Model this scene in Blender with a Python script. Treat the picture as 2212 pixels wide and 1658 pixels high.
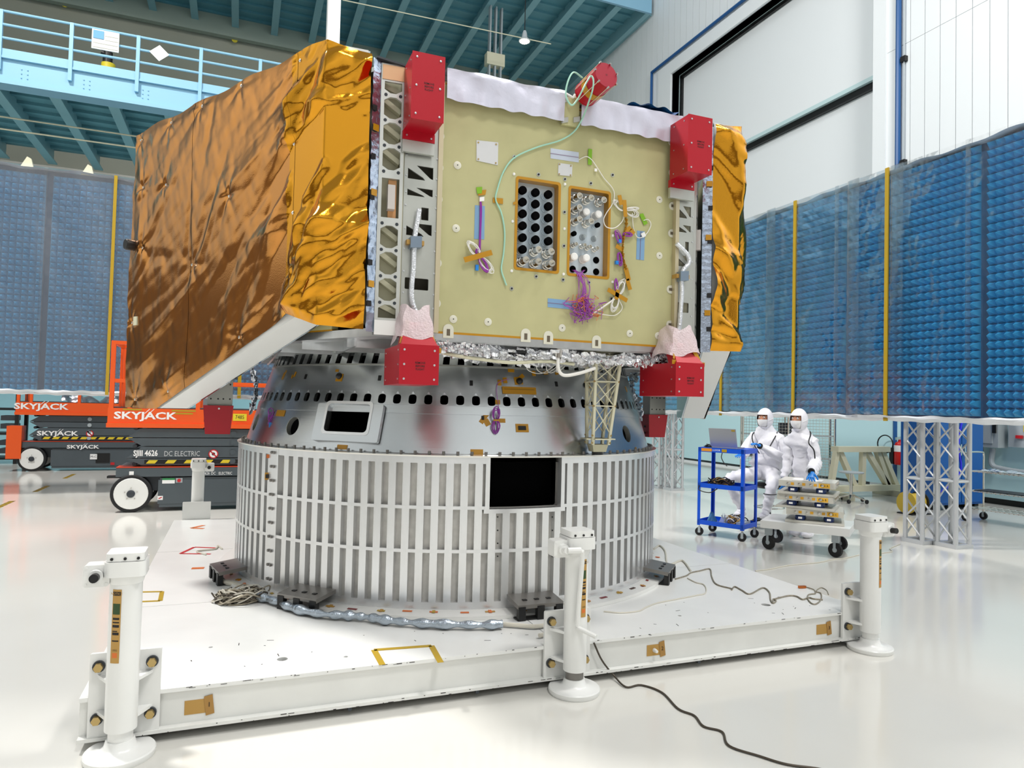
import bpy, math, random
import numpy as np
from mathutils import Matrix, Vector
from mathutils.geometry import tessellate_polygon
for o in list(bpy.data.objects): bpy.data.objects.remove(o)
scene = bpy.context.scene
COL = scene.collection
# ------------------------------------------------------------------ camera
FPX, PIT, ROL, YAW = 1500.0, math.radians(1.81), math.radians(1.39), math.radians(21.47)
def _frame():
    sy, cy = math.sin(YAW), math.cos(YAW)
    F0, R0, U0 = np.array([sy, cy, 0]), np.array([cy, -sy, 0]), np.array([0, 0, 1.0])
    F = F0*math.cos(PIT)+U0*math.sin(PIT); U = U0*math.cos(PIT)-F0*math.sin(PIT)
    return R0*math.cos(ROL)+U*math.sin(ROL), U*math.cos(ROL)-R0*math.sin(ROL), F
CR, CU, CF = _frame()
CPOS = np.array([0, 0, 1.7])
cd = bpy.data.cameras.new('camera'); cam = bpy.data.objects.new('camera', cd); COL.objects.link(cam)
cd.sensor_width = 36.0; cd.lens = FPX/2212*36.0; cd.clip_end = 200; cd.clip_start = 0.05
cam.matrix_world = Matrix(((CR[0], CU[0], -CF[0], CPOS[0]), (CR[1], CU[1], -CF[1], CPOS[1]), (CR[2], CU[2], -CF[2], CPOS[2]), (0, 0, 0, 1)))
scene.camera = cam
# ------------------------------------------------------------------ world, lamps of the hall, exposure
w = bpy.data.worlds.new('hall_fill'); scene.world = w; w.use_nodes = True  # even white world added as fill for the open-topped hall
bg = w.node_tree.nodes['Background']; bg.inputs[0].default_value = (0.93, 0.97, 1.0, 1); bg.inputs[1].default_value = 0.40
def area(name, loc, target, size, power, col=(1, 0.97, 0.93)):
    l = bpy.data.lights.new(name, 'AREA'); l.shape = 'DISK'; l.size = size; l.energy = power; l.color = col
    o = bpy.data.objects.new(name, l); COL.objects.link(o); o.location = loc
    d = Vector(target)-Vector(loc); o.rotation_euler = d.to_track_quat('-Z', 'Y').to_euler()
    return o
area('high_bay_lamp', (-7, 11, 17), (1.0, 5.5, 0.5), 2.2, 3000)
area('high_bay_lamp', (3, -5, 17), (2, 5, 1.5), 3.0, 900)
area('high_bay_lamp', (9, 2, 17), (8, 8, 0.5), 3.0, 1250)
scene.view_settings.view_transform = 'Standard'; scene.view_settings.look = 'None'
scene.view_settings.exposure = 0.12; scene.view_settings.gamma = 1.0; scene.view_settings.use_curve_mapping = False
if hasattr(scene, 'cycles'):
    cy_ = scene.cycles; cy_.max_bounces = 8; cy_.diffuse_bounces = 3; cy_.glossy_bounces = 4; cy_.transmission_bounces = 4; cy_.transparent_max_bounces = 10; cy_.caustics_reflective = False; cy_.caustics_refractive = False
# ------------------------------------------------------------------ points on known planes
def ray(x, y): return (x-1106)/FPX*CR-(y-829)/FPX*CU+CF
def onz(x, y, z=0.0):
    d = ray(x, y); return CPOS+d*((z-1.7)/d[2])
def onY(x, y, Y):
    d = ray(x, y); return CPOS+d*(Y/d[1])
def onX(x, y, X):
    d = ray(x, y); return CPOS+d*(X/d[0])
DC = (1.945, 6.5)                     # plan centre of drum, cone and bus
def onR(x, y, r):
    d = ray(x, y); a = d[0]**2+d[1]**2; b = -(d[0]*DC[0]+d[1]*DC[1]); c = DC[0]**2+DC[1]**2-r*r
    return CPOS+d*((-b-math.sqrt(max(0, b*b-a*c)))/a)
def azim(p): return math.atan2(p[0]-DC[0], -(p[1]-DC[1]))       # 0 = facing -Y, + to the right
# ------------------------------------------------------------------ materials
MATS = {}
def lin(h):
    h = h.lstrip('#'); c = [int(h[i:i+2], 16)/255 for i in (0, 2, 4)]
    return tuple((x/12.92 if x <= 0.04045 else ((x+0.055)/1.055)**2.4) for x in c)+(1.0,)
def mat(name, col, metal=0.0, rough=0.5, bump=None, vary=None, emit=None, alpha=None, trans=None, coat=0, spec=None, aniso=0, stretch=None):
    if name in MATS: return MATS[name]
    m = bpy.data.materials.new(name); m.use_nodes = True; nt = m.node_tree; b = nt.nodes['Principled BSDF']
    c = lin(col) if isinstance(col, str) else col
    b.inputs['Base Color'].default_value = c; b.inputs['Metallic'].default_value = metal; b.inputs['Roughness'].default_value = rough
    if spec is not None: b.inputs['Specular IOR Level'].default_value = spec
    if coat: b.inputs['Coat Weight'].default_value = coat; b.inputs['Coat Roughness'].default_value = 0.08
    if alpha is not None: b.inputs['Alpha'].default_value = alpha
    if trans is not None: b.inputs['Transmission Weight'].default_value = trans
    if emit: b.inputs['Emission Color'].default_value = c; b.inputs['Emission Strength'].default_value = emit
    tc = None
    def coords(sc3):
        t = nt.nodes.new('ShaderNodeTexCoord'); mp = nt.nodes.new('ShaderNodeMapping'); mp.inputs['Scale'].default_value = sc3
        nt.links.new(t.outputs['Object'], mp.inputs[0]); return mp.outputs[0]
    if vary:
        sc, amt = vary[:2]; n = nt.nodes.new('ShaderNodeTexNoise'); n.inputs['Scale'].default_value = sc; n.inputs['Detail'].default_value = 6
        nt.links.new(coords(stretch or (1, 1, 1)), n.inputs['Vector'])
        r = nt.nodes.new('ShaderNodeMapRange'); r.inputs[1].default_value = 0.3; r.inputs[2].default_value = 0.7; r.inputs[3].default_value = 1-amt; r.inputs[4].default_value = 1+amt*0.4
        mx = nt.nodes.new('ShaderNodeMix'); mx.data_type = 'RGBA'; mx.blend_type = 'MULTIPLY'; mx.inputs[0].default_value = 1
        mx.inputs[6].default_value = c; nt.links.new(n.outputs['Fac'], r.inputs[0]); nt.links.new(r.outputs[0], mx.inputs[7]); nt.links.new(mx.outputs[2], b.inputs['Base Color'])
    if bump:
        sc, st = bump[:2]; n = nt.nodes.new('ShaderNodeTexNoise'); n.inputs['Scale'].default_value = sc; n.inputs['Detail'].default_value = 5
        nt.links.new(coords(stretch or (1, 1, 1)), n.inputs['Vector'])
        bp = nt.nodes.new('ShaderNodeBump'); bp.inputs['Strength'].default_value = st; bp.inputs['Distance'].default_value = 0.02
        nt.links.new(n.outputs['Fac'], bp.inputs['Height']); nt.links.new(bp.outputs[0], b.inputs['Normal'])
    MATS[name] = m; return m
WHITEP = mat('white_enamel', '#E9EAE8', 0, 0.28, vary=(3, 0.04))
FLOORM = mat('white_epoxy_floor', '#DCDBD5', 0, 0.12, vary=(0.35, 0.07), bump=(1.2, 0.012), spec=0.6)
WALLW = mat('white_wall_panel', '#E6ECEF', 0, 0.45)
WALLB = mat('beige_plaster', '#B9B9A9', 0, 0.7, vary=(0.4, 0.05))
WALLC = mat('pale_blue_wall', '#BFE3EA', 0, 0.4)
STEELB = mat('blue_painted_steel', '#8FC0CC', 0, 0.45, vary=(1.0, 0.06))
STEELD = mat('teal_deck_sheet', '#6DA9B8', 0, 0.5, vary=(0.8, 0.08))
RAILB = mat('light_blue_rail', '#8FC1DC', 0, 0.4)
BLACK = mat('black_plastic', '#0B0B0D', 0, 0.45)
VOID = mat('black_cap_and_cavity_shade', '#050506', 0, 0.9, spec=0.05)  # real black caps, and shade of openings and deck underside painted black
RUBBER = mat('black_rubber', '#17171A', 0, 0.7)
DGREY = mat('dark_grey_steel', '#3A3F45', 0.2, 0.45, vary=(6, 0.08))
ALU = mat('brushed_aluminium', '#D4D6D8', 0.9, 0.3, vary=(14, 0.10), stretch=(1, 1, 0.08))
ALUC = mat('machined_cone_aluminium', '#CDD1D4', 0.95, 0.27, bump=(26, 0.02), stretch=(0.05, 0.05, 2))
ALUP = mat('pocket_aluminium', '#D6D4CF', 0.45, 0.5, vary=(22, 0.12))
ALUS = mat('satin_aluminium_plate', '#C6C8C2', 0.75, 0.38, vary=(5, 0.08))
CHROME = mat('chrome', '#D9D6CE', 1.0, 0.16)
FOILS = mat('silver_foil', '#D9DEE6', 1.0, 0.16, bump=(34, 0.5))
FOILB = mat('bluish_silver_foil', '#BCC8DC', 0.95, 0.2, bump=(24, 0.35))
GOLD = mat('amber_foil', '#D8962B', 1.0, 0.13, bump=(120, 0.035))
GOLDB = mat('copper_amber_foil', '#CB8C4A', 1.0, 0.16, bump=(120, 0.04))
MIRROR = mat('mirror_film', '#B8C0C6', 1.0, 0.06)
KAPTON = mat('amber_tape', '#C08A1C', 0.1, 0.3)
KAPTOND = mat('tan_tape', '#B99049', 0, 0.5)
YELTAPE = mat('yellow_tape', '#B4941C', 0, 0.4)
PRIMER = mat('khaki_primer_panel', '#BFBB8B', 0, 0.55, vary=(6, 0.06), bump=(300, 0.02))
CREAM = mat('cream_paint', '#D8D5BA', 0, 0.5)
RED = mat('red_anodised_cover', '#B3041F', 0.12, 0.38, bump=(260, 0.04))
REDT = mat('red_tape', '#C01A22', 0, 0.5)
INK = mat('black_ink', '#141214', 0, 0.6)
WINK = mat('white_ink', '#F2F2F2', 0, 0.5)
ORANGE = mat('orange_enamel', '#EE5A18', 0, 0.35)
LIFTG = mat('lift_grey_enamel', '#4C555B', 0, 0.4, vary=(3, 0.06))
YELLOW = mat('yellow_paint', '#E3CE2C', 0, 0.5)
GREEN = mat('lime_tape', '#7FB41E', 0, 0.5)
BLUEF = mat('blue_film_strip', '#7FA6CC', 0, 0.35)
LILAC = mat('white_nylon', '#F4F3F0', 0, 0.45)
WCABLE = mat('white_wire', '#F2F0EA', 0, 0.4)
PURPLE = mat('purple_wire', '#A045B0', 0, 0.4)
ORWIRE = mat('orange_wire', '#D8702A', 0, 0.4)
MINT = mat('mint_cable', '#A9DCC9', 0, 0.35)
CARTB = mat('blue_cart_enamel', '#0F55D6', 0, 0.3)
CABB = mat('blue_cabinet', '#0A55A0', 0, 0.35)
ABSORB = mat('blue_absorber_foam', '#2F9ACF', 0, 0.5, vary=(9, 0.2))
ABSBACK = mat('dark_blue_foam', '#0E3F66', 0, 0.8)
SUIT = mat('white_cleanroom_fabric', '#F1F1F8', 0, 0.8, bump=(14, 0.25))
MASKW = mat('white_mask', '#FAFAFA', 0, 0.8)
SKIN = mat('skin', '#C98D6F', 0, 0.55)
GLOVE = mat('blue_nitrile', '#1F86E0', 0, 0.4)
FILM = mat('clear_plastic_film', '#EAF2FF', 0, 0.08, alpha=0.13, bump=(2.2, 0.6))
BUBBLE = mat('pink_tinted_wrap', '#F2DDE2', 0, 0.3, bump=(90, 0.6), alpha=0.8)
BLANKET = mat('white_blanket', '#D6D6E6', 0.35, 0.36, bump=(7, 0.35))
BRAID = mat('tinned_braid', '#A79E8C', 0.5, 0.45, vary=(60, 0.3))
BRAIDW = mat('clear_braid_strap', '#D9D4C6', 0.2, 0.4)
GREYM = mat('grey_enamel', '#A9B3B8', 0, 0.45)
CLAMPM = mat('gunmetal_clamp', '#86837F', 0.6, 0.38)
BOLTM = mat('brass_bolt', '#B9A06A', 0.8, 0.35)
CLEARB = mat('clear_box', '#DDE6E8', 0, 0.1, alpha=0.28)
# ------------------------------------------------------------------ mesh building
def V(*a): return np.array(a, float)
def unit(a): a = np.asarray(a, float); return a/np.linalg.norm(a)
def basis(d):
    d = unit(d); a = V(0, 0, 1) if abs(d[2]) < 0.9 else V(1, 0, 0)
    u = unit(np.cross(a, d)); return u, np.cross(d, u), d
class MB:
    def __init__(s): s.v = []; s.f = []; s.T = None
    def add(s, vs, fs):
        n = len(s.v)
        if s.T is not None: vs = [tuple(s.T @ Vector(p)) for p in vs]
        s.v += [tuple(map(float, p)) for p in vs]; s.f += [tuple(i+n for i in f) for f in fs]; return s
    def box(s, x0, x1, y0, y1, z0, z1):
        return s.add([(x0, y0, z0), (x1, y0, z0), (x1, y1, z0), (x0, y1, z0), (x0, y0, z1), (x1, y0, z1), (x1, y1, z1), (x0, y1, z1)],
                     [(3, 2, 1, 0), (4, 5, 6, 7), (0, 1, 5, 4), (1, 2, 6, 5), (2, 3, 7, 6), (3, 0, 4, 7)])
    def obox(s, c, u, v, w):           # oriented box: centre and three half vectors
        c, u, v, w = map(np.asarray, (c, u, v, w))
        return s.add([c+a*u+b*v+d*w for d in (-1, 1) for a, b in ((-1, -1), (1, -1), (1, 1), (-1, 1))],
                     [(3, 2, 1, 0), (4, 5, 6, 7), (0, 1, 5, 4), (1, 2, 6, 5), (2, 3, 7, 6), (3, 0, 4, 7)])
    def bar(s, p, q, wu, wv=None, up=None):   # rectangular bar from p to q
        p, q = np.asarray(p, float), np.asarray(q, float); wv = wu if wv is None else wv
        d = unit(q-p)
        if up is None: u, v, _ = basis(d)
        else: u = unit(np.cross(up, d)); v = np.cross(d, u)
        return s.obox((p+q)/2, u*wu/2, v*wv/2, (q-p)/2)
    def cyl(s, p, q, r, r2=None, n=14, caps=True):
        p, q = np.asarray(p, float), np.asarray(q, float); r2 = r if r2 is None else r2
        u, v, _ = basis(q-p); vs = []
        for c, rr in ((p, r), (q, r2)):
            for i in range(n):
                a = 2*math.pi*i/n; vs.append(c+rr*(math.cos(a)*u+math.sin(a)*v))
        fs = [(i, (i+1) % n, n+(i+1) % n, n+i) for i in range(n)]
        if caps: fs += [tuple(range(n-1, -1, -1)), tuple(range(n, 2*n))]
        return s.add(vs, fs)
    def tube(s, pts, r, n=6, closed=False):
        pts = [np.asarray(p, float) for p in pts]; m = len(pts); vs = []; fs = []
        rs = r if hasattr(r, '__len__') else [r]*m; pu = None
        for i, p in enumerate(pts):
            a = pts[(i-1) % m] if (closed or i > 0) else p; b = pts[(i+1) % m] if (closed or i < m-1) else p
            d = b-a; d = d/(np.linalg.norm(d)+1e-9)
            if pu is None: u, v, _ = basis(d)
            else:
                u = pu-d*np.dot(pu, d); u = u/(np.linalg.norm(u)+1e-9); v = np.cross(d, u)
            pu = u
            for k in range(n):
                t = 2*math.pi*k/n; vs.append(p+rs[i]*(math.cos(t)*u+math.sin(t)*v))
        for i in range(m if closed else m-1):
            j = (i+1) % m
            for k in range(n): fs.append((i*n+k, i*n+(k+1) % n, j*n+(k+1) % n, j*n+k))
        if not closed: fs += [tuple(range(n-1, -1, -1)), tuple((m-1)*n+k for k in range(n))]
        return s.add(vs, fs)
    def lathe(s, prof, n=48, c=(0, 0), a0=0.0, a1=2*math.pi, closed_prof=False):   # profile (r,z) about vertical axis at c ; angle 0 faces -Y
        full = abs(a1-a0-2*math.pi) < 1e-6; m = len(prof); cols = n if full else n+1; vs = []; fs = []
        for i in range(cols):
            a = a0+(a1-a0)*i/n
            for r, z in prof: vs.append((c[0]+r*math.sin(a), c[1]-r*math.cos(a), z))
        for i in range(n):
            j = (i+1) % cols
            for k in range(m if closed_prof else m-1):
                l = (k+1) % m; fs.append((i*m+k, j*m+k, j*m+l, i*m+l))
        if closed_prof and not full: fs += [tuple(range(m-1, -1, -1)), tuple(n*m+k for k in range(m))]
        return s.add(vs, fs)
    def spin(s, prof, p, d, n=16, caps=True):      # profile (r, h) along direction d from p
        u, v, d = basis(d); p = np.asarray(p, float); vs = []; fs = []; m = len(prof)
        for i in range(n):
            a = 2*math.pi*i/n
            for r, h in prof: vs.append(p+d*h+r*(math.cos(a)*u+math.sin(a)*v))
        for i in range(n):
            j = (i+1) % n
            for k in range(m-1): fs.append((i*m+k, j*m+k, j*m+k+1, i*m+k+1))
        if caps and prof[0][0] > 1e-6: fs.append(tuple(i*m for i in range(n-1, -1, -1)))
        if caps and prof[-1][0] > 1e-6: fs.append(tuple(i*m+m-1 for i in range(n)))
        return s.add(vs, fs)
    def plate(s, outer, holes, o, u, v, depth):   # flat plate with holes; front at o, thickness along -(u x v)
        o, u, v = map(lambda t: np.asarray(t, float), (o, u, v)); nn = np.cross(u, v)
        loops = [outer]+list(holes); flat = [p for l in loops for p in l]
        tri = tessellate_polygon([[Vector((a, b, 0)) for a, b in l] for l in loops]); n = len(flat)
        vs = [o+u*a+v*b for a, b in flat]+[o+u*a+v*b-nn*depth for a, b in flat]; fs = []
        for t in tri:
            A, B, C = (flat[i] for i in t); cr = (B[0]-A[0])*(C[1]-A[1])-(B[1]-A[1])*(C[0]-A[0])
            t = tuple(t) if cr > 0 else tuple(reversed(t)); fs.append(t); fs.append(tuple(i+n for i in reversed(t)))
        k = 0
        for li, l in enumerate(loops):
            m = len(l); ar = sum(l[i][0]*l[(i+1) % m][1]-l[(i+1) % m][0]*l[i][1] for i in range(m)); ccw = (ar > 0) == (li == 0)
            for i in range(m):
                a, b = k+i, k+(i+1) % m
                fs.append((a, a+n, b+n, b) if ccw else (b, b+n, a+n, a))
            k += m
        return s.add(vs, fs)
    def ball(s, c, r, n=10, m=7, sc=(1, 1, 1)):
        c = np.asarray(c, float); vs = [c+V(0, 0, -r*sc[2])]; fs = []
        for j in range(1, m):
            t = -math.pi/2+math.pi*j/m
            for i in range(n):
                a = 2*math.pi*i/n; vs.append(c+V(r*sc[0]*math.cos(t)*math.cos(a), r*sc[1]*math.cos(t)*math.sin(a), r*sc[2]*math.sin(t)))
        vs.append(c+V(0, 0, r*sc[2])); top = len(vs)-1
        for i in range(n): fs.append((0, 1+(i+1) % n, 1+i)); fs.append((top, top-n+i, top-n+(i+1) % n))
        for j in range(m-2):
            for i in range(n): a = 1+j*n; fs.append((a+i, a+(i+1) % n, a+n+(i+1) % n, a+n+i))
        return s.add(vs, fs)
    def grid(s, fn, nu, nv):
        vs = [fn(i/nu, j/nv) for i in range(nu+1) for j in range(nv+1)]
        return s.add(vs, [(i*(nv+1)+j, (i+1)*(nv+1)+j, (i+1)*(nv+1)+j+1, i*(nv+1)+j+1) for i in range(nu) for j in range(nv)])
    def build(s, name, m, parent=None, ang=35, label=None, kind=None, flat=False):
        me = bpy.data.meshes.new(name); a = np.array(s.v); c = (a.min(0)+a.max(0))/2
        if parent is None: c[2] = a[:, 2].min()
        me.from_pydata([tuple(p) for p in (a-c)], [], s.f); me.update()
        if not flat:
            me.polygons.foreach_set('use_smooth', [True]*len(me.polygons)); me.set_sharp_from_angle(angle=math.radians(ang))
        me.materials.append(m)
        return link(name, me, parent, c, label, kind)
WLOC = {}
def link(name, me, parent=None, c=(0, 0, 0), label=None, kind=None):
    o = bpy.data.objects.new(name, me); COL.objects.link(o); c = np.asarray(c, float)
    if parent is not None: o.parent = parent; o.location = c-WLOC[parent]
    else: o.location = c
    WLOC[o] = c
    if label: o['label'] = label
    if kind: o['kind'] = kind
    return o
def thing(name, label, cat, loc, group=None):
    o = bpy.data.objects.new(name, None); COL.objects.link(o); o.location = loc; WLOC[o] = np.asarray(loc, float); o.empty_display_size = 0.05
    return tag(o, label, cat, group)
def tag(o, label, cat, group=None):
    o['label'] = label; o['category'] = cat
    if group: o['group'] = group
    return o
def inst(o, loc, parent=None, rotz=0.0, name=None):      # linked copy sharing mesh data, world location
    c = o.copy(); COL.objects.link(c); loc = np.asarray(loc, float)
    c.location = loc-(WLOC[parent] if parent is not None else 0); c.rotation_euler = (0, 0, rotz); c.parent = parent; WLOC[c] = loc
    return c
def evalmesh(o):
    dg = bpy.context.evaluated_depsgraph_get(); dg.update(); return bpy.data.meshes.new_from_object(o.evaluated_get(dg))
def carve(o, cutter):        # boolean difference with the geometry in an MB (world coordinates)
    me = bpy.data.meshes.new('c'); me.from_pydata(cutter.v, [], cutter.f); me.update()
    k = bpy.data.objects.new('c', me); COL.objects.link(k)
    md = o.modifiers.new('cut', 'BOOLEAN'); md.operation = 'DIFFERENCE'; md.solver = 'EXACT'; md.object = k; md.use_self = True
    k.location = (0, 0, 0); nm = evalmesh(o); o.modifiers.clear(); old = o.data; o.data = nm; bpy.data.meshes.remove(old); bpy.data.objects.remove(k)
    nm.polygons.foreach_set('use_smooth', [True]*len(nm.polygons)); nm.set_sharp_from_angle(angle=math.radians(30)); return o
def text(name, s, m, o, u, v, h, parent=None, align='CENTER', squash=1.0, bold=0.0):
    cu = bpy.data.curves.new('t', 'FONT'); cu.body = s; cu.size = 1.0; cu.align_x = align; cu.align_y = 'CENTER'; cu.extrude = 0.004; cu.offset = bold
    cu.resolution_u = 2
    to = bpy.data.objects.new('t', cu); COL.objects.link(to); me = evalmesh(to); bpy.data.objects.remove(to)
    a = np.array([tuple(p.co) for p in me.vertices]); u, v = unit(u), unit(v); n = np.cross(u, v); o = np.asarray(o, float)
    P = o+np.outer(a[:, 0]*h*1.38*squash, u)+np.outer(a[:, 1]*h*1.38, v)+np.outer(a[:, 2]*h*0.3+0.0012, n)
    mb = MB(); mb.add(list(P), [tuple(p.vertices) for p in me.polygons]); bpy.data.meshes.remove(me)
    return mb.build(name, m, parent, flat=True)
def rrect(x0, x1, y0, y1, r, n=4):
    out = []
    for cx, cy, a in ((x1-r, y0+r, -90), (x1-r, y1-r, 0), (x0+r, y1-r, 90), (x0+r, y0+r, 180)):
        for i in range(n+1):
            t = math.radians(a+90*i/n); out.append((cx+r*math.cos(t), cy+r*math.sin(t)))
    return out
def circle(x, y, r, n=14): return [(x+r*math.cos(2*math.pi*i/n), y+r*math.sin(2*math.pi*i/n)) for i in range(n)]
def smooth(pts, k=6):        # Catmull-Rom
    pts = [np.asarray(p, float) for p in pts]; P = [2*pts[0]-pts[1]]+pts+[2*pts[-1]-pts[-2]]; out = []
    for i in range(1, len(P)-2):
        for j in range(k):
            t = j/k; a, b, c, d = P[i-1:i+3]
            out.append(0.5*((2*b)+(c-a)*t+(2*a-5*b+4*c-d)*t*t+(3*b-a-3*c+d)*t**3))
    return out+[pts[-1]]
EX, EY, EZ = V(1, 0, 0), V(0, 1, 0), V(0, 0, 1)
NY = V(0, -1, 0)
# ================================================================== the setting
def struct(o): o['kind'] = 'structure'; return o
def film_mat(name='clear_sheet', base=0.035, rough=0.2):
    m = bpy.data.materials.new(name); m.use_nodes = True; nt = m.node_tree; nt.nodes.clear()
    out = nt.nodes.new('ShaderNodeOutputMaterial'); mx = nt.nodes.new('ShaderNodeMixShader'); t = nt.nodes.new('ShaderNodeBsdfTransparent'); g = nt.nodes.new('ShaderNodeBsdfGlossy')
    g.inputs['Roughness'].default_value = rough; fr = nt.nodes.new('ShaderNodeFresnel'); fr.inputs[0].default_value = 1.5
    a = nt.nodes.new('ShaderNodeMath'); a.operation = 'MULTIPLY_ADD'; a.inputs[1].default_value = 0.45; a.inputs[2].default_value = base; a.use_clamp = True
    tc = nt.nodes.new('ShaderNodeTexCoord'); n = nt.nodes.new('ShaderNodeTexNoise'); n.inputs['Scale'].default_value = 1.6; n.inputs['Detail'].default_value = 3
    bp = nt.nodes.new('ShaderNodeBump'); bp.inputs['Strength'].default_value = 0.6; bp.inputs['Distance'].default_value = 0.08
    nt.links.new(tc.outputs['Object'], n.inputs['Vector']); nt.links.new(n.outputs['Fac'], bp.inputs['Height']); nt.links.new(bp.outputs[0], g.inputs['Normal']); nt.links.new(bp.outputs[0], fr.inputs['Normal'])
    nt.links.new(fr.outputs[0], a.inputs[0]); nt.links.new(a.outputs[0], mx.inputs[0]); nt.links.new(t.outputs[0], mx.inputs[1]); nt.links.new(g.outputs[0], mx.inputs[2]); nt.links.new(mx.outputs[0], out.inputs[0])
    return m
SHEET = film_mat(); SHEETH = film_mat('hazy_sheet', 0.17, 0.45)
struct(MB().box(-14, 15, -9, 31, -0.2, 0).build('floor', FLOORM))
wr = struct(MB().box(14.02, 14.3, -9, 12.2, 0, 20).box(14.02, 14.3, 20.72, 31, 0, 20).box(14.02, 14.3, 12.2, 20.72, 13.66, 20).build('wall_right', WALLW))
struct(MB().box(-14, 14.1, 30, 30.3, 0, 20).build('wall_back', WALLB))
struct(MB().box(-14, 8.2, 25.2, 25.4, 0, 8.75).build('wall_lower', STEELB))
struct(MB().box(-14.3, -14, -9, 31, 0, 20).build('wall_left', mat('pale_grey_wall', '#D9DCDD', 0, 0.5)))
struct(MB().box(-13.99, -13.9, -9, 31, 1.9, 5.4).build('left_reflection_band', mat('brown_grey_reflection_band', '#766A60', 0, 0.5)))  # unseen dark band added for the side foil to reflect
struct(MB().box(-13.9, 13.9, -8.99, -8.9, 2.8, 5.6).build('front_reflection_band', mat('brown_grey_reflection_band', '#766A60', 0, 0.5)))  # unseen dark band added so the front foil reflects brown
struct(MB().box(-14, 15, -9.3, -9, 0, 20).build('wall_front', mat('pale_grey_wall', '#D9DCDD', 0, 0.5)))
PW = 0.36
meshes = {}
for k in range(69):
    y0 = 5.84+k*PW; yc = y0+PW/2
    ind = 12.2-PW < y0 < 20.72
    rows = [('h', 13.72, 19.9)] if ind else [('l', 0.12, 10.225), ('u', 10.235, 19.9)]
    for key, z0, z1 in rows:
        if key not in meshes:
            o = MB().box(13.98, 14.02, yc-PW/2+0.007, yc+PW/2-0.007, z0, z1).build('panel', WALLW, wr); meshes[key] = o
        else: inst(meshes[key], (14.0, yc, (z0+z1)/2), wr)
struct(MB().box(13.97, 13.99, 5, 12.2, 0, 0.12).box(13.97, 13.99, 20.72, 30, 0, 0.12).build('baseboard_right', BLACK))
# pale blue lower lining of the right wall behind the truss legs
struct(MB().box(13.9, 13.965, 6, 30, 0.12, 3.2).build('trim_1', WALLC))
# hangar door
dr = struct(MB().box(14.42, 14.5, 12.0, 20.9, 10.12, 13.8).build('door_1', WALLW))
MB().box(14.62, 14.7, 12.0, 20.9, 0.0, 9.95).build('lower_leaf', WALLW, dr)
MB().box(14.40, 14.62, 12.0, 20.9, 10.02, 10.13).build('meeting_rail', mat('pale_teal', '#BFD9DC', 0, 0.4), dr)
MB().box(14.5, 14.63, 12.0, 20.9, 9.86, 10.02).build('seal_and_gap_shade', BLACK, dr)  # shadow in the gap under the upper leaf, painted as a black strip
MB().box(14.33, 14.41, 12.2, 20.9, 13.55, 13.70).box(14.33, 14.41, 20.6, 20.74, 0, 13.6).build('seal_and_gap_shade', BLACK, dr)
fr = MB()
fr.plate([(-21.5, 0), (-11.85, 0), (-11.85, 14.1), (-21.5, 14.1)], [[(-20.72, 0.05), (-12.2, 0.05), (-12.2, 13.66), (-20.72, 13.66)]], (13.93, 0, 0), (0, -1, 0), EZ, 0.07)
fr.build('door_frame', WALLW, dr)
MB().box(14.02, 14.5, 12.12, 12.2, 0, 13.66).box(14.02, 14.5, 20.72, 20.8, 0, 13.66).box(14.02, 14.5, 12.12, 20.8, 13.66, 13.74).build('reveal', mat('pale_teal', '#BFD9DC'), dr)
DKBLUE = mat('dark_blue_pipe', '#17538F', 0, 0.4)
o = MB().tube([(13.9, 11.8, 14.22), (13.9, 21.9, 14.22), (13.9, 21.9, 9.5)], 0.055, 8).build('cable_conduit', DKBLUE); tag(o, 'dark blue conduit framing the top of the hangar door', 'conduit')
t = thing('wall_pipe', 'dark blue vertical pipe on the white panel wall right of the hangar door', 'pipe', (13.9, 11.5, 0))
MB().cyl((13.92, 11.5, 0), (13.92, 11.5, 20), 0.06, n=8).build('riser', DKBLUE, t)
MB().cyl((13.93, 11.36, 0), (13.93, 11.36, 20), 0.018, n=6).build('thin_conduit', GREYM, t)
for z in (5.0, 7.4, 9.8, 12.2): MB().box(13.88, 13.98, 11.3, 11.42, z, z+0.12).build('clamp', BLACK, t)
# ------------------------------------------------------------------ platforms on the far wall
def beam(mb, x, y0, y1, zb, h, wf=0.26, tf=0.04):
    mb.box(x-wf/2, x+wf/2, y0, y1, zb, zb+tf); mb.box(x-0.02, x+0.02, y0, y1, zb+tf, zb+h)
up = thing('upper_platform', 'teal steel platform high above with its ribbed underside showing', 'platform', (3, 26, 16.4))
MB().box(-13.8, 13.85, 22, 29.6, 16.95, 17.1).build('deck_sheet', STEELD, up)
bm = None
for k in range(18):
    x = -10.87+1.465*k
    if bm is None: q = MB(); beam(q, x, 22.1, 29.5, 16.5, 0.45); bm = q.build('floor_beam', STEELB, up); bz = WLOC[bm]
    else: inst(bm, (x, bz[1], bz[2]), up)
rb = None
for k in range(13):
    y = 22.5+k*0.58
    if rb is None: rb = MB().box(-13.8, 13.7, y-0.05, y+0.05, 16.87, 16.95).build('deck_rib', STEELD, up)
    else: inst(rb, (WLOC[rb][0], y, WLOC[rb][2]), up)
MB().box(-13.8, 13.85, 21.9, 22.0, 16.45, 17.6).build('fascia', RAILB, up)
MB().box(-13.8, 13.85, 29.5, 29.75, 16.1, 17.0).build('back_girder', mat('grey_girder', '#A7B2A6', 0, 0.5), up)
MB().box(13.65, 13.85, 22, 29.6, 16.45, 17.0).build('end_girder', STEELB, up)
lw = thing('lower_platform', 'light blue steel balcony with three-bar railing behind the gold foil panel', 'balcony', (-3, 21, 8.8))
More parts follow.
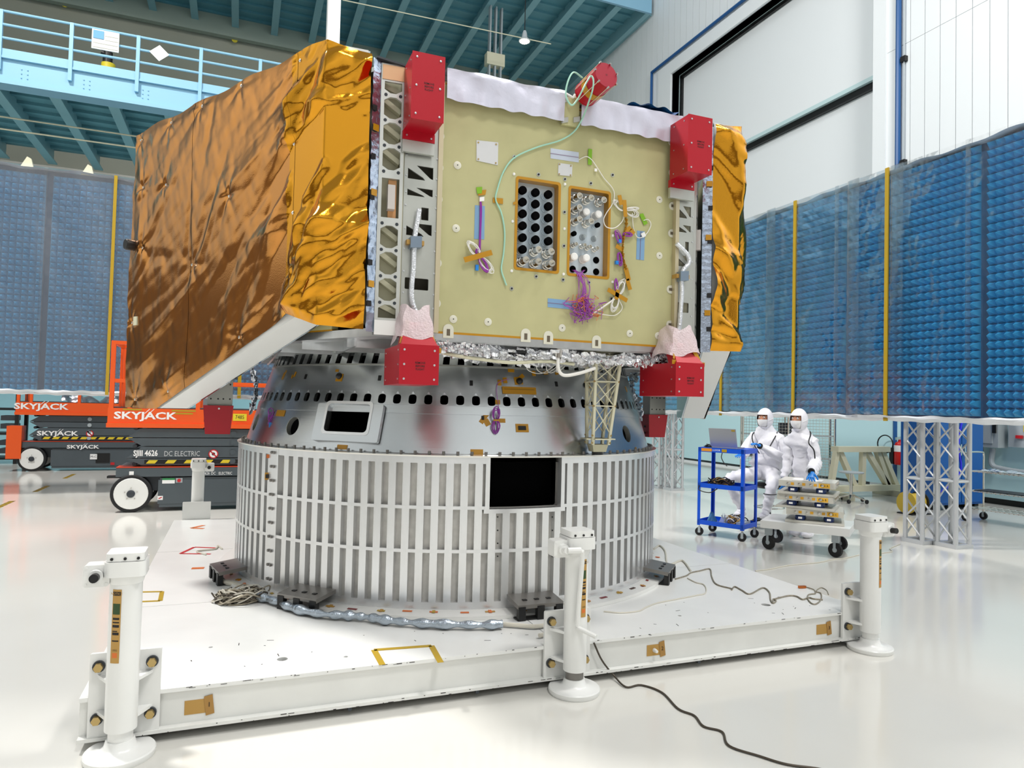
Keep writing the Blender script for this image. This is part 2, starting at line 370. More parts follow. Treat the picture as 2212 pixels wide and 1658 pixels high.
MB().box(-14, 8, 18.95, 19.1, 8.82, 9.42).box(-14, 8, 18.85, 19.3, 8.78, 8.86).box(-14, 8, 18.88, 19.2, 9.38, 9.43).build('fascia_girder', RAILB, lw)
MB().box(-14, 8, 19.1, 25.2, 9.3, 9.42).build('deck_sheet', STEELD, lw)
MB().box(-14, 8, 18.9, 18.95, 9.43, 9.6).build('toe_plate', RAILB, lw)
bm = None
for k in range(15):
    x = -9.35+1.245*k
    if bm is None: q = MB(); beam(q, x, 19.1, 25.2, 8.86, 0.44, 0.24); bm = q.build('floor_beam', STEELB, lw); bz = WLOC[bm]
    else: inst(bm, (x, bz[1], bz[2]), lw)
rb = None
for k in range(10):
    y = 19.6+k*0.57
    if rb is None: rb = MB().box(-14, 8, y-0.06, y+0.06, 9.22, 9.3).build('deck_rib', STEELD, lw)
    else: inst(rb, (WLOC[rb][0], y, WLOC[rb][2]), lw)
for z in (9.84, 10.15, 10.46): MB().cyl((-12, 18.9, z), (8, 18.9, z), 0.032, n=8).build('handrail', RAILB, lw)
ps = None
for k in range(13):
    x = -9.53+1.395*k
    if ps is None: ps = MB().box(x-0.04, x+0.04, 18.86, 18.94, 9.1, 10.48).build('rail_post', RAILB, lw)
    else: inst(ps, (x, WLOC[ps][1], WLOC[ps][2]), lw)
for k in range(8):
    x = -7.35+k*1.245
    q = MB()
    for dx in (-0.06, 0.06):
        for z in (9.0, 9.1, 9.2): q.cyl((x+dx, 18.955, z), (x+dx, 18.93, z), 0.014, n=6)
    q.build('bolt_group', RAILB, lw)
for z in (8.45, 8.15): tag(MB().cyl((-12, 20.2, z), (1, 20.2, z), 0.02, n=6).build('conduit_run', CREAM), 'thin pale conduit under the lower balcony, %s of the two' % ('upper' if z > 8.3 else 'lower'), 'conduit')
# things on the lower balcony
sg = thing('rail_banner', 'white banner with a blue corner hanging on the balcony railing', 'banner', (-3.25, 18.84, 9.95))
MB().box(-3.53, -2.96, 18.83, 18.85, 9.95, 10.42).build('cloth', mat('banner_white', '#E9EDEA', 0, 0.7), sg)
MB().box(-3.5, -3.28, 18.815, 18.83, 10.2, 10.39).build('blue_corner', mat('banner_blue', '#6FA9D6', 0, 0.7), sg)
for k in range(4): MB().box(-3.26 if k > 1 else -3.5, -2.98, 18.82, 18.83, 9.99+k*0.1, 10.015+k*0.1).build('stripe', mat('faint_stripe', '#D9D9CE', 0, 0.7), sg)
q = MB(); c = V(-2.09, 18.84, 10.13); q.obox(c, V(0.19, 0, 0.03), V(0, 0.006, 0), V(-0.03, 0, 0.2)); q.T = None
o = MB().plate([(-0.22, 0), (0, -0.2), (0.22, 0), (0, 0.2)], [], c, EX, EZ, 0.01).build('diamond_sign', WHITEP); tag(o, 'plain white diamond-shaped placard tied to the balcony railing', 'sign')
ins = thing('survey_camera', 'black camera on a white yellow-banded stand on the balcony', 'camera', (-3.35, 20.2, 9.42))
q = MB().box(-3.62, -3.08, 20.0, 20.4, 9.62, 9.95); q.build('cradle', CREAM, ins)
MB().bar((-3.1, 20.2, 9.9), (-2.85, 20.2, 9.45), 0.06).bar((-3.55, 20.2, 9.9), (-3.62, 20.2, 9.45), 0.06).bar((-3.3, 20.4, 9.9), (-3.3, 20.6, 9.45), 0.06).build('stand_leg', CREAM, ins)
MB().cyl((-3.36, 20.0, 9.98), (-3.36, 20.0, 10.12), 0.16, n=16).build('band', YELLOW, ins)
MB().cyl((-3.38, 20.0, 10.1), (-3.38, 20.0, 10.42), 0.11, n=14).cyl((-3.52, 20.0, 10.38), (-3.3, 20.0, 10.34), 0.08, n=12).build('body', BLACK, ins)
# white building column and high-bay lamp
tag(MB().box(1.83, 2.15, 18.4, 18.72, 0, 17).build('column', WHITEP), 'white square column rising behind the gold foil panel', 'column')['kind'] = 'structure'
lm = thing('pendant_lamp', 'glowing round high-bay lamp hanging below the teal platform', 'lamp', (8.65, 21.6, 13.9))
c = onY(1133, 88, 21.6)
MB().cyl(c+V(0, 0, 0.3), V(c[0], c[1], 16.5), 0.015, n=6).build('cable', BLACK, lm)
MB().spin([(0.05, 0.34), (0.08, 0.25), (0.1, 0.1), (0.19, 0.02), (0.2, -0.02)], c, EZ, 18).build('reflector', GREYM, lm)
MB().ball(c, 0.17, 16, 8, (1, 1, 0.5)).build('bulb', mat('lit_bulb', '#FFF6D8', emit=14), lm)
tag(MB().cyl(onY(740, 0, 22.2), onY(1190, 95, 22.2), 0.018, n=6).build('conduit_run', CREAM), 'thin pale conduit crossing below the upper platform', 'conduit')
for x, y, lab in ((140, 8, 'left'), (507, 85, 'right')):
    tag(MB().cyl(onY(x, y, 29.9), onY(x, y, 29.7), 0.12, n=10).build('wall_strobe', YELLOW), 'small yellow beacon on the beige wall, the %s one' % lab, 'beacon')
tg = thing('ladder_cage', 'pale steel bracket frame hanging under the teal platform', 'bracket', onY(1068, 150, 24))
c = onY(1068, 150, 24)
for dx in (-0.22, 0, 0.22): MB().box(c[0]+dx-0.03, c[0]+dx+0.03, 23.9, 24.1, c[2]-0.6, 16.5).build('bracket_post', GREYM, tg)
MB().box(c[0]-0.35, c[0]+0.35, 23.85, 24.15, c[2]+0.1, c[2]+0.55).build('tray', CREAM, tg)
# ------------------------------------------------------------------ absorber walls
def pyramid(mb, c, u, v, n, p, h):
    a = [c-u*p/2-v*p/2, c+u*p/2-v*p/2, c+u*p/2+v*p/2, c-u*p/2+v*p/2, c+n*h]
    mb.add(a, [(0, 1, 4), (1, 2, 4), (2, 3, 4), (3, 0, 4)])
def px(p):
    d = np.asarray(p)-CPOS; w_ = d@CF
    return 1106+FPX*(d@CR)/w_, 829-FPX*(d@CU)/w_, w_
def absorber(t, o, u, n, length, z0, z1, p, h, gaps, hide):
    o, u, n = map(np.asarray, (o, u, n)); cells = []
    for i in range(int(length/p)):
        s_ = (i+0.5)*p
        if any(abs(s_-g) < p*0.5 for g in gaps): continue
        for j in range(int((z1-z0)/p)):
            c = o+u*s_+V(0, 0, z0+(j+0.5)*p); x, y, w_ = px(c)
            cells.append((w_ if (-5 < x < 2217 and w_ > 0 and not hide(x, y)) else 1e6+w_, c))
    cells.sort(key=lambda q: q[0]); first = None
    for d, c in cells[:300]:
        if first is None:
            q = MB(); pyramid(q, c, u, EZ, n, p, h); first = q.build('absorber_pyramid', ABSORB, t, flat=True); off = WLOC[first]-c
        else: inst(first, c+off, t)
    q = MB()
    for d, c in cells[300:]: pyramid(q, c, u, EZ, n, p, h)
    q.build('absorber_field', ABSORB, t, flat=True, kind='stuff')
SHEETW = mat('crumpled_white_film', '#E4E8EE', 0.1, 0.3, bump=(6, 0.8))
al = thing('absorber_wall', 'blue foam pyramid absorber wall behind the orange lifts, wrapped in clear film', 'absorber wall', (-1.5, 14.1, 0))
absorber(al, (-5.6, 14.0, 0), EX, NY, 8.0, 1.78, 5.52, 0.1, 0.11, (2.5,), lambda x, y: x > 290 or y < 350 or y > 850)
MB().box(-5.65, 2.45, 14.0, 14.2, 1.72, 5.56).build('backing', ABSBACK, al)
MB().grid(lambda a, b: V(-5.7+8.2*a, 13.83-0.012*math.sin(a*60)*math.sin(b*7), 1.7+3.9*b), 80, 30).build('clear_sheet', SHEETH, al)
MB().grid(lambda a, b: V(-5.7+8.2*a, 13.86+0.2*b, 5.56+0.015*math.sin(a*37+b)+0.01*math.sin(a*91)), 90, 3).build('top_hem', SHEETW, al)
MB().grid(lambda a, b: V(-5.7+8.2*a, 13.78+0.02*math.sin(a*61+b*5)+0.12*b*b, 1.70+0.005*math.sin(a*83+b)+0.006*math.sin(a*197)+0.08*(1-b)), 200, 4).build('bottom_hem', SHEETW, al)
MB().box(-2.15, -2.1, 13.77, 13.8, 1.72, 5.56).build('yellow_strap', YELTAPE, al)
MB().box(-0.02, 0.04, 13.77, 13.8, 1.72, 5.56).build('yellow_strap', YELTAPE, al)
MB().box(-3.2, -3.14, 13.82, 13.84, 1.72, 5.56).build('film_seam', SHEET, al)
for x in (-5.0, -3.5, -2.6, 0.6): MB().plate([(-0.1, 0), (0.1, 0), (0.06, 0.17), (0.0, 0.2)], [], (x, 14.0, 5.56), EX, EZ, 0.06).build('lifting_tab', CREAM, al)
for x in (-0.6, 2.2): MB().box(x-0.12, x+0.12, 14.02, 14.2, 0, 1.75).build('support_leg', GREYM, al)
MB().box(-5.6, -5.36, 14.02, 14.2, 0, 1.75).build('support_leg', GREYM, al)
ar = thing('absorber_wall', 'long blue foam pyramid absorber wall in front of the hangar door, on truss legs', 'absorber wall', (8.3, 8, 0))
absorber(ar, (8.3, 2.4, 0), EY, V(-1, 0, 0), 11.6, 1.71, 5.02, 0.1, 0.13, (5.25, 3.25, 7.85, 1.2), lambda x, y: x < 1610)
MB().box(8.3, 8.52, 2.35, 14.05, 1.66, 5.03).build('backing', ABSBACK, ar)
MB().grid(lambda a, b: V(8.13+0.01*math.sin(a*70+2)*math.sin(b*6), 2.3+11.8*a, 1.64+3.42*b), 110, 26).build('clear_sheet', SHEET, ar)
MB().grid(lambda a, b: V(8.17+0.22*b, 2.3+11.8*a, 5.03+0.014*math.sin(a*57+b)+0.01*math.sin(a*131)), 130, 3).build('top_hem', SHEETW, ar)
MB().grid(lambda a, b: V(8.06+0.02*math.sin(a*61+b*5)+0.12*b*b, 2.3+11.8*a, 1.62+0.005*math.sin(a*83+b)+0.006*math.sin(a*197)+0.075*(1-b)), 200, 4).build('bottom_hem', SHEETW, ar)
for y in (8.54, 6.86, 10.3, 4.9, 12.2): MB().box(8.1, 8.12, y-0.028, y+0.028, 1.62, 5.06).build('yellow_strap', YELTAPE, ar)
for y in (7.7, 5.72): MB().box(8.09, 8.1, y-0.03, y+0.03, 1.66, 5.05).build('film_seam', SHEET, ar)
for y in (6.6, 8.95, 7.3): MB().box(8.07, 8.08, y-0.01, y+0.18, 1.66, 5.05).build('film_overlap', SHEET, ar)
def truss(name, cx, cy, lab):
    t = thing(name, lab, 'truss', (cx, cy, 0), 'truss legs under the long absorber wall')
    a, r, top = 0.125, 0.03, 1.66; C4 = [(-a, -a), (a, -a), (a, a), (-a, a)]
    TM = mat('grey_truss_alloy', '#C9CCCF', 0.5, 0.4)
    for x, y in C4: MB().cyl((cx+x, cy+y, 0.03), (cx+x, cy+y, top), r, n=10).build('chord', TM, t)
    MB().plate([(-0.16, -0.16), (0.16, -0.16), (0.16, 0.16), (-0.16, 0.16)], [[(-0.1, -0.1), (0.1, -0.1), (0.1, 0.1), (-0.1, 0.1)]], (cx, cy, 0.05), EX, EY, 0.05).build('base_plate', TM, t)
    for i in range(4):
        p, q = C4[i], C4[(i+1) % 4]; lv = [0.08, 0.34, 0.6, 0.86, 1.12, 1.38, 1.63]
        for k in range(6):
            A, B = (p, q) if k % 2 else (q, p)
            MB().cyl((cx+A[0], cy+A[1], lv[k]), (cx+B[0], cy+B[1], lv[k+1]), 0.012, n=6).build('lacing', TM, t)
        for z in (0.86,): MB().cyl((cx+p[0], cy+p[1], z), (cx+q[0], cy+q[1], z), 0.018, n=8).build('ring_bar', TM, t)
    return t
truss('truss_leg', 8.6, 6.72, 'grey box-truss leg left of its twin in front of the blue cabinet')
truss('truss_leg', 8.78, 6.39, 'grey box-truss leg nearest the wire shelf cart at far right')
truss('truss_leg', 8.6, 12.9, 'distant grey box-truss leg nearest the drum')
truss('truss_leg', 8.66, 12.5, 'distant grey box-truss leg between the drum and the laptop cart')
# ================================================================== transport platform, jacks
DK = 0.25
tp = thing('transport_platform', 'large white steel platform with channel beams carrying the drum', 'platform', (1.9, 6.5, 0))
for (x0, x1) in ((-0.66, 1.875), (1.881, 4.42)):
    for (y0, y1) in ((3.88, 5.43), (5.436, 7.3), (7.306, 9.16)):
        if (x0, y0) == (-0.66, 3.88):
            MB().plate([(x0, y0), (x1, y0), (x1, y1), (x0, y1)], [circle(0.28, 4.13, 0.03, 12), circle(-0.1, 4.45, 0.012, 8), circle(0.62, 4.06, 0.013, 8)], (0, 0, DK), EX, EY, 0.02).build('deck_plate', WHITEP, tp)
        elif (x0, y0) == (1.881, 3.88):
            MB().plate([(x0, y0), (x1, y0), (x1, y1), (x0, y1)], [circle(3.75, 4.2, 0.035, 12), circle(2.95, 4.16, 0.014, 8)], (0, 0, DK), EX, EY, 0.02).build('deck_plate', WHITEP, tp)
        else: MB().box(x0, x1, y0, y1, DK-0.02, DK).build('deck_plate', WHITEP, tp)
MB().box(-0.62, 4.38, 3.92, 9.12, 0.2, 0.229).build('deck_underside_shade', VOID, tp)  # black sheet puts the shade under the deck into the colour
BEAMW = mat('channel_white_enamel', '#E6E7E4', 0, 0.3, vary=(4, 0.05))
MB().box(-0.66, 4.42, 3.905, 3.98, 0.06, DK-0.02).box(-0.66, 4.42, 3.86, 3.98, 0.045, 0.062).build('front_channel', BEAMW, tp)
MB().box(-0.66, 4.42, 9.06, 9.08, 0.05, DK-0.02).box(-0.66, 4.42, 9.06, 9.16, 0.03, 0.05).build('rear_channel', BEAMW, tp)
MB().box(-0.58, -0.56, 3.98, 9.06, 0.05, DK-0.02).box(-0.66, -0.56, 3.98, 9.06, 0.03, 0.05).build('side_channel', BEAMW, tp)
MB().box(4.32, 4.34, 3.98, 9.06, 0.05, DK-0.02).box(4.34, 4.42, 3.98, 9.06, 0.03, 0.05).build('side_channel', BEAMW, tp)
for x in (0.62, 1.35, 2.9): MB().cyl((x, 3.862, 0.035), (x, 3.9, 0.035), 0.011, n=10).build('skid_pin', DGREY, tp)
# paint chips along the front edge
random.seed(5); q = MB()
for k in range(120):
    x = random.uniform(-0.6, 4.4); l = random.choice((0.004, 0.007, 0.015, 0.03)); z = random.choice((DK-0.004, DK-0.008, 0.046, 0.035))
    q.box(x, x+l, 3.8785 if z > 0.1 else 3.8585, 3.88 if z > 0.1 else 3.86, z+(0.01 if z < 0.1 else 0), z+(0.01 if z < 0.1 else 0)+random.uniform(0.001, 0.004))
q.build('paint_chips', mat('bare_steel_chip', '#2C2624', 0.3, 0.6), tp, kind='stuff')
for k, (a, b, s_) in enumerate(((-0.2, 0.14, '1'), (2.52, 0.11, '2'), (3.95, 0.10, '3'))):
    q = MB().box(a, a+0.125, 3.902, 3.905, 0.1, 0.17); tpe = q.build('paper_tag', KAPTOND, tp)
    MB().obox((a+0.115, 3.9, 0.138), V(0.02, 0, 0.004), V(0, 0.0012, 0), V(-0.006, 0, 0.048)).build('tag_strip', mat('tan_tape_dark', '#A97F3F', 0, 0.5), tpe)
    text('tag_number', s_, INK, (a+0.115, 3.898, 0.14), EX, EZ, 0.025, tpe)
MB().cyl((2.575, 3.902, 0.135), (2.575, 3.87, 0.135), 0.014, 0.01, n=10).build('grommet', WHITEP, tp)
for (x, y, l, wd, rz, m) in ((0.94, 0, 0, 0, 0, None),):
    pass
def tape_on_deck(name, pts, wd, m, lab):
    t = thing(name, lab, 'tape', tuple(onz(pts[0][0], pts[0][1], DK)))
    for a, b in zip(pts[:-1], pts[1:]):
        A, B = onz(a[0], a[1], DK+0.0015), onz(b[0], b[1], DK+0.0015)
        MB().bar(A, B, wd, 0.002, up=EZ).build('strip', m, t)
    return t
tape_on_deck('tape_outline', ((826, 1435), (808, 1403), (932, 1394), (952, 1430)), 0.035, YELTAPE, 'yellow tape outline on the deck near the front edge')
tape_on_deck('tape_outline', ((302, 1278), (350, 1277), (346, 1297), (300, 1299)), 0.03, YELTAPE, 'yellow tape rectangle on the deck behind the left jack')
tape_on_deck('tape_outline', ((470, 1183), (420, 1181), (390, 1195), (455, 1196)), 0.03, REDT, 'red tape rectangle beside the left clamp block')
tape_on_deck('tape_strip', ((414, 1227), (441, 1226)), 0.06, ORWIRE, 'single short orange tape strip left of the wire coil')
tape_on_deck('tape_arrow', ((440, 1134), (414, 1140), (440, 1141)), 0.05, ORWIRE, 'orange tape arrow near the rear left jack')
sc_ = MB(); random.seed(9)
for k in range(46):
    x, y = random.uniform(-0.6, 4.3), random.uniform(3.95, 4.5); a, l = random.uniform(0, 3), random.choice((0.004, 0.006, 0.01, 0.02))
    sc_.obox((x, y, DK+0.0006), V(math.cos(a), math.sin(a), 0)*l, V(-math.sin(a), math.cos(a), 0)*0.0022, V(0, 0, 0.0004))
sc_.build('scuff_marks', mat('bare_steel_chip', '#2C2624', 0.3, 0.6), tp, kind='stuff')
# ---- jacks
def jack(cx, cy, lab, side=-1, crank=False, back=1, decal=True, fz=0.0):
    t = thing('levelling_jack', lab, 'jack', (cx, cy, 0), 'screw jacks bolted around the platform')
    J = lambda m: m
    MB().spin([(0.0, 0), (0.15, 0), (0.155, 0.012), (0.155, 0.028), (0.15, 0.034), (0.085, 0.042), (0.07, 0.055), (0.062, 0.085), (0.0, 0.085)], (cx, cy, fz), EZ, 32).build('foot', WHITEP, t)
    MB().cyl((cx, cy, 0.075), (cx, cy, 0.14), 0.054, n=20).build('screw', CLAMPM if crank else WHITEP, t)
    tb = MB().spin([(0.06, 0.13), (0.07, 0.133), (0.07, 0.82), (0.074, 0.825), (0.08, 0.85), (0.08, 0.9)], (cx, cy, 0), EZ, 32).build('tube', WHITEP, t)
    MB().plate(rrect(-0.088, 0.088, -0.088, 0.088, 0.03, 3), [], (cx, cy, 0.93), EX, EY, 0.07).build('gearbox', WHITEP, t)
    lid = MB().plate(rrect(-0.08, 0.08, -0.08, 0.08, 0.02, 3), [], (cx, cy, 0.968), EX, EY, 0.036).build('gearbox_lid', WHITEP, t)
    for dx, dy in ((-0.055, -0.081), (0.0, -0.081), (0.055, -0.081)): MB().cyl((cx+dx, cy+dy, 0.945), (cx+dx, cy+dy-0.004, 0.945), 0.007, n=8).build('screw_head', INK, lid)
    # side drive housing
    hx = cx+side*0.12
    MB().plate(rrect(hx-0.055, hx+0.055, 0.815, 0.915, 0.015, 3), [], (0, cy-0.05, 0), EX, EZ, 0.09).build('drive_housing', WHITEP, t)
    sh = MB().cyl((hx, cy-0.05, 0.865), (hx, cy-0.075, 0.865), 0.032, n=16).build('drive_collar', WHITEP, t)
    MB().cyl((hx, cy-0.075, 0.865), (hx, cy-0.115, 0.868), 0.02, n=14).build('drive_stub', BLACK if not crank else WHITEP, t)
    for dx in (-0.042, 0.042):
        for dz in (-0.038, 0.038): MB().cyl((hx+dx, cy-0.05, 0.865+dz), (hx+dx, cy-0.053, 0.865+dz), 0.006, n=8).build('screw_head', WHITEP, t)
    if crank:
        MB().tube([(hx+0.05, cy-0.12, 0.868), (hx+0.09, cy-0.125, 0.86), (hx+0.1, cy-0.11, 0.8), (hx+0.085, cy-0.09, 0.42)], 0.014, 8).cyl((hx, cy-0.115, 0.868), (hx+0.08, cy-0.125, 0.868), 0.018, n=10).build('crank_handle', WHITEP, t)
        MB().cyl((cx-0.02, cy-0.06, 0.40), (cx+0.055, cy-0.16, 0.37), 0.014, n=10).build('peg', WHITEP, t)
    # bracket
    by = cy+back*0.1
    MB().plate(rrect(cx-0.155, cx+0.155, 0.055, 0.46, 0.008, 2), [], (0, min(by, by+back*0.02), 0), EX, EZ, 0.02).build('bracket_plate', WHITEP, t)
    for z in (0.19, 0.36):
        MB().plate([(-0.12, 0), (-0.065, -0.1), (0.065, -0.1), (0.12, 0)] if back > 0 else [(-0.12, 0), (0.12, 0), (0.065, 0.1), (-0.065, 0.1)], [], (cx, by, z), EX, EY, 0.016).build('gusset', WHITEP, t)
    for dx in (-0.115, 0.115):
        for z in (0.15, 0.4):
            b = MB().cyl((cx+dx, by, z), (cx+dx, by-back*0.012, z), 0.028, n=16).build('washer', DGREY, t)
            MB().cyl((cx+dx, by-back*0.012, z), (cx+dx, by-back*0.036, z), 0.021, n=6).build('bolt', BOLTM, t)
    if decal:
        d0, d1 = (-0.62, -0.02) if cx < 3 else (0.15, 0.62)
        if 0 < cx < 3: d0, d1 = (0.1, 0.62)
        dc = MB().lathe([(0.0712, 0.46), (0.0712, 0.8)], 8, (cx, cy), d0-0.12, d1-0.12).build('notice_decal', KAPTOND, t)
        MB().lathe([(0.0716, 0.772), (0.0716, 0.79)], 8, (cx, cy), d0-0.08, d1-0.16).build('notice_band', INK, t)
        MB().lathe([(0.0716, 0.685), (0.0716, 0.735)], 8, (cx, cy), d0-0.06, d1-0.18).build('green_band', mat('decal_green', '#2E4A22', 0, 0.5), t)
        for z, h in ((0.66, 0.01), (0.645, 0.006), (0.625, 0.012), (0.605, 0.005), (0.56, 0.006), (0.59, 0.012)):
            MB().lathe([(0.0716, z), (0.0716, z+h)], 6, (cx, cy), d0-0.04, d1-0.2-(0.1 if h < 0.006 else 0)).build('print_line', INK, t)
        am = (d0+d1)/2-0.12; n_ = V(math.sin(am), -math.cos(am), 0); u_ = V(math.cos(am), math.sin(am), 0)
        text('notice_text', 'NOTICE', KAPTOND, V(cx, cy, 0.781)+n_*0.0722, u_, EZ, 0.011, t)
        text('decal_text', 'USG', INK, V(cx, cy, 0.52)+n_*0.0716, u_, EZ, 0.009, t)
        MB().lathe([(0.0716, 0.485), (0.0716, 0.508)], 5, (cx, cy), am-0.17, am+0.17).build('red_seal', ORWIRE, t)
    return t
jack(-0.465, 3.77, 'white screw jack at the front left corner of the platform', -1)
jack(1.93, 3.77, 'white screw jack at the middle of the platform front, with crank handle', -1, crank=True)
jack(4.32, 3.77, 'white screw jack at the front right corner of the platform', 1)
jack(-0.42, 9.28, 'white screw jack at the rear left, in front of the near lift', 1, back=-1, decal=False)
# ================================================================== support drum
RD = 1.93
dm = thing('support_drum', 'ribbed silver aluminium drum standing on the white platform', 'drum', (DC[0], DC[1], DK))
MB().lathe([(1.84, DK+0.001), (2.06, DK+0.001), (2.06, 0.275), (1.95, 0.285), (1.84, 0.285)], 120, DC, closed_prof=True).build('base_flange', mat('white_flange', '#EDEDEA', 0.1, 0.3), dm)
sh = MB().lathe([(1.82, 0.285), (1.888, 0.285), (1.888, 1.335), (1.82, 1.335)], 120, DC, closed_prof=True).build('shell', ALUP, dm)
aw0, aw1 = azim(onR(1057, 1050, RD)), azim(onR(1213, 1050, RD)); zw0 = 0.975; zw1 = 1.322; awm = (aw0+aw1)/2
cut = MB(); n_ = V(math.sin(awm), -math.cos(awm), 0); u_ = V(math.cos(awm), math.sin(awm), 0); hw = (aw1-aw0)/2*RD
cut.plate(rrect(-hw, hw, zw0, zw1+0.1, 0.02), [], V(DC[0], DC[1], 0)+n_*2.2, u_, EZ, 0.7); carve(sh, cut)
MB().plate(rrect(-hw-0.02, hw+0.02, zw0-0.02, zw1, 0.02), [], V(DC[0], DC[1], 0)+n_*1.68, u_, EZ, 0.01).build('window_shade_sheet', VOID, dm)  # black sheet paints the dark drum interior behind the window
MB().lathe([(1.6, 0.29), (1.6, 1.33)], 60, DC).build('inner_shade_wall', VOID, dm)  # inner wall coloured black for the darkness inside the drum
MB().lathe([(1.6, 1.3), (1.9, 1.3)], 60, DC, aw0-0.3, aw1+0.3).build('inner_shade_lid', VOID, dm)  # lid over the window space, its shade painted black
RIBM = mat('rib_aluminium', '#E6E7E8', 0.7, 0.27, vary=(10, 0.08), stretch=(1, 1, 0.1))
NR = 120; asp = azim(onR(587, 1100, RD))
def rib_mesh(z0, z1):
    q = MB(); q.lathe([(1.885, z0), (RD, z0), (RD, z1), (1.885, z1)], 1, (0, 0), -0.0135, 0.0135, True); return q
def mk_rib(q, a):
    me = bpy.data.meshes.new('rib'); me.from_pydata(q.v, [], q.f); me.update(); me.materials.append(RIBM)
    return me
ribs = {k: mk_rib(rib_mesh(*z), 0) for k, z in {'full': (0.33, 1.30), 'low': (0.33, zw0-0.03)}.items()}
for k in range(NR):
    a = awm+2*math.pi*(k+0.5)/NR; d = (a-awm+math.pi) % (2*math.pi)-math.pi; ds = abs((a-asp+math.pi) % (2*math.pi)-math.pi)
    if ds < 0.034 or math.cos(a) < -0.55: continue
    o = link('rib', ribs['low' if abs(d) < (aw1-aw0)/2+0.012 else 'full'], dm, (DC[0], DC[1], 0)); o.rotation_euler = (0, 0, a)
for z0, z1 in ((0.285, 0.335), (0.672, 0.695)):
    MB().lathe([(1.88, z0), (RD+0.001, z0), (RD+0.001, z1), (1.88, z1)], 120, DC, closed_prof=True).build('hoop', RIBM, dm)
m_ = (aw1-aw0)/2+0.008
MB().lathe([(1.88, 0.972), (RD+0.001, 0.972), (RD+0.001, 0.995), (1.88, 0.995)], 116, DC, awm+m_, awm+2*math.pi-m_, True).build('hoop', RIBM, dm)
MB().lathe([(1.88, 1.29), (RD+0.001, 1.29), (RD+0.001, 1.34), (1.88, 1.34)], 116, DC, awm+m_, awm+2*math.pi-m_, True).build('top_hoop', RIBM, dm)
MB().lathe([(1.88, 0.945), (RD+0.002, 0.945), (RD+0.002, zw0), (1.88, zw0)], 16, DC, awm-m_-0.01, awm+m_+0.01, True).build('window_sill', RIBM, dm)
for s_ in (-1, 1): MB().lathe([(1.88, zw0), (RD+0.002, zw0), (RD+0.002, 1.335), (1.88, 1.335)], 2, DC, awm+s_*((aw1-aw0)/2+0.006)-0.008, awm+s_*((aw1-aw0)/2+0.006)+0.008, True).build('window_jamb', RIBM, dm)
MB().lathe([(1.85, 1.335), (RD+0.01, 1.335), (RD+0.012, 1.345), (1.85, 1.352)], 120, DC, closed_prof=True).build('rim', mat('rim_aluminium', '#E3E2DC', 0.6, 0.25), dm)
# splice plate with bolt pairs
sp = MB().lathe([(1.88, 0.3), (RD+0.003, 0.3), (RD+0.003, 1.335), (1.88, 1.335)], 3, DC, asp-0.036, asp+0.034, True).build('splice_plate', RIBM, dm)
bo = None
for k in range(10):
    z = 0.36+k*0.105
    for da in (-0.008, 0.010):
        a = asp+da; p = V(DC[0]+math.sin(a)*(RD+0.003), DC[1]-math.cos(a)*(RD+0.003), z); n2 = V(math.sin(a), -math.cos(a), 0)
        if bo is None: bo = MB().spin([(0.011, 0), (0.011, 0.012), (0.0, 0.016)], p, n2, 8).build('bolt', CLAMPM, sp); b0 = WLOC[bo]-p
        else: inst(bo, p+b0, sp)
kd = onR(579, 1028, RD+0.004); MB().obox(kd, u_*0.024, n_*0.001, EZ*0.028).build('sensor_tape', KAPTON, dm); MB().obox(kd+V(-0.004, -0.004, 0), u_*0.014, n_*0.006, EZ*0.014).build('sensor', BLACK, dm)
MB().obox(onR(581, 985, RD+0.004), u_*0.018, n_*0.001, EZ*0.014).build('sensor_tape', ORWIRE, dm)
for xs in (1075, 1193):
    for y in (1116, 1145, 1173, 1201): MB().cyl(onR(xs, y, RD-0.002), onR(xs, y, RD+0.002), 0.006, n=8).build('bore', BLACK, dm)
# rim bolts
rbm = None
for k in range(NR):
    a = awm+2*math.pi*k/NR
    if math.cos(a) < -0.3: continue
    p = V(DC[0]+math.sin(a)*1.9, DC[1]-math.cos(a)*1.9, 1.35)
    if rbm is None: q = MB(); q.cyl(p, p+V(0, 0, 0.022), 0.011, n=6); rbm = q.build('rim_bolt', CLAMPM, dm); r0 = WLOC[rbm]-p
    else: inst(rbm, p+r0, dm)
# tapes on the base flange
random.seed(11); TM = [KAPTOND, ORWIRE, YELTAPE, mat('dark_red_tape', '#7A2323', 0, 0.4), mat('brown_tape', '#4A2E1E', 0, 0.4)]
for k in range(34):
    a = -1.55+k*0.094+random.uniform(-0.02, 0.02); r = 1.99+random.uniform(-0.015, 0.02); c_ = V(DC[0]+math.sin(a)*r, DC[1]-math.cos(a)*r, 0.2875-(r-1.95)*0.09)
    ua = V(math.cos(a+random.uniform(-0.3, 0.3)), math.sin(a), 0); va = V(math.sin(a), -math.cos(a), -0.09)
    MB().obox(c_, ua*random.uniform(0.02, 0.035), va*0.011, EZ*0.001).build('base_tape', random.choice(TM), dm)
    if k % 2: MB().obox(c_+V(0, 0, 0.002), ua*0.012, va*0.022, EZ*0.001).build('base_tape', random.choice(TM[:3]), dm)
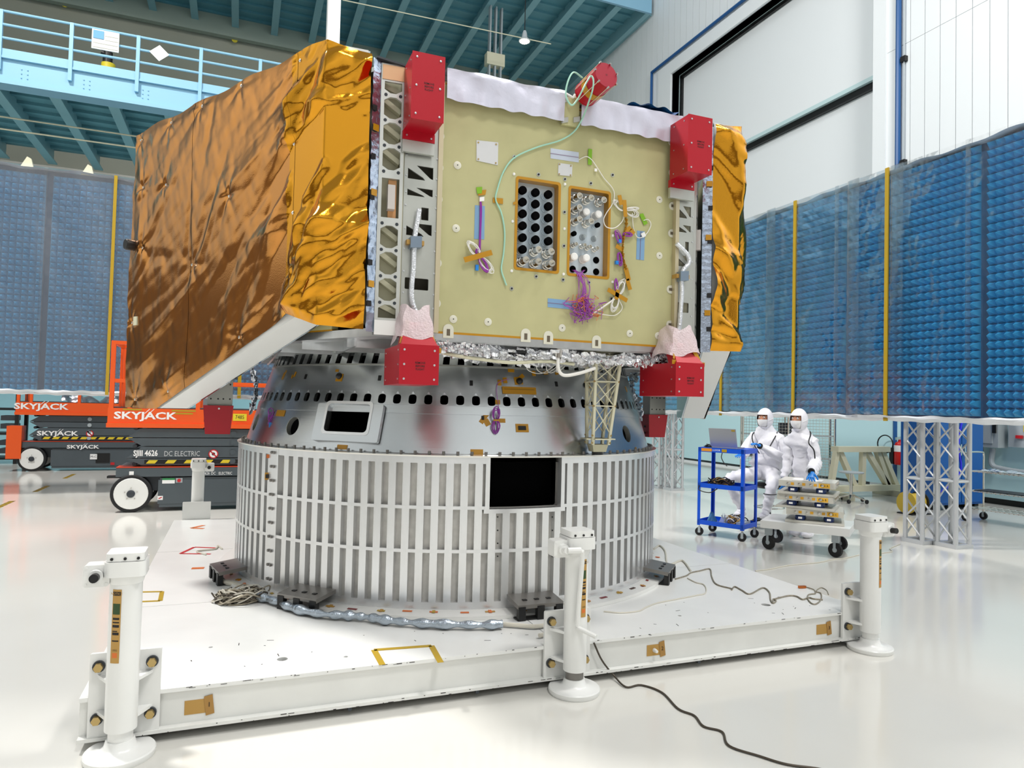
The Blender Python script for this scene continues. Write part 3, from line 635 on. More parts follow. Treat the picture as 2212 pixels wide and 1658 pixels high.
# clamp blocks
def clamp(a, lab):
    n2 = V(math.sin(a), -math.cos(a), 0); u2 = V(math.cos(a), math.sin(a), 0); o = V(DC[0], DC[1], 0)+n2*1.95
    t = thing('clamp_block', lab, 'clamp', tuple(V(o[0], o[1], DK+0.001)+n2*0.12), 'hold-down clamps around the drum base')
    q = MB(); a0, b0 = n2*0.2+V(0, 0, -0.03), u2*0.17; nn = unit(np.cross(b0, a0)); nn = nn if nn[2] > 0 else -nn
    q.obox(o+n2*0.075+V(0, 0, DK+0.105), n2*0.105+V(0, 0, -0.012), u2*0.17, nn*0.014); top = q.build('top_plate', CLAMPM, t)
    for s_ in (-1, 0, 1):
        MB().obox(o+n2*0.1+u2*s_*0.09+V(0, 0, DK+0.117), n2*0.012, u2*0.016, EZ*0.004).build('notch', BLACK, top)
    for s_ in (-1, 0, 1): MB().obox(o+n2*0.165+u2*s_*0.14+V(0, 0, DK+0.047), n2*0.02, u2*0.026, EZ*0.046).build('leg', BLACK, t)
    MB().obox(o+n2*0.125+V(0, 0, DK+0.006), n2*0.05, u2*0.17, EZ*0.005).build('foot_plate', BLACK, t)
for x, y, lab in ((682, 1290, 'dark clamp block behind the silver hose at the drum base, front left'), (1143, 1312, 'dark clamp block at the drum base beside the middle jack'), (1400, 1250, 'dark clamp block at the right side of the drum base'), (485, 1205, 'dark clamp block at the left side of the drum base')):
    clamp(azim(onR(max(x, 512), y, RD) if x > 520 and x < 1405 else onR(520 if x < 900 else 1404, y, RD)), lab)
# ================================================================== adapter cone
def rc(z): return 1.87-0.2985*(z-1.35) if z < 1.685 else 1.77-0.333*(z-1.685)
cn = thing('adapter_cone', 'smooth silver conical adapter with rows of slots between drum and spacecraft', 'adapter', (DC[0], DC[1], 1.352))
lo = MB().lathe([(rc(1.352)-0.03, 1.352), (rc(1.352), 1.352), (rc(1.684), 1.684), (rc(1.684)-0.03, 1.684)], 160, DC, closed_prof=True).build('lower_shell', ALUC, cn)
def onpl(x, y, p, n):
    d = ray(x, y); return CPOS+d*(((p-CPOS)@n)/(d@n))
# framed window pad
pw = onR(748, 905, rc(1.55)+0.01); aw = azim(pw); pn = unit(V(math.sin(aw), -math.cos(aw), 0.29)); pu = V(math.cos(aw), math.sin(aw), 0); pv = np.cross(pn, pu)
def padpt(x, y): q = onpl(x, y, pw, pn)-pw; return (float(q@pu), float(q@pv))
W = [padpt(*p) for p in ((706, 933), (793, 933), (790, 872), (710, 872))]; wx0, wx1, wy0, wy1 = min(W[0][0], W[3][0])+0.005, max(W[1][0], W[2][0])-0.005, (W[0][1]+W[1][1])/2, (W[2][1]+W[3][1])/2
Fm = [padpt(*p) for p in ((672, 948), (818, 958), (826, 875), (690, 868))]; fx0, fx1, fy0, fy1 = (Fm[0][0]+Fm[3][0])/2, (Fm[1][0]+Fm[2][0])/2, (Fm[0][1]+Fm[1][1])/2, (Fm[2][1]+Fm[3][1])/2
cut = MB(); cut.plate(rrect(wx0, wx1, wy0, wy1, 0.03), [], pw+pn*0.3, pu, pv, 0.6)
HOLES = [(633, 920, 0.072), (553, 912, 0.072), (1352, 937, 0.072)]
for x, y, r in HOLES:
    p = onR(x, y, rc(1.52)); a = azim(p); n2 = unit(V(math.sin(a), -math.cos(a), 0.29)); cut.cyl(p-n2*0.15, p+n2*0.15, r, n=28)
carve(lo, cut)
MB().plate(rrect(fx0, fx1, fy0, fy1, 0.015), [rrect(wx0, wx1, wy0, wy1, 0.03)], pw+pn*0.004, pu, pv, 0.03).build('window_pad', ALUC, cn)
MB().plate(rrect(wx0-0.02, wx1+0.02, wy0-0.02, wy1+0.02, 0.03), [rrect(wx0, wx1, wy0, wy1, 0.03)], pw+pn*0.008, pu, pv, 0.01).build('window_bezel', RIBM, cn)
for x, y, r in HOLES:
    p = onR(x, y, rc(1.52)); a = azim(p); n2 = unit(V(math.sin(a), -math.cos(a), 0.29))
    MB().spin([(r-0.001, -0.04), (r-0.001, 0.003), (r+0.005, 0.003), (r+0.005, -0.01)], p, n2, 28, False).build('port_ring', ALUS, cn); MB().cyl(p-n2*0.045, p-n2*0.036, r, n=28).build('port_shade_disc', VOID, cn)  # black disc paints the shade deep in the port
MB().lathe([(1.62, 1.36), (1.5, 2.06)], 64, DC).build('inner_shade_wall', VOID, cn)  # black inner wall paints the dark behind slots and window
MB().lathe([(rc(1.63)+0.004, 1.63), (rc(1.69)+0.006, 1.69), (rc(1.69)-0.02, 1.694), (rc(1.63)-0.01, 1.626)], 120, DC, closed_prof=True).build('lap_ring', ALUC, cn)
def slotted(name, n, z0, z1, hole, m):
    f_ = MB(); wd = 2*math.pi*rc((z0+z1)/2)/n; f_.plate([(-wd/2, z0), (wd/2, z0), (wd/2, z1), (-wd/2, z1)], [hole(wd)], (0, 0, 0), EX, EZ, 0.028); q = MB(); R0 = rc((z0+z1)/2)
    for k in range(n):
        a0 = 2*math.pi*k/n; vs = []
        for x, y, z in f_.v:
            a = a0+x/R0; r = rc(z)-y; vs.append((DC[0]+r*math.sin(a), DC[1]-r*math.cos(a), z))
        q.add(vs, f_.f)
    return q.build(name, m, cn, ang=40)
slotted('slot_ring', 96, 1.69, 1.79, lambda wd: rrect(-0.029, 0.029, 1.697, 1.765, 0.02, 3), ALUC)
slotted('top_slot_ring', 96, 1.985, 2.085, lambda wd: [(-0.022, 1.992), (0.026, 1.992), (0.032, 2.072), (-0.016, 2.072)], ALUC)
MB().lathe([(rc(1.79)-0.028, 1.79), (rc(1.79), 1.79), (rc(1.985), 1.985), (rc(1.985)-0.028, 1.985)], 160, DC, closed_prof=True).build('upper_shell', ALUC, cn)
MB().lathe([(rc(1.98)+0.003, 1.978), (rc(1.99)+0.004, 1.99), (rc(1.99)-0.01, 1.99), (rc(1.98)-0.01, 1.978)], 120, DC, closed_prof=True).build('upper_bead', ALUS, cn)
MB().lathe([(rc(2.085)-0.03, 2.085), (rc(2.085)+0.01, 2.085), (rc(2.1)+0.01, 2.11), (rc(2.1)-0.05, 2.11)], 120, DC, closed_prof=True).build('top_flange', ALUS, cn)
# glints above the slots, painted as bright triangles
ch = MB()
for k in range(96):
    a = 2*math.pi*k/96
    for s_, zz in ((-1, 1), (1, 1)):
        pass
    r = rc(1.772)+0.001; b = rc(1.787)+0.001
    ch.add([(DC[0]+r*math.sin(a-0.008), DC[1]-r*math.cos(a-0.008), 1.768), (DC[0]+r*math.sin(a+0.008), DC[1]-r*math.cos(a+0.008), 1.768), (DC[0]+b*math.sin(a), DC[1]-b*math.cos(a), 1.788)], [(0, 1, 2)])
ch.build('slot_glints', mat('painted_glint', '#E8ECF2', 0.6, 0.2), cn, kind='stuff')
def patch(x, y, w_, h_, m, name='tape', rot=0.0, off=0.002, parent=None, thick=0.0012, z=None):
    zz = 1.5
    for _ in range(4):
        p = onR(x, y, rc(zz)+off); zz = min(max(float(p[2]), 1.36), 2.08)
    a = azim(p); n2 = unit(V(math.sin(a), -math.cos(a), 0.31)); u2 = V(math.cos(a), math.sin(a), 0); v2 = np.cross(n2, u2); c_, s_ = math.cos(rot), math.sin(rot)
    MB().obox(p, (u2*c_+v2*s_)*w_/2, (v2*c_-u2*s_)*h_/2, n2*thick).build(name, m, parent or cn)
    return p, n2, u2, v2
for x, y, w_, h_, r in ((612, 812, 0.03, 0.06, -0.2), (617, 803, 0.015, 0.03, -0.3), (637, 808, 0.018, 0.045, -0.2), (631, 813, 0.015, 0.03, 0.1), (733, 815, 0.06, 0.06, 0), (728, 800, 0.03, 0.02, 0), (596, 792, 0.012, 0.025, 0), (739, 965, 0.085, 0.033, 0), (606, 892, 0.13, 0.05, 0),
                       (1120, 822, 0.065, 0.06, 0.1), (1127, 813, 0.04, 0.03, 0.7), (1122, 843, 0.27, 0.055, 0), (1104, 800, 0.05, 0.025, 0), (1153, 806, 0.03, 0.04, 0), (1179, 805, 0.04, 0.025, 0.1), (1203, 806, 0.03, 0.02, 0.2), (1091, 821, 0.03, 0.045, 0.1), (1079, 826, 0.028, 0.045, 0), (1075, 868, 0.036, 0.033, 0),
                       (1046, 902, 0.035, 0.09, -0.6), (1052, 912, 0.04, 0.05, 0.5), (1083, 908, 0.06, 0.03, 0), (1128, 924, 0.1, 0.062, 0), (1030, 976, 0.09, 0.04, 0), (1030, 984, 0.09, 0.03, 0), (1270, 830, 0.05, 0.06, 0), (1353, 840, 0.02, 0.05, 0.2), (1374, 969, 0.03, 0.03, 0), (1287, 797, 0.04, 0.03, 0.1)):
    patch(x, y, w_, h_, KAPTON, rot=r)
patch(1030, 1000, 0.1, 0.055, KAPTON)
for x, y in ((733, 812), (1122, 823), (1267, 831)):
    p, n2, u2, v2 = patch(x, y, 0.03, 0.03, BLACK, 'target_base', off=0.004)
    MB().spin([(0.026, 0.0), (0.024, 0.012), (0.014, 0.022), (0.0, 0.026)], p, n2, 14).build('target_button', BLACK, cn)
for x, y in ((660, 813), (820, 816), (1018, 827), (1202, 829), (580, 817)):
    p, n2, u2, v2 = patch(x, y, 0.024, 0.04, BLACK, 'vent_slot', off=0.001)
for x, y, w_ in ((1122, 843, 0.24),):
    p, n2, u2, v2 = patch(x, y-2, w_, 0.004, mat('faint_print', '#8A6A22', 0, 0.5), 'label_print', off=0.004)
p, n2, u2, v2 = patch(1128, 924, 0.06, 0.03, BLACK, 'connector_cap', off=0.008)
patch(1043, 902, 0.02, 0.03, BLACK, 'chip', off=0.006)
# purple wire bundle tied on the cone
wb = thing('wire_bundle', 'purple wire bundle tied in a bow on the silver cone', 'wire bundle', tuple(onR(1071, 905, rc(1.55)+0.02)))
c0 = onR(1071, 907, rc(1.56)+0.02); a = azim(c0); u2 = V(math.cos(a), math.sin(a), 0); n2 = V(math.sin(a), -math.cos(a), 0); random.seed(2)
q = MB()
for k in range(16):
    s_ = 1 if k % 2 else -1; L = random.uniform(0.07, 0.1); wv = random.uniform(0.008, 0.03); of = random.uniform(-0.01, 0.01)
    q.tube([c0+u2*(math.sin(t)*wv)+EZ*(s_*L*(1-math.cos(t))/2)+n2*(of+0.01*math.sin(t/2)) for t in np.linspace(0, 2*math.pi, 13)], 0.0022, 4)
q.build('loops', PURPLE, wb)
MB().obox(c0+n2*0.012, u2*0.02, EZ*0.006, n2*0.012).build('tie', KAPTON, wb)
MB().tube(smooth([c0+n2*0.005, onR(1077, 880, rc(1.66)+0.012), onR(1073, 850, rc(1.76)+0.01), onR(1074, 830, rc(1.83)+0.006), onR(1082, 823, rc(1.85)+0.006), onR(1100, 818, rc(1.86)+0.006)]), 0.0022, 4).build('lead', PURPLE, wb)
wb2 = thing('wire_bundle', 'small purple sensor lead taped near the left edge of the cone', 'wire bundle', tuple(onR(585, 890, rc(1.6)+0.02)))
c0 = onR(585, 890, rc(1.6)+0.02); q = MB()
for k in range(6): q.tube([c0+V(0.02*math.cos(t+k), -0.01*k/6, 0.035*math.sin(t)-0.03*(k % 3)) for t in np.linspace(0, 2*math.pi, 9)], 0.003, 4)
q.build('loops', PURPLE, wb2)
MB().obox(c0+V(0.0, -0.01, -0.1), V(0.012, 0, 0), V(0, 0.01, 0), EZ*0.02).build('plug', GLOVE, wb2)
# ================================================================== spacecraft bus (hexagonal)
Y0, ZB, ZT = 4.28, 2.15, 3.83
XL, XR, XM = 0.75, 3.17, 1.96; HS = XR-XL; HA = HS*math.sqrt(3)/2; HC = (XM, Y0+HA)
def hexpts(s_): return [(HC[0]+s_*HS*math.cos(math.radians(240+60*k)), HC[1]+s_*HS*math.sin(math.radians(240+60*k))) for k in range(6)]
def fp(x, y, d=0.0): return onY(x, y, Y0-d)
bus = thing('spacecraft_bus', 'hexagonal spacecraft body with pale khaki panels, connectors and aluminium corner posts', 'spacecraft', (XM, HC[1], ZB))
MB().plate(hexpts(0.955), [], (0, 0, ZT-0.05), EX, EY, ZT-ZB-0.1).build('core', mat('dark_core', '#6A675A', 0, 0.7), bus)
MB().plate(hexpts(0.985), [], (0, 0, ZT), EX, EY, 0.03).build('top_deck', ALUS, bus)
MB().plate(hexpts(1.0), [hexpts(0.93)], (0, 0, ZB+0.01), EX, EY, 0.05).build('bottom_frame', ALU, bus)
hp = hexpts(1.0)
def facepanel(k, m):      # khaki panel on hexagon face k
    a, b = np.array(hp[k]), np.array(hp[(k+1) % 6]); u2 = (b-a)/np.linalg.norm(b-a); L = np.linalg.norm(b-a); o = V(a[0], a[1], 0)
    MB().plate([(0.4, ZB+0.02), (L-0.4, ZB+0.02), (L-0.4, ZT-0.02), (0.4, ZT-0.02)], [], o, V(u2[0], u2[1], 0), EZ, 0.05).build('side_panel', m, bus)
    MB().plate([(0.395, ZB+0.008), (L-0.395, ZB+0.008), (L-0.395, ZB+0.02), (0.395, ZB+0.02)], [], o+V(0, 0, 0), V(u2[0], u2[1], 0), EZ, 0.06).build('edge_tape', KAPTON, bus)
for k in (1, 2, 3, 4, 5): facepanel(k, PRIMER)
# front panel with the two connector recesses
pl, pr = 1.147, 2.935
def rect(px4):
    q = [fp(*p) for p in px4]; return (q[0][0]+q[3][0])/2, (q[1][0]+q[2][0])/2, (q[0][2]+q[1][2])/2, (q[2][2]+q[3][2])/2
T1 = rect(((1114, 575), (1203, 590), (1208, 397), (1118, 386))); T2 = rect(((1228, 590), (1312, 600), (1316, 419), (1232, 404)))
MB().plate([(pl, ZB+0.01), (pr, ZB+0.01), (pr, ZT-0.05), (pl, ZT-0.05)], [rrect(*T1, 0.015), rrect(*T2, 0.015)], (0, Y0, 0), EX, EZ, 0.05).build('front_panel', PRIMER, bus)
MB().plate([(pl-0.01, ZB), (pr+0.01, ZB), (pr+0.01, ZT-0.06), (pl-0.01, ZT-0.06)], [[(pl+0.004, ZB+0.014), (pr-0.004, ZB+0.014), (pr-0.004, ZT-0.07), (pl+0.004, ZT-0.07)]], (0, Y0-0.001, 0), EX, EZ, 0.05).build('edge_tape', KAPTON, bus)
TRAY = mat('pale_blue_tray', '#D3E0EA', 0.3, 0.4)
def recess(T, name):
    x0, x1, z0, z1 = T
    t = MB().plate(rrect(x0-0.02, x1+0.02, z0-0.02, z1+0.02, 0.01), [], (0, Y0+0.065, 0), EX, EZ, 0.01).build(name, TRAY, bus)
    MB().plate(rrect(x0-0.014, x1+0.014, z0-0.014, z1+0.014, 0.02), [rrect(x0+0.004, x1-0.004, z0+0.004, z1-0.004, 0.012)], (0, Y0-0.003, 0), EX, EZ, 0.068).build('amber_liner', KAPTON, t)
    return t
t1 = recess(T1, 'connector_recess'); t2 = recess(T2, 'connector_recess')
Z5 = lambda x, y: (1000+x*0.2172, 280+y*0.2172)
def con(kind, x, y, t, s_=1.0):
    p = onY(*Z5(x, y), Y0+0.01 if kind != 'hole' else Y0+0.063); p = V(p[0], Y0+0.065, p[2])
    if kind == 'black':
        b = MB().spin([(0.03*s_, 0), (0.03*s_, 0.012), (0.026*s_, 0.014), (0.026*s_, 0.07)], p, NY, 16).build('connector_shell', TRAY, t); MB().spin([(0.028*s_, 0.045), (0.029*s_, 0.07), (0.024*s_, 0.076), (0.0, 0.076)], p, NY, 16).build('black_cap', VOID, t)
    elif kind == 'white': MB().spin([(0.03, 0), (0.03, 0.014), (0.026, 0.016), (0.027, 0.07), (0.02, 0.076), (0.0, 0.076)], p, NY, 16).build('white_cap', LILAC, t)
    elif kind == 'clear': MB().spin([(0.022, 0), (0.022, 0.012), (0.015, 0.014), (0.015, 0.04), (0.01, 0.043), (0, 0.043)], p, NY, 12).build('clear_cap', CLEARB, t)
    elif kind == 'hole': MB().spin([(0.024, 0.0), (0.024, 0.004), (0.0, 0.0045)], p, NY, 14).build('empty_port', VOID, t)
    else:
        h = 0.105 if kind == 'chrome' else 0.07; r = 0.022*s_
        MB().spin([(r*1.35, 0), (r*1.35, 0.014), (r*1.05, 0.016), (r*1.05, 0.03), (r*1.2, 0.032), (r*1.2, 0.045), (r, 0.047), (r, h), (r*0.8, h), (r*0.8, h-0.025), (0, h-0.025)], p, NY, 16).build('plug', CHROME, t)
for x, ys in ((590, (605, 722, 838, 957, 1075, 1192)), (718, (628, 742, 858, 975, 1095)), (845, (647, 765, 880, 995, 1110))):
    for y in ys: con('black', x, y, t1, 0.98)
for x, y in ((725, 1205), (850, 1225), (600, 1305), (725, 1322), (855, 1338)): con('chrome', x, y, t1, 1.1)
for x, y in ((1130, 675), (1245, 695), (1370, 715), (1130, 790), (1130, 905), (1245, 925)): con('chrome', x, y, t2)
for x, y in ((1220, 822), (1340, 845), (1100, 1265), (1220, 1278)): con('white', x, y, t2)
for x, y in ((1335, 950), (1100, 1035)): con('black', x, y, t2, 0.6)
for x, y in ((1220, 1055), (1335, 1070)): con('clear', x, y, t2)
for x, y in ((1120, 1140), (1205, 1150), (1260, 1165), (1330, 1180)): con('small', x, y, t2, 0.62)
for x, y in ((1325, 1297), (1092, 1385), (1207, 1392), (1325, 1412)): con('hole', x, y, t2)
# buttons, tabs, screws on the front panel
NYL = mat('translucent_nylon', '#DEDCCB', 0, 0.4)
for x, y in ((1003+0, 0),): pass
for x, y in ((988, 357), (985, 493), (979, 689), (1054, 695), (1424, 431), (1424, 552), (1214, 708), (1360, 720), (1421, 725)):
    p = fp(x, y); b = MB().spin([(0.026, 0), (0.026, 0.003), (0.018, 0.006), (0.0, 0.006)], p, NY, 18).build('insert_washer', NYL, bus); MB().cyl(p+NY*0.006, p+NY*0.0075, 0.004, n=8).build('bore', INK, b)
for x, y in ((950, 294), (948, 362), (946, 430), (944, 568), (942, 655), (1451, 307), (1452, 373), (1452, 445), (1450, 504), (1447, 625), (1446, 701)):
    p = fp(x, y); s_ = -1 if x < 1200 else 1
    q = MB().plate([(s_*0.03, 0.03)] + [(-s_*0.03*math.sin(t)*1.0, 0.03*math.cos(t)) for t in np.linspace(0, math.pi, 9)]+[(s_*0.03, -0.03)], [], p+NY*0.006, EX, EZ, 0.006)
    b = q.build('edge_tab', NYL, bus); MB().box(min(p[0]-s_*0.012, p[0]+s_*0.03), max(p[0]-s_*0.012, p[0]+s_*0.03), p[1]-0.0075, p[1]-0.006, p[2]-0.01, p[2]+0.01).build('slot', mat('slot_brown', '#6A6050', 0.2, 0.5), b)
for x, y in ((968, 718), (1135, 727), (1184, 732), (1288, 741), (1428, 751)):
    p = fp(x, y); q = MB().plate([(-0.035, -0.035)] + [(-0.035*math.cos(t), 0.02+0.035*math.sin(t)) for t in np.linspace(0, math.pi, 9)]+[(0.035, -0.035)], [], p+NY*0.006, EX, EZ, 0.006)
    b = q.build('edge_tab', NYL, bus); MB().box(p[0]-0.011, p[0]+0.011, p[1]-0.0075, p[1]-0.006, p[2]-0.02, p[2]+0.022).build('slot', mat('slot_brown', '#6A6050'), b)
for x, y in ((1111, 339), (1163, 377), (1220, 387), (1276, 396), (1323, 378), (1219, 458), (1218, 531), (1158, 597), (1216, 604), (1105, 623), (1272, 610), (1320, 645)):
    p = fp(x, y); b = MB().spin([(0.014, 0), (0.014, 0.003), (0, 0.003)], p, NY, 14).build('screw_washer', ALUS, bus); MB().cyl(p+NY*0.003, p+NY*0.008, 0.007, n=6).build('screw_head', INK, b)
for x, y in ((1110, 376), (1107, 478), (1105, 585), (1220, 398), (1219, 494), (1217, 592), (1324, 509), (1323, 609), (1223, 265)):
    MB().spin([(0.01, 0), (0.01, 0.004), (0.006, 0.008), (0, 0.008)], fp(x, y), NY, 12).build('nylon_pin', LILAC, bus)
def flat_patch(name, pts, m, parent, d=0.002, th=0.0015):
    P_ = [fp(*p) for p in pts]; return MB().plate([(p[0], p[2]) for p in P_], [], (0, Y0-d, 0), EX, EZ, th).build(name, m, parent)
PATCHW = mat('pale_plate', '#D9DADC', 0.3, 0.4)
for pts in (((1029, 347), (1075, 357), (1076, 308), (1029, 303)), ((1205, 378), (1235, 381), (1236, 356), (1206, 352))):
    b = flat_patch('cover_plate', pts, PATCHW, bus, 0.004, 0.004)
    P_ = [fp(*p, 0.004) for p in pts]; c_ = sum(P_)/4
    for p in P_: MB().cyl(c_+(p-c_)*0.82, c_+(p-c_)*0.82+NY*0.003, 0.006, n=8).build('rivet', BOLTM, b)
def strip(pts, lead):
    b = flat_patch('heater_strip', pts, BLUEF if lead else mat('pale_film_strip', '#C9D2E2', 0, 0.3), bus); P_ = [fp(*p, 0.004) for p in pts]
    MB().bar((P_[0]+P_[1])/2, (P_[2]+P_[3])/2, 0.003, 0.001, up=EY).build('centre_line', mat('trace_red', '#8A6A8A', 0, 0.5), b)
strip(((1024, 516), (1046, 517), (1047, 445), (1026, 443)), True); strip(((1374, 560), (1391, 562), (1393, 500), (1376, 498)), True)
strip(((1189, 320), (1189, 342), (1250, 351), (1250, 329)), False); strip(((1183, 644), (1183, 663), (1244, 669), (1244, 650)), True)
for pts in (((1270, 322), (1278, 323), (1277, 357), (1269, 356)), ((1028, 405), (1041, 404), (1040, 418), (1030, 419)), ((1380, 463), (1388, 461), (1398, 483), (1390, 487))): flat_patch('green_tape', pts, GREEN, bus, 0.008)
for pts in (((1064, 427), (1086, 429), (1086, 441), (1064, 438)), ((1034, 412), (1050, 410), (1048, 421), (1032, 423)), ((1108, 437), (1116, 434), (1116, 440), (1108, 443))): flat_patch('amber_tape', pts, KAPTON, bus, 0.006)
# ---- corner posts
def sidepost(side):
    S = (lambda x: x) if side < 0 else (lambda x: 2*XM-x)
    nm = 'left' if side < 0 else 'right'
    if side < 0: xa, xb = 0.915, 1.147
    else: xa, xb = 3.085, 2.935
    x0, x1 = min(xa, xb), max(xa, xb); yp = Y0-0.03; wd = x1-x0
    P_ = lambda f_, z: (x0+(x1-x0)*(f_ if side < 0 else f_), z)
    zf = lambda y: float(onY(905, y, yp)[2])
    holes = []
    def tri(y0, y1, y2): # pair of triangular cut-outs between two screen heights at left post
        a, b = zf(y0), zf(y1)
        holes.append([P_(0.12, a-0.10), P_(0.12, b+0.01), P_(0.62, b+0.01)])
        holes.append([P_(0.34, a), P_(0.78, a), P_(0.78, b+0.08)])
    for a, b in ((358, 388), (406, 424), (483, 510)):
        za, zb = zf(a), zf(b); h = za-zb
        holes.append([P_(0.10, za-h*0.25), P_(0.10, zb), P_(0.58, zb), P_(0.52, zb+h*0.18)])
        holes.append([P_(0.34, za), P_(0.80, za), P_(0.80, zb+h*0.12), P_(0.72, zb+h*0.18)])
    holes.append([P_(0.5, zf(447)), P_(0.7, zf(447)), P_(0.7, zf(474)), P_(0.5, zf(474))])
    holes.append(rrect(P_(0.1, 0)[0], P_(0.75, 0)[0], zf(626), zf(601), 0.006, 2))
    holes = [h if sum(h[i][0]*h[(i+1) % len(h)][1]-h[(i+1) % len(h)][0]*h[i][1] for i in range(len(h))) > 0 else h[::-1] for h in holes]
    pp = MB().plate([(x0, ZB-0.0), (x1, ZB-0.0), (x1, ZT-0.02), (x0, ZT-0.02)], holes, (0, yp, 0), EX, EZ, 0.012).build('post_plate', ALUS, bus)
    MB().box(x0+0.01, x1-0.01, Y0+0.1, Y0+0.11, ZB+0.02, ZT-0.05).build('post_shade_sheet', VOID, pp)  # black sheet paints the shade behind the cut-outs
    ex = x1 if side < 0 else x0
    MB().box(ex-0.018, ex+0.012, yp-0.012, Y0, ZB, ZT-0.08).build('post_angle', mat('tan_angle', '#CFC3A4', 0.5, 0.4), bus)
    for y in (338, 382, 418, 446, 496, 540, 588, 634, 664):
        for f_ in (0.06, 0.9): MB().spin([(0.006, 0), (0.006, 0.004), (0, 0.005)], (*(P_(f_, 0)[0], yp), zf(y)), NY, 8).build('screw_head', ALU, pp)
    # ladder
    if side < 0: A, B = V(0.755, Y0-0.035, 0), V(0.905, Y0-0.045, 0)
    else: A, B = V(3.095, Y0-0.04, 0), V(3.172, Y0+0.045, 0)
    L = np.linalg.norm(B-A); u2 = (B-A)/L; nn = np.cross(u2, EZ); zl = lambda y: float(onY(842, y, Y0-0.04)[2]); c = L/2; w1, w0 = L*0.36, L*0.12
    hs = []; bolts = [205, 260, 315, 371, 483, 540, 597, 654]
    def cell(zt, zb, st, sb):
        h = zt-zb; g = 0.022
        hs.append([(c-w1, zb+g), (c-w0 if sb else c-w1, zb if sb else zb), (c+w0 if sb else c+w1, zb), (c+w1, zb+g), (c+w1, zt-g), (c+w0 if st else c+w1, zt), (c-w0 if st else c-w1, zt), (c-w1, zt-g)])
    e = 0.012
    cell(zl(176), zl(205)+e, False, True)
    for a, b in zip(bolts[:3], bolts[1:4]): cell(zl(a)-e, zl(b)+e, True, True)
    slot = (zl(470), zl(385)); hs.append([(c-w1, slot[0]), (c+w1, slot[0]), (c+w1, slot[1]), (c-w1, slot[1])])
    for a, b in zip(bolts[4:7], bolts[5:8]): cell(zl(a)-e, zl(b)+e, True, True)
    cell(zl(654)-e, zl(687), True, False)
    LADM = mat('ladder_aluminium', '#D6D8D4', 0.6, 0.35)
    ld = MB().plate([(0, ZB-0.02), (L, ZB-0.02), (L, ZT-0.03), (0, ZT-0.03)], hs, A, u2, EZ, 0.02).build('ladder_post', LADM, bus)
    bk = A-nn*0.11; q = MB().plate([(0, ZB), (L, ZB), (L, ZT-0.05), (0, ZT-0.05)], [], bk, u2, EZ, 0.01); q.plate([(0, 0), (0.09, 0), (0.09, ZT-ZB-0.05), (0, ZT-ZB-0.05)], [], A+V(0, 0, ZB)-nn*0.11, nn, EZ, 0.008); q.plate([(0, 0), (0.09, 0), (0.09, ZT-ZB-0.05), (0, ZT-ZB-0.05)], [], A+u2*L+V(0, 0, ZB)-nn*0.11, nn, EZ, 0.008)
    q.build('post_channel', CREAM, bus)
    for k, (a, b) in enumerate(zip((176, 205, 260, 315, 483, 540, 597, 654), (205, 260, 315, 371, 540, 597, 654, 690))):
        zt, zb = zl(a), zl(b)
        MB().bar(bk+u2*L*0.1+nn*0.03+V(0, 0, zt), bk+u2*L*0.9+nn*0.03+V(0, 0, (zt+zb)/2), 0.05, 0.03).build('diagonal_web', CREAM, ld)
    for y in bolts:
        for f_ in (0.2, 0.8): MB().spin([(0.0105, 0.0), (0.0105, 0.002), (0.0, 0.0022)], A+u2*L*f_+V(0, 0, zl(y))-nn*0.0, nn, 10).build('bolt_hole', DGREY, ld)
    zc = (slot[0]+slot[1])/2
    MB().obox(A+u2*c*1.05-nn*0.0+V(0, 0, zc), u2*0.022, nn*0.03, EZ*0.075).build('latch_block', mat('pale_block', '#CFC8C4', 0.2, 0.4), ld)
    MB().obox(A+u2*c*1.2-nn*0.04+V(0, 0, zc), u2*0.025, nn*0.015, EZ*0.12).build('latch_core', mat('peach_block', '#D9A06A', 0, 0.5), ld)
    MB().obox(A+u2*c+nn*0.003+V(0, 0, ZT-0.085), u2*L*0.46, nn*0.002, EZ*0.045).build('head_reflection', mat('painted_peach_reflection', '#E5B58C', 0.5, 0.3), ld)  # orange reflection on the post head, painted as a peach band
    MB().obox(A+u2*c+nn*0.004+V(0, 0, ZB+0.01), u2*L*0.5, nn*0.004, EZ*0.045).build('foot_plate', mat('white_foot', '#F0F0EE', 0, 0.4), ld)
    # silver foil strip wrapping the corner
    cx = XL if side < 0 else XR; nrm = V(-0.866 if side < 0 else 0.866, -0.5, 0)
    a2 = V(cx, Y0, 0)+nrm*0.004; b2 = V(cx, Y0, 0)+nrm*0.075
    random.seed(3)
    q = MB(); fl = V(0.5*side*-1, -0.866, 0)
    q.grid(lambda s_, t_: a2+(b2-a2)*s_+fl*(0.03+0.0025*math.sin(t_*91+s_*9)+0.0012*math.sin(t_*211))+V(0, 0, ZB-0.02+(ZT-ZB)*t_), 4, 120)
    q.build('silver_strip', FOILB, bus)
    for z in (2.3, 2.55, 2.95, 3.2, 3.5): MB().obox((a2+b2)/2+(b2-a2)*0.3+fl*0.038+V(0, 0, z), (b2-a2)*0.22, fl*0.002, EZ*0.017).build('cut_out', INK, bus)
    for z in (2.42, 2.98, 3.38): MB().obox((a2+b2)/2+(b2-a2)*0.15+fl*0.04+V(0, 0, z), (b2-a2)*0.3, fl*0.002, EZ*0.02).build('amber_tape', KAPTON, bus)
    MB().obox(V(cx+0.06*(-side)*1.0, Y0-0.03, ZT-0.02), V(0.09, 0, 0.01*side), V(0, 0.03, 0), EZ*0.006).build('cap_plate', DGREY, bus)
sidepost(-1); sidepost(1)
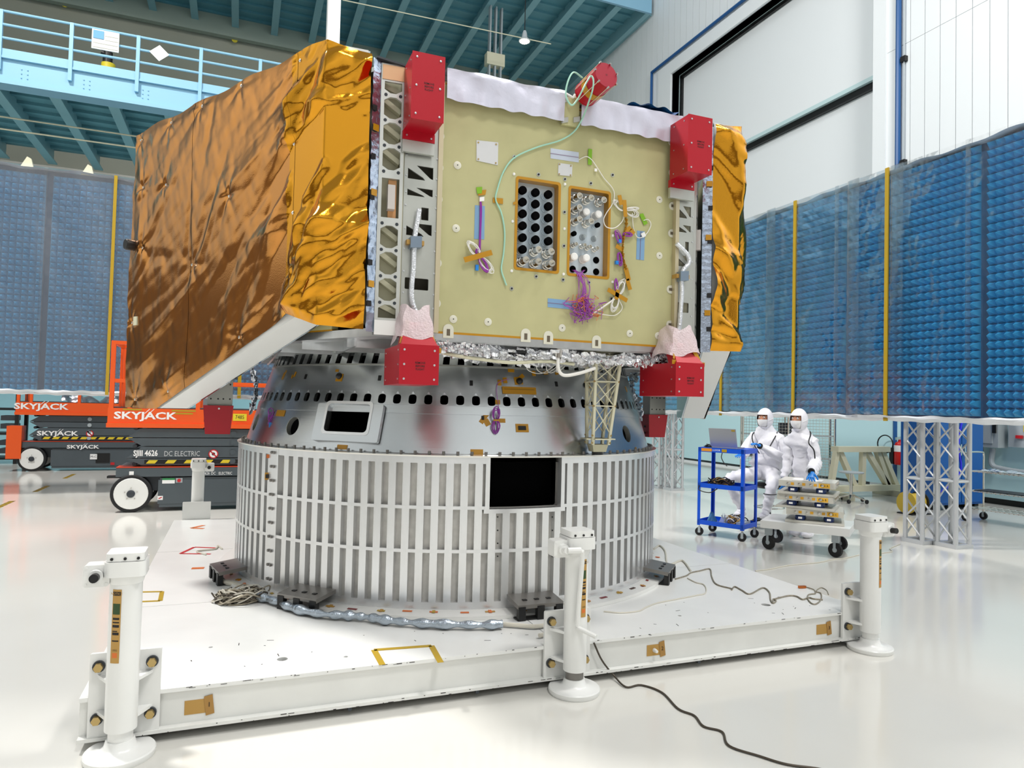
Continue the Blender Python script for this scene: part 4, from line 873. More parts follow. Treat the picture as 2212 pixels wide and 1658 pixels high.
# ---- top blankets
def blanket(name, xa, xb, lab, seed, ztop=ZT+0.02):
    rs = np.random.RandomState(seed); ph = rs.rand(8)*6
    def fn(a, b):
        x = xa+(xb-xa)*a; wv = 0.006*math.sin(a*11+ph[0]+b*3)+0.004*math.sin(a*27+ph[1]+b*5)+0.004*math.sin(b*13+a*9+ph[2])
        if b < 0.42:
            t = b/0.42; return V(x, Y0-0.05-wv*t-0.005*math.sin(a*40+ph[3])*(1-t), ztop-0.205*(1-t)+0.005*math.sin(a*31+ph[4])*(1-t))
        t = (b-0.42)/0.58; return V(x, Y0-0.05+0.6*t, ztop+0.02*math.sin(math.pi*t)+wv*0.6+0.02*math.sin(a*8+ph[5])*t)
    o = MB().grid(fn, 70, 26).build(name, BLANKET); tag(o, lab, 'blanket', 'white blankets along the top edge'); return o
blanket('top_blanket', 1.17, 2.0, 'white blanket over the top edge left of the red cylinder', 1)
blanket('top_blanket', 2.13, 2.96, 'white blanket over the top edge right of the red cylinder', 4)
tag(MB().grid(lambda a, b: V(2.5+0.42*a, Y0-0.056+0.3*b, ZT+0.03+0.05*math.sin(math.pi*a)*(0.4+0.6*math.sin(b*3))+0.01*math.sin(a*20)), 24, 10).build('blue_film', mat('blue_film', '#2A7FC8', 0.5, 0.2, bump=(8, 0.5))), 'glossy blue film lying on the right blanket', 'film')
tag(MB().add([(1.23, 4.6, ZT), (1.36, 4.6, ZT), (1.33, 4.75, ZT), (1.29, 4.63, ZT+0.17)], [(0, 1, 3), (1, 2, 3), (2, 0, 3)]).build('film_peak', FOILS, flat=True), 'pointed silver foil peak behind the upper left red cover', 'foil')
# ---- underside ribs, harness
gr = MB()
MB().plate(hexpts(0.96), [], (0, 0, ZB-0.002), EX, EY, 0.006).build('bottom_skin', ALUS, bus)
for k in range(11):
    x = XL-0.9+k*0.42
    hw_ = HA*0.93 if abs(x-XM) < HS/2 else (HS-abs(x-XM))*math.sqrt(3)*0.93
    if hw_ > 0.2: MB().box(x-0.008, x+0.008, HC[1]-hw_, HC[1]+hw_, ZB-0.09, ZB-0.006).build('bottom_rib', ALU, bus)
for k in range(9):
    y = HC[1]-1.75+k*0.43; hl = HS-abs(y-HC[1])/math.sqrt(3)-0.1
    MB().box(XM-hl, XM+hl, y-0.008, y+0.008, ZB-0.09, ZB-0.006).build('bottom_rib', ALU, bus)
MB().box(1.16, 2.92, Y0+0.02, Y0+0.06, ZB-0.05, ZB-0.03).build('front_lip', ALU, bus)
rs = np.random.RandomState(7); ph = rs.rand(12)*6.28
def crumple(a, b, path, r0, seed):
    rs_ = np.random.RandomState(seed); P_ = rs_.rand(20)*6.28
    def f_(s_, t_):
        i = s_*(len(path)-1); k = min(int(i), len(path)-2); fr = i-k; c_ = path[k]*(1-fr)+path[k+1]*fr; th = 2*math.pi*t_
        rr = r0*(1+0.35*math.sin(s_*57+3*th+P_[0])+0.3*math.sin(s_*131-5*th+P_[1])+0.25*math.sin(s_*23+P_[2])+0.15*math.sin(s_*301+7*th))
        return c_+V(0.2*rr*math.sin(s_*200), rr*math.cos(th), rr*0.75*math.sin(th))
    return MB().grid(f_, a, b)
fh = thing('foil_harness', 'crumpled silver foil harness running under the front panel', 'harness', (2.0, Y0+0.12, ZB-0.18))
crumple(220, 18, [np.array(p) for p in smooth([(1.15, 4.36, 2.08), (1.35, 4.33, 2.075), (1.6, 4.35, 2.06), (2.0, 4.36, 2.055), (2.4, 4.36, 2.05), (2.75, 4.34, 2.06), (2.9, 4.3, 2.06)], 6)], 0.045, 3).build('foil_wrap', mat('crisp_foil', '#E4E5E8', 1.0, 0.12, bump=(60, 0.4)), fh, flat=True)
crumple(120, 14, [np.array(p) for p in smooth([(1.15, 4.5, 2.07), (1.7, 4.55, 2.04), (2.3, 4.55, 2.04), (2.95, 4.5, 2.08)], 6)], 0.05, 9).build('foil_wrap', mat('crisp_foil', '#E4E5E8'), fh, flat=True)
MB().tube(smooth([onY(950, 760, 4.36), onY(1000, 770, 4.32), onY(1060, 778, 4.32), onY(1110, 783, 4.33), onY(1180, 780, 4.34), onY(1240, 786, 4.34)]), 0.012, 8).build('cream_cable', CREAM, fh)
MB().tube(smooth([onY(1206, 765, 4.33), onY(1206, 795, 4.3), onY(1218, 810, 4.3), onY(1250, 806, 4.3), onY(1285, 795, 4.32)]), 0.012, 8).build('white_cable', WCABLE, fh)
MB().spin([(0.028, 0), (0.028, 0.05), (0.02, 0.05), (0.02, 0.08)], onY(1206, 772, 4.33), EZ, 14).build('coax_plug', CHROME, fh)
MB().obox(onY(1118, 760, 4.34), V(0.06, 0, 0.004), V(0, 0.02, 0), V(0, 0, 0.012)).build('black_sleeve', BLACK, fh)
for k in range(4): MB().tube(smooth([onY(1135+k*22, 782, 4.6), onY(1142+k*20, 800, 4.62), onY(1170+k*12, 806-k, 4.66), onY(1200+k*8, 788, 4.62)]), 0.003, 5).build('thin_lead', WCABLE, fh)
# ================================================================== gold foil panels
SO, SI, FS = 0.30, 0.07, 0.13
def zbot(t): return np.interp(t, [-0.3, 0.0, 0.30, 2.1, 3.0], [2.14, 2.15, 2.235, 1.612, 1.612])
def wrinkle(U_, Z_, seed, amp, pts, ncre):
    rs_ = np.random.RandomState(seed); D = np.zeros_like(U_)
    for _ in range(ncre):
        kk = rs_.rand(); front = kk < 0.6; u0 = rs_.uniform(-0.25, 0.02) if kk < 0.22 else rs_.uniform(-0.05, 0.45) if front else rs_.uniform(0.3, 2.7); z0 = rs_.uniform(2.2, 3.85) if front else rs_.uniform(1.6, 3.9)
        an = rs_.normal(0.95, 0.35) if front else rs_.normal(0.75, 0.5); L = rs_.uniform(0.2, 0.7) if front else rs_.uniform(0.15, 0.6); wd = rs_.uniform(0.04, 0.15); a = rs_.uniform(-1, 1)*amp*(1.35 if front else 0.5)
        dx, dz = U_-u0, Z_-z0; al_ = -dx*math.cos(an)+dz*math.sin(an); ac = dx*math.sin(an)+dz*math.cos(an)
        D += a*np.exp(-(al_/L)**2)*np.maximum(0, 1-np.abs(ac)/wd*(1+0.6*al_/L*0.5))*wd*6
    for (u0, z0) in pts:
        dx, dz = U_-u0, Z_-z0; r = np.hypot(dx, dz)+1e-4; th = np.arctan2(dz, dx); k = rs_.randint(5, 8)
        D += -0.018*np.exp(-r/0.05)+0.0075*np.abs(np.sin(th*k/2+rs_.rand()*6))*np.exp(-(r/0.2)**2)*np.minimum(1, r/0.05)
    for k in range(14):
        kx, kz = rs_.normal(0, 16), rs_.normal(0, 12); D += 0.0009*np.abs(np.sin(U_*kx+Z_*kz+rs_.rand()*6))
    D += 0.010*np.sin(U_*2.3+1)*np.sin(Z_*3.1)
    return D
def foil_panel(side, lab, seed, nu, nz):
    S = (lambda p: V(p[0], p[1], p[2])) if side < 0 else (lambda p: V(2*XM-p[0], p[1], p[2]))
    t = thing('gold_foil_panel', lab, 'foil panel', tuple(S(V(-0.1, 5.0, 1.62))), 'gold foil panels on the sides of the spacecraft')
    n = V(-0.866, -0.5, 0); td = V(-0.5, 0.866, 0); cor = V(XL, Y0, 0)
    us = np.concatenate([np.linspace(-(SO-SI), 0, max(6, nu//9)), np.linspace(0, 2.68, nu)[1:]])
    U_, T_ = np.meshgrid(us, np.linspace(0, 1, nz), indexing='ij'); zb = zbot(U_); top = 3.87+0.012*np.sin(U_*9)-0.03*np.clip((-U_)/0.23, 0, 1); Z_ = zb+(top-zb)*T_
    FAST = [(0.3, 2.5), (0.3, 2.86), (0.32, 3.3), (0.28, 3.82), (1.0, 3.84), (1.55, 3.83), (2.05, 3.82), (2.6, 3.8), (2.5, 3.4), (2.45, 2.9), (1.62, 2.68), (2.62, 2.3), (0.9, 2.12), (1.9, 1.75), (2.5, 1.68), (1.1, 3.1), (2.1, 3.35)]
    D = wrinkle(U_, Z_, seed, 0.055, FAST, 125)
    edge = np.minimum(1, np.minimum((Z_-zb)/0.06, (top-Z_)/0.06)); D = D*np.clip(0.35+0.65*edge, 0, 1)
    q = MB(); vs = []
    for i in range(U_.shape[0]):
        u_ = us[i]; w_ = min(1, max(0, (u_+0.05)/0.1)); nr = unit(n*w_+(n*0.49-td*0.87)*(1-w_))
        base = cor+n*(SO+min(u_, 0))+td*(FS*(1+min(u_, 0)/(SO-SI)) if u_ < 0 else FS+u_*(2.68-FS)/2.68)
        for j in range(nz):
            p = base+nr*(0.008+max(-0.004, D[i, j])); p[2] = Z_[i, j]; vs.append(S(p))
    fs = [(i*nz+j, (i+1)*nz+j, (i+1)*nz+j+1, i*nz+j+1) for i in range(U_.shape[0]-1) for j in range(nz-1)]
    if side < 0: fs = [f_[::-1] for f_ in fs]
    k = int(np.argmin(np.abs(us-0.36))); ca = k
    me_front = MB(); me_front.add(vs, [f_ for f_ in fs if min(f_)//nz < ca]); me_front.build('front_foil', GOLD, t, ang=60)
    mb2 = MB(); mb2.add(vs, [f_ for f_ in fs if min(f_)//nz >= ca])
    used = sorted({i for f_ in mb2.f for i in f_}); mp = {o_: i for i, o_ in enumerate(used)}; m3 = MB(); m3.add([mb2.v[i] for i in used], [tuple(mp[i] for i in f_) for f_ in mb2.f]); m3.build('side_foil', GOLDB, t, ang=60)
    # rigid panel inside: white edges, mirror inner face
    poly = [(-0.0, 2.155), (0.30, 2.24), (2.1, 1.618), (2.66, 1.618), (2.66, 3.86), (0.0, 3.86)]
    def prism(s0, s1, sh=0.0):
        a = [S(cor+n*s0+td*max(tt, 0.012)+V(0, 0, zz)) for tt, zz in poly]; b = [S(cor+n*s1+td*(max(tt, FS*(s1-SI)/(SO-SI)+0.012))+V(0, 0, zz)) for tt, zz in poly]; m = len(poly)
        f_ = [tuple(range(m)), tuple(range(2*m-1, m-1, -1))]+[(i, m+i, m+(i+1) % m, (i+1) % m) for i in range(m)]
        if side > 0: f_ = [x[::-1] for x in f_]
        q_ = MB(); q_.add(a+b, f_); return q_
    prism(SI+0.014, SO-0.004).build('panel_core', mat('white_edge_panel', '#EFF0EE', 0.05, 0.35), t, flat=True)
    prism(SI, SI+0.012).build('mirror_face', MIRROR, t, flat=True)
    for u0, z0 in FAST:
        i = int(np.argmin(np.abs(us-u0))); j = int(np.clip(round((z0-zb[i, 0])/(top[i, 0]-zb[i, 0])*(nz-1)), 0, nz-1)); p = np.array(vs[i*nz+j]); nn_ = S(n) if side < 0 else V(0.866, -0.5, 0)
        MB().spin([(0.011, -0.004), (0.011, 0.004), (0.006, 0.008), (0, 0.008)], p, nn_, 10).build('button', CHROME, t)
    for u0 in (0.33, 1.66):
        i = int(np.argmin(np.abs(us-u0))); nn_ = n if side < 0 else V(0.866, -0.5, 0); tt_ = td if side < 0 else V(0.5, 0.866, 0)
        sq = MB(); sq.grid(lambda a, b: np.array(vs[min(max(i+int(round((a-0.5)*4)), 0), len(us)-1)*nz+int(round(b*(nz-1)))])+nn_*0.0015, 4, nz-1); sq.build('seam_tape', GOLD if u0 < 1 else GOLDB, t, ang=60)
    return t, S, n, td, cor
gp, S_, n_g, t_g, c_g = foil_panel(-1, 'large wrinkled gold foil panel on the left of the spacecraft', 21, 230, 170)
foil_panel(1, 'gold foil panel seen nearly edge-on at the right of the spacecraft', 8, 120, 130)
p = c_g+n_g*(SO+0.01)+t_g*2.6+V(0, 0, 2.93)
MB().spin([(0.03, 0), (0.034, 0.02), (0.042, 0.02), (0.045, 0.075), (0.04, 0.085), (0, 0.085)], p, unit(V(-1, -0.55, 0)), 18).build('black_knob', BLACK, gp)
MB().obox(p+V(0.02, 0.0, -0.05), t_g*0.02, EZ*0.05, n_g*0.01).build('knob_bracket', BLACK, gp)
MB().obox(c_g+n_g*(SO+0.02)+t_g*2.52+V(0, 0, 2.31), t_g*0.03, EZ*0.035, n_g*0.01).build('foil_vent', CREAM, gp)
# ================================================================== red covers
def redcover(x0, x1, yf, yb, z0, z1, lab, lower, txt=True):
    t = thing('thruster_cover', lab, 'cover', ((x0+x1)/2, (yf+yb)/2, z0), 'red covers over the thrusters')
    MB().box(x0, x1, yf+0.004, yb, z0, z1).build('cover_body', RED, t)
    MB().plate([(x0-0.003, z0-0.002), (x1+0.003, z0-0.002), (x1+0.003, z1+0.002), (x0-0.003, z1+0.002)], [], (0, yf, 0), EX, EZ, 0.004).build('front_plate', RED, t)
    zs = (z0+0.03, (z0+z1)/2, z1-0.03)
    for x in (x0+0.025, x1-0.025):
        for z in zs: MB().spin([(0.0065, 0), (0.0065, 0.003), (0.003, 0.004), (0, 0.004)], (x, yf, z), NY, 10).build('screw', ALU, t)
    for z in zs:
        for y in (yf+0.05, yb-0.05): MB().cyl((x0, y, z), (x0-0.004, y, z), 0.005, n=8).build('rivet', ALU, t)
    zc = (z0+z1)/2+(0.02 if not lower else 0.01)
    for k, s_ in enumerate(('REMOVE', 'BEFORE', 'FLIGHT')): text('stencil', s_, INK, ((x0+x1)/2+0.005, yf, zc-k*0.019), EX, EZ, 0.0125, t, squash=0.95, bold=0.01)
    if lower:
        a = [(x0+0.005, yf+0.002, z1), (x1-0.005, yf+0.002, z1), (x1-0.06, yf+0.14, z1+0.15), (x0+0.06, yf+0.14, z1+0.15)]; b = [(p_[0], p_[1]+0.1, p_[2]) for p_ in a]
        MB().add(a+b, [(0, 1, 2, 3), (7, 6, 5, 4), (0, 4, 5, 1), (1, 5, 6, 2), (2, 6, 7, 3), (3, 7, 4, 0)]).build('sloped_neck', RED, t)
    else:
        MB().box(x0-0.004, x1+0.004, yb-0.02, yb+0.01, z0-0.055, z0).build('flange', RED, t)
        for x in (x0+0.02, x1-0.02): MB().cyl((x, yb-0.02, z0-0.03), (x, yb-0.025, z0-0.03), 0.006, n=8).build('screw', ALU, t)
        MB().box(x0-0.004, x1+0.004, yb-0.016, yb+0.008, z0-0.13, z0-0.056).build('mount_plate', ALUS, t)
    return t
redcover(0.893, 1.088, 4.0, 4.22, 3.387, 3.787, 'red cover box at the top left of the front panel', False)
redcover(2.845, 3.042, 4.0, 4.22, 3.357, 3.757, 'red cover box at the top right of the front panel', False)
redcover(0.868, 1.10, 4.0, 4.46, 1.814, 2.045, 'red cover box hanging below the left corner post', True)
redcover(2.776, 3.004, 4.0, 4.46, 1.797, 2.025, 'red cover box hanging below the right corner post', True)
def wrap(x0, x1, lab, seed, wide=0.0):
    t = thing('bubble_wrap', lab, 'bubble wrap', ((x0+x1)/2, 4.15, 2.1), 'wrap around the lower red covers')
    rs_ = np.random.RandomState(seed); ph = rs_.rand(6)*6
    def f_(a, b):
        th = math.pi*(1.15-1.3*a); rx = (x1-x0)/2*(0.72+0.30*(1-b))+wide*(1-b); c_ = (x0+x1)/2
        cs, sn = math.cos(th), math.sin(th); k = 1/max(abs(cs), abs(sn))
        k = k**0.6
        return V(c_+rx*cs*k+0.006*math.sin(a*30+ph[0]+b*9), 4.23-0.16*max(-0.3, sn)*k*(0.85+0.25*(1-b))-0.02, 2.06+0.22*b+0.02*math.sin(a*14+ph[1])+(0.06*(0.5-abs(a-0.5))*(1-b)*1.2))
    MB().grid(f_, 48, 16).build('wrap_sheet', BUBBLE, t)
    for s_ in (-1, 1):
        c_ = (x0+x1)/2
        MB().bar((c_+s_*0.1, 4.04, 2.05), (c_+s_*0.052, 4.1, 2.2), 0.03, 0.004, up=EY).build('amber_tape', KAPTON, t)
    MB().bar((x0+0.1 if seed == 1 else x0-0.02, 4.02, 2.03), (x1+0.02, 4.02, 2.02), 0.03, 0.004, up=EY).build('amber_tape', KAPTON, t)
wrap(0.868, 1.10, 'pink-tinted wrap taped around the left lower red cover', 1)
wrap(2.776, 3.004, 'pink-tinted wrap taped around the right lower red cover', 5, 0.03)
def smallcover(cx, cy, lab, s_):
    t = thing('sensor_cover', lab, 'cover', (cx, cy, 1.4), 'small red covers on the side posts')
    a = [(cx-0.13, cy-0.09, 1.645), (cx+0.1, cy-0.09, 1.645), (cx+0.1, cy+0.14, 1.645), (cx-0.13, cy+0.14, 1.645)]; b = [(cx-0.11, cy-0.07, 1.41), (cx+0.08, cy-0.07, 1.41), (cx+0.08, cy+0.1, 1.41), (cx-0.11, cy+0.1, 1.41)]
    MB().add(a+b, [(0, 1, 2, 3), (7, 6, 5, 4), (0, 4, 5, 1), (1, 5, 6, 2), (2, 6, 7, 3), (3, 7, 4, 0)]).build('cover_body', RED, t, flat=True)
    MB().spin([(0.008, 0), (0.008, 0.004), (0, 0.004)], (cx-0.01, cy-0.09, 1.62), NY, 8).build('screw', ALU, t)
    for z in (1.45, 1.52, 1.59): MB().cyl((cx-0.118, cy, z), (cx-0.124, cy, z), 0.012, n=8).build('port', INK, t)
    pst = MB().box(cx-0.1, cx+0.09, cy-0.06, cy+0.08, 1.645, 2.1).build('side_post', mat('grey_post', '#B9BAB4', 0.4, 0.45), t)
    for z in (1.7, 1.82, 1.94):
        for x in (cx-0.02, cx+0.02, cx-0.075, cx+0.07): MB().cyl((x, cy-0.06, z), (x, cy-0.062, z), 0.007, n=8).build('hole', INK, pst)
smallcover(-0.135, 6.28, 'small red cover on the grey post below the left foil panel', -1)
smallcover(4.1, 6.28, 'small red cover on the grey post right of the cone', 1)
# loose silver foil by the left post
tag(crumple(40, 10, [np.array(p_) for p_ in smooth([(0.06, 6.3, 2.06), (0.12, 6.35, 1.9), (0.14, 6.3, 1.75), (0.1, 6.3, 1.62)], 4)], 0.06, 12).build('loose_foil', FOILS, flat=True), 'loose crumpled silver foil beside the left grey post', 'foil')
tag(crumple(40, 10, [np.array(p_) for p_ in smooth([(3.75, 6.1, 2.06), (3.72, 6.15, 1.9), (3.78, 6.1, 1.75), (3.8, 6.1, 1.62)], 4)], 0.05, 14).build('loose_foil', FOILS, flat=True), 'loose crumpled silver foil beside the right grey post', 'foil')
# ================================================================== red cylinder on its bracket
rcyl = thing('antenna_cover', 'red cylindrical cover with tie rods tilted above the top edge', 'cover', tuple(onY(1240, 240, 4.25)))
p1 = onY(1309, 162.5, 3.98); p0 = onY(1266, 203, 4.22); ax = unit(p1-p0); Rr = 0.083; u2, v2, _ = basis(ax)
MB().cyl(p0, p1, Rr, n=40).build('can', RED, rcyl); MB().cyl(p1, p1+ax*0.004, Rr*1.02, n=40).build('front_disc', mat('dark_red_disc', '#A30228', 0.1, 0.45), rcyl); MB().cyl(p0-ax*0.006, p0, Rr*1.03, n=40).build('rear_disc', RED, rcyl)
for k in range(7):
    a = 2*math.pi*k/7+0.3; d = (math.cos(a)*u2+math.sin(a)*v2)*(Rr+0.006)
    MB().cyl(p0+d, p1+d+ax*0.01, 0.0022, n=6).build('tie_rod', CREAM, rcyl); MB().cyl(p1+d-ax*0.002, p1+d+ax*0.014, 0.007, n=6).build('nut', CHROME, rcyl)
mid = p0*0.55+p1*0.45
MB().cyl(mid-ax*0.035, mid+ax*0.02, Rr+0.0025, n=40, caps=False).build('amber_band', KAPTON, rcyl)
text('disc_mark', '10', INK, p1+ax*0.005+u2*0, unit(np.cross(EZ, ax)), unit(np.cross(ax, np.cross(EZ, ax))), 0.012, rcyl)
bb = onY(1222, 235, Y0+0.02)
MB().bar(p0-ax*0.005, V(p0[0]-0.09, Y0+0.1, ZT-0.05), 0.07, 0.04).build('bracket_arm', PRIMER, rcyl)
MB().box(bb[0]-0.05, bb[0]+0.08, Y0-0.03, Y0-0.01, ZT-0.2, ZT-0.0).build('bracket_plate', PRIMER, rcyl)
for dx, dz in ((-0.03, -0.17), (0.06, -0.15), (-0.03, -0.03)): MB().obox((bb[0]+dx, Y0-0.033, ZT+dz), V(0.025, 0, 0.008), V(0, 0.003, 0), V(0, 0, 0.018)).build('lug', ALUS, rcyl)
MB().obox(onY(1213, 208, Y0-0.02), V(0.02, 0, 0), V(0, 0.02, 0), V(0, 0, 0.03)).build('black_connector', BLACK, rcyl)
MB().tube(smooth([onY(1216, 198, Y0-0.04), onY(1228, 205, Y0-0.06), onY(1238, 210, Y0-0.08), onY(1242, 204, 4.2)]), 0.008, 8).build('white_pigtail', WCABLE, rcyl)
mc = MB().tube(smooth([onY(1258, 168, 4.12), onY(1240, 156, 4.08), onY(1229, 170, 4.06), onY(1222, 198, 4.06), onY(1226, 217, 4.06), onY(1236, 227, 4.06), onY(1247, 215, 4.04), onY(1258, 195, 4.0), onY(1268, 176, 3.98), onY(1277, 164, 3.96), onY(1282, 175, 3.95), onY(1279, 198, 3.97), onY(1270, 225, 4.05), onY(1258, 256, 4.2), fp(1240, 284, 0.02), fp(1210, 303, 0.014), fp(1160, 318, 0.012), fp(1112, 340, 0.012), fp(1088, 370, 0.012), fp(1074, 410, 0.012), fp(1071, 432, 0.012), fp(1083, 460, 0.012), fp(1090, 500, 0.012), fp(1088, 545, 0.012), fp(1083, 580, 0.012), fp(1090, 605, 0.012), fp(1094, 616, 0.012)], 7), 0.0055, 8).build('mint_cable', MINT); tag(mc, 'mint green cable looping from the red cylinder down the khaki panel', 'cable')
# ================================================================== wire bundles on the panel
def loops(t, x, y, ang_, n, L, wd, m, seed, d=0.02, name='loops', r=0.0025):
    rs_ = np.random.RandomState(seed); c_ = fp(x, y, d); q = MB(); dv = V(math.cos(ang_), 0, math.sin(ang_)); pv_ = V(-math.sin(ang_), 0, math.cos(ang_))
    for k in range(n):
        L2, w2, o2 = L*rs_.uniform(0.75, 1.1), wd*rs_.uniform(0.6, 1.1), rs_.uniform(-0.008, 0.008)
        q.tube([c_+dv*(L2*(1-math.cos(s_))/2)+pv_*(w2*math.sin(s_))+V(0, o2, 0) for s_ in np.linspace(0, 2*math.pi, 15)], r, 5)
    return q.build(name, m, t)
def tie(t, x, y, w_, h_, a, d=0.03, m=KAPTON):
    p = fp(x, y, d); dv = V(math.cos(a), 0, math.sin(a)); pv_ = V(-math.sin(a), 0, math.cos(a)); MB().obox(p, dv*w_/2, pv_*h_/2, V(0, 0.0015, 0)).build('amber_tape', m, t)
b = thing('wire_bundle', 'white wire coil tied with amber tape at the left of the khaki panel', 'wire bundle', tuple(fp(1035, 560)))
loops(b, 1034, 552, 2.3, 7, 0.12, 0.03, WCABLE, 1); loops(b, 1036, 556, -0.75, 7, 0.13, 0.03, WCABLE, 2); loops(b, 1035, 552, 1.9, 6, 0.05, 0.015, PURPLE, 3); loops(b, 1036, 556, -1.0, 8, 0.1, 0.02, PURPLE, 4)
tie(b, 1033, 553, 0.2, 0.035, 0.35)
q = MB()
for k in range(5): q.tube(smooth([fp(1034+k, 540, 0.015), fp(1036+k*0.8, 500, 0.01), fp(1037+k, 450, 0.01), fp(1036+k*0.5, 425, 0.012)]), 0.0016, 4)
q.build('leads', PURPLE, b); MB().obox(fp(1041, 430, 0.012), V(0.016, 0, 0.004), V(0, 0.002, 0), V(0, 0, 0.014)).build('tag', LILAC, b); MB().obox(fp(1030, 578, 0.012), V(0.01, 0, 0), V(0, 0.008, 0), V(0, 0, 0.018)).build('blue_plug', GLOVE, b)
b = thing('wire_bundle', 'white wire bow tied with amber tape at the upper right of the panel', 'wire bundle', tuple(fp(1350, 455)))
loops(b, 1349, 453, 2.6, 8, 0.1, 0.028, WCABLE, 5); loops(b, 1352, 453, -0.25, 6, 0.1, 0.03, WCABLE, 6); loops(b, 1352, 452, 0.2, 5, 0.11, 0.012, WCABLE, 7)
tie(b, 1350, 450, 0.03, 0.12, 0.1); tie(b, 1340, 432, 0.03, 0.07, 0.25)
MB().tube(smooth([fp(1250, 345, 0.006), fp(1266, 338, 0.01), fp(1278, 345, 0.01), fp(1290, 362, 0.01), fp(1305, 385, 0.01), fp(1322, 405, 0.01), fp(1327, 420, 0.012), fp(1323, 440, 0.015), fp(1310, 460, 0.02), fp(1304, 475, 0.02), fp(1310, 490, 0.02), fp(1328, 492, 0.02), fp(1344, 478, 0.02), fp(1348, 462, 0.02)]), 0.003, 6).build('lead', WCABLE, b)
MB().tube(smooth([fp(1366, 460, 0.015), fp(1368, 490, 0.012), fp(1375, 510, 0.012), fp(1385, 513, 0.012), fp(1398, 503, 0.012), fp(1406, 485, 0.012), fp(1400, 474, 0.012), fp(1390, 476, 0.012)]), 0.003, 6).build('lead', WCABLE, b)
MB().obox(fp(1390, 507, 0.014), V(0.014, 0, 0.008), V(0, 0.002, 0), V(-0.008, 0, 0.014)).build('tag', LILAC, b); MB().obox(fp(1287, 367, 0.014), V(0.01, 0, 0), V(0, 0.002, 0), V(0, 0, 0.01)).build('tag', LILAC, b)
b = thing('taped_harness', 'amber-taped harness with purple wires and blue plugs right of the recesses', 'harness', tuple(fp(1345, 530)))
crumple(50, 8, [np.array(fp(x, y, 0.02)) for x, y in ((1352, 470), (1353, 485), (1350, 500), (1346, 520), (1344, 545), (1348, 565), (1352, 580))], 0.014, 31).build('amber_wrap', KAPTON, b, flat=True)
for x, y, w_, h_, a in ((1357, 495, 0.05, 0.03, 0.6), (1355, 592, 0.035, 0.09, 0.3), (1358, 614, 0.03, 0.08, 0.35), (1338, 535, 0.06, 0.03, -0.4), (1366, 500, 0.04, 0.03, -0.8)): tie(b, x, y, w_, h_, a, 0.024)
loops(b, 1346, 505, 0.0, 7, 0.07, 0.015, PURPLE, 11); loops(b, 1340, 525, 2.0, 8, 0.09, 0.02, PURPLE, 12); loops(b, 1337, 545, -1.4, 8, 0.09, 0.018, PURPLE, 13)
for x, y in ((1338, 521), (1332, 567)): MB().obox(fp(x, y, 0.02), V(0.011, 0, 0), V(0, 0.01, 0), V(0, 0, 0.012)).build('blue_plug', GLOVE, b)
b = thing('wire_bundle', 'white wire bow with amber tape below the right recess', 'wire bundle', tuple(fp(1333, 635)))
loops(b, 1334, 636, 1.15, 8, 0.12, 0.028, WCABLE, 15); loops(b, 1333, 640, -1.9, 8, 0.11, 0.03, WCABLE, 16); loops(b, 1332, 630, 1.7, 7, 0.09, 0.012, PURPLE, 17)
tie(b, 1334, 637, 0.17, 0.03, -0.4); tie(b, 1333, 636, 0.03, 0.07, -0.2)
MB().tube([fp(1328, 645, 0.02), fp(1275, 682, 0.025)], 0.006, 6).build('lead', WCABLE, b); MB().tube(smooth([fp(1336, 645, 0.02), fp(1344, 665, 0.015), fp(1330, 680, 0.015), fp(1310, 680, 0.015), fp(1290, 676, 0.015)]), 0.003, 6).build('lead', WCABLE, b)
b = thing('wire_bundle', 'tangled purple wires falling from the right recess to a dense knot', 'wire bundle', tuple(fp(1265, 662)))
rs_ = np.random.RandomState(40); q = MB(); q2 = MB()
for k in range(60):
    a0, b0 = rs_.normal(1265, 14), rs_.normal(664, 14)
    pts = [fp(a0+rs_.normal(0, 9), b0+rs_.normal(0, 9), 0.01+0.05*rs_.rand()) for _ in range(4)]
    (q if k % 4 else q2).tube(smooth(pts, 4), 0.0022, 4)
for k in range(16):
    x0 = rs_.uniform(1252, 1272); q.tube(smooth([V(*onY(rs_.choice([1240, 1262])+rs_.normal(0, 2), 583, Y0+0.05)), fp(x0-6, 596, 0.02), fp(x0+rs_.normal(0, 4), 620, 0.02), fp(1262+rs_.normal(0, 10), 655, 0.03)], 5), 0.0018, 4)
q.build('purple_strands', PURPLE, b); q2.build('orange_strands', ORWIRE, b)
# foil-wrapped cables on the posts
def postcable(pts, cb, lab, d=0.07):
    t = thing('foil_cable', lab, 'cable', tuple(onY(*pts[0], Y0-d)))
    P_ = [onY(x, y, Y0-d) for x, y in pts]; MB().tube(smooth(P_), 0.016, 8).build('cable', mat('white_foil_sleeve', '#E7EAF0', 0.6, 0.3, bump=(70, 0.6)), t)
    c_ = onY(*cb, Y0-d)
    MB().obox(c_, V(0.035, 0, 0.004), V(0, 0.03, 0), V(0, 0, 0.035)).build('plug', mat('slate_plug', '#8494A6', 0.5, 0.35), t); MB().obox(c_+V(0, 0.02, 0), V(0.055, 0, 0), V(0, 0.03, 0), V(0, 0, 0.014)).build('plug_bracket', KAPTOND, t)
postcable(((906, 452), (902, 475), (897, 505), (896, 523), (894, 550), (893, 580), (890, 610), (889, 640), (893, 660), (903, 685)), (897, 524), 'foil-wrapped cable with plug on the left corner post', 0.06)
postcable(((1461, 526), (1476, 540), (1486, 552), (1488, 568), (1477, 582), (1472, 600), (1473, 625), (1471, 660), (1468, 700), (1464, 722)), (1474, 597), 'foil-wrapped cable with plug on the right corner post', 0.06)
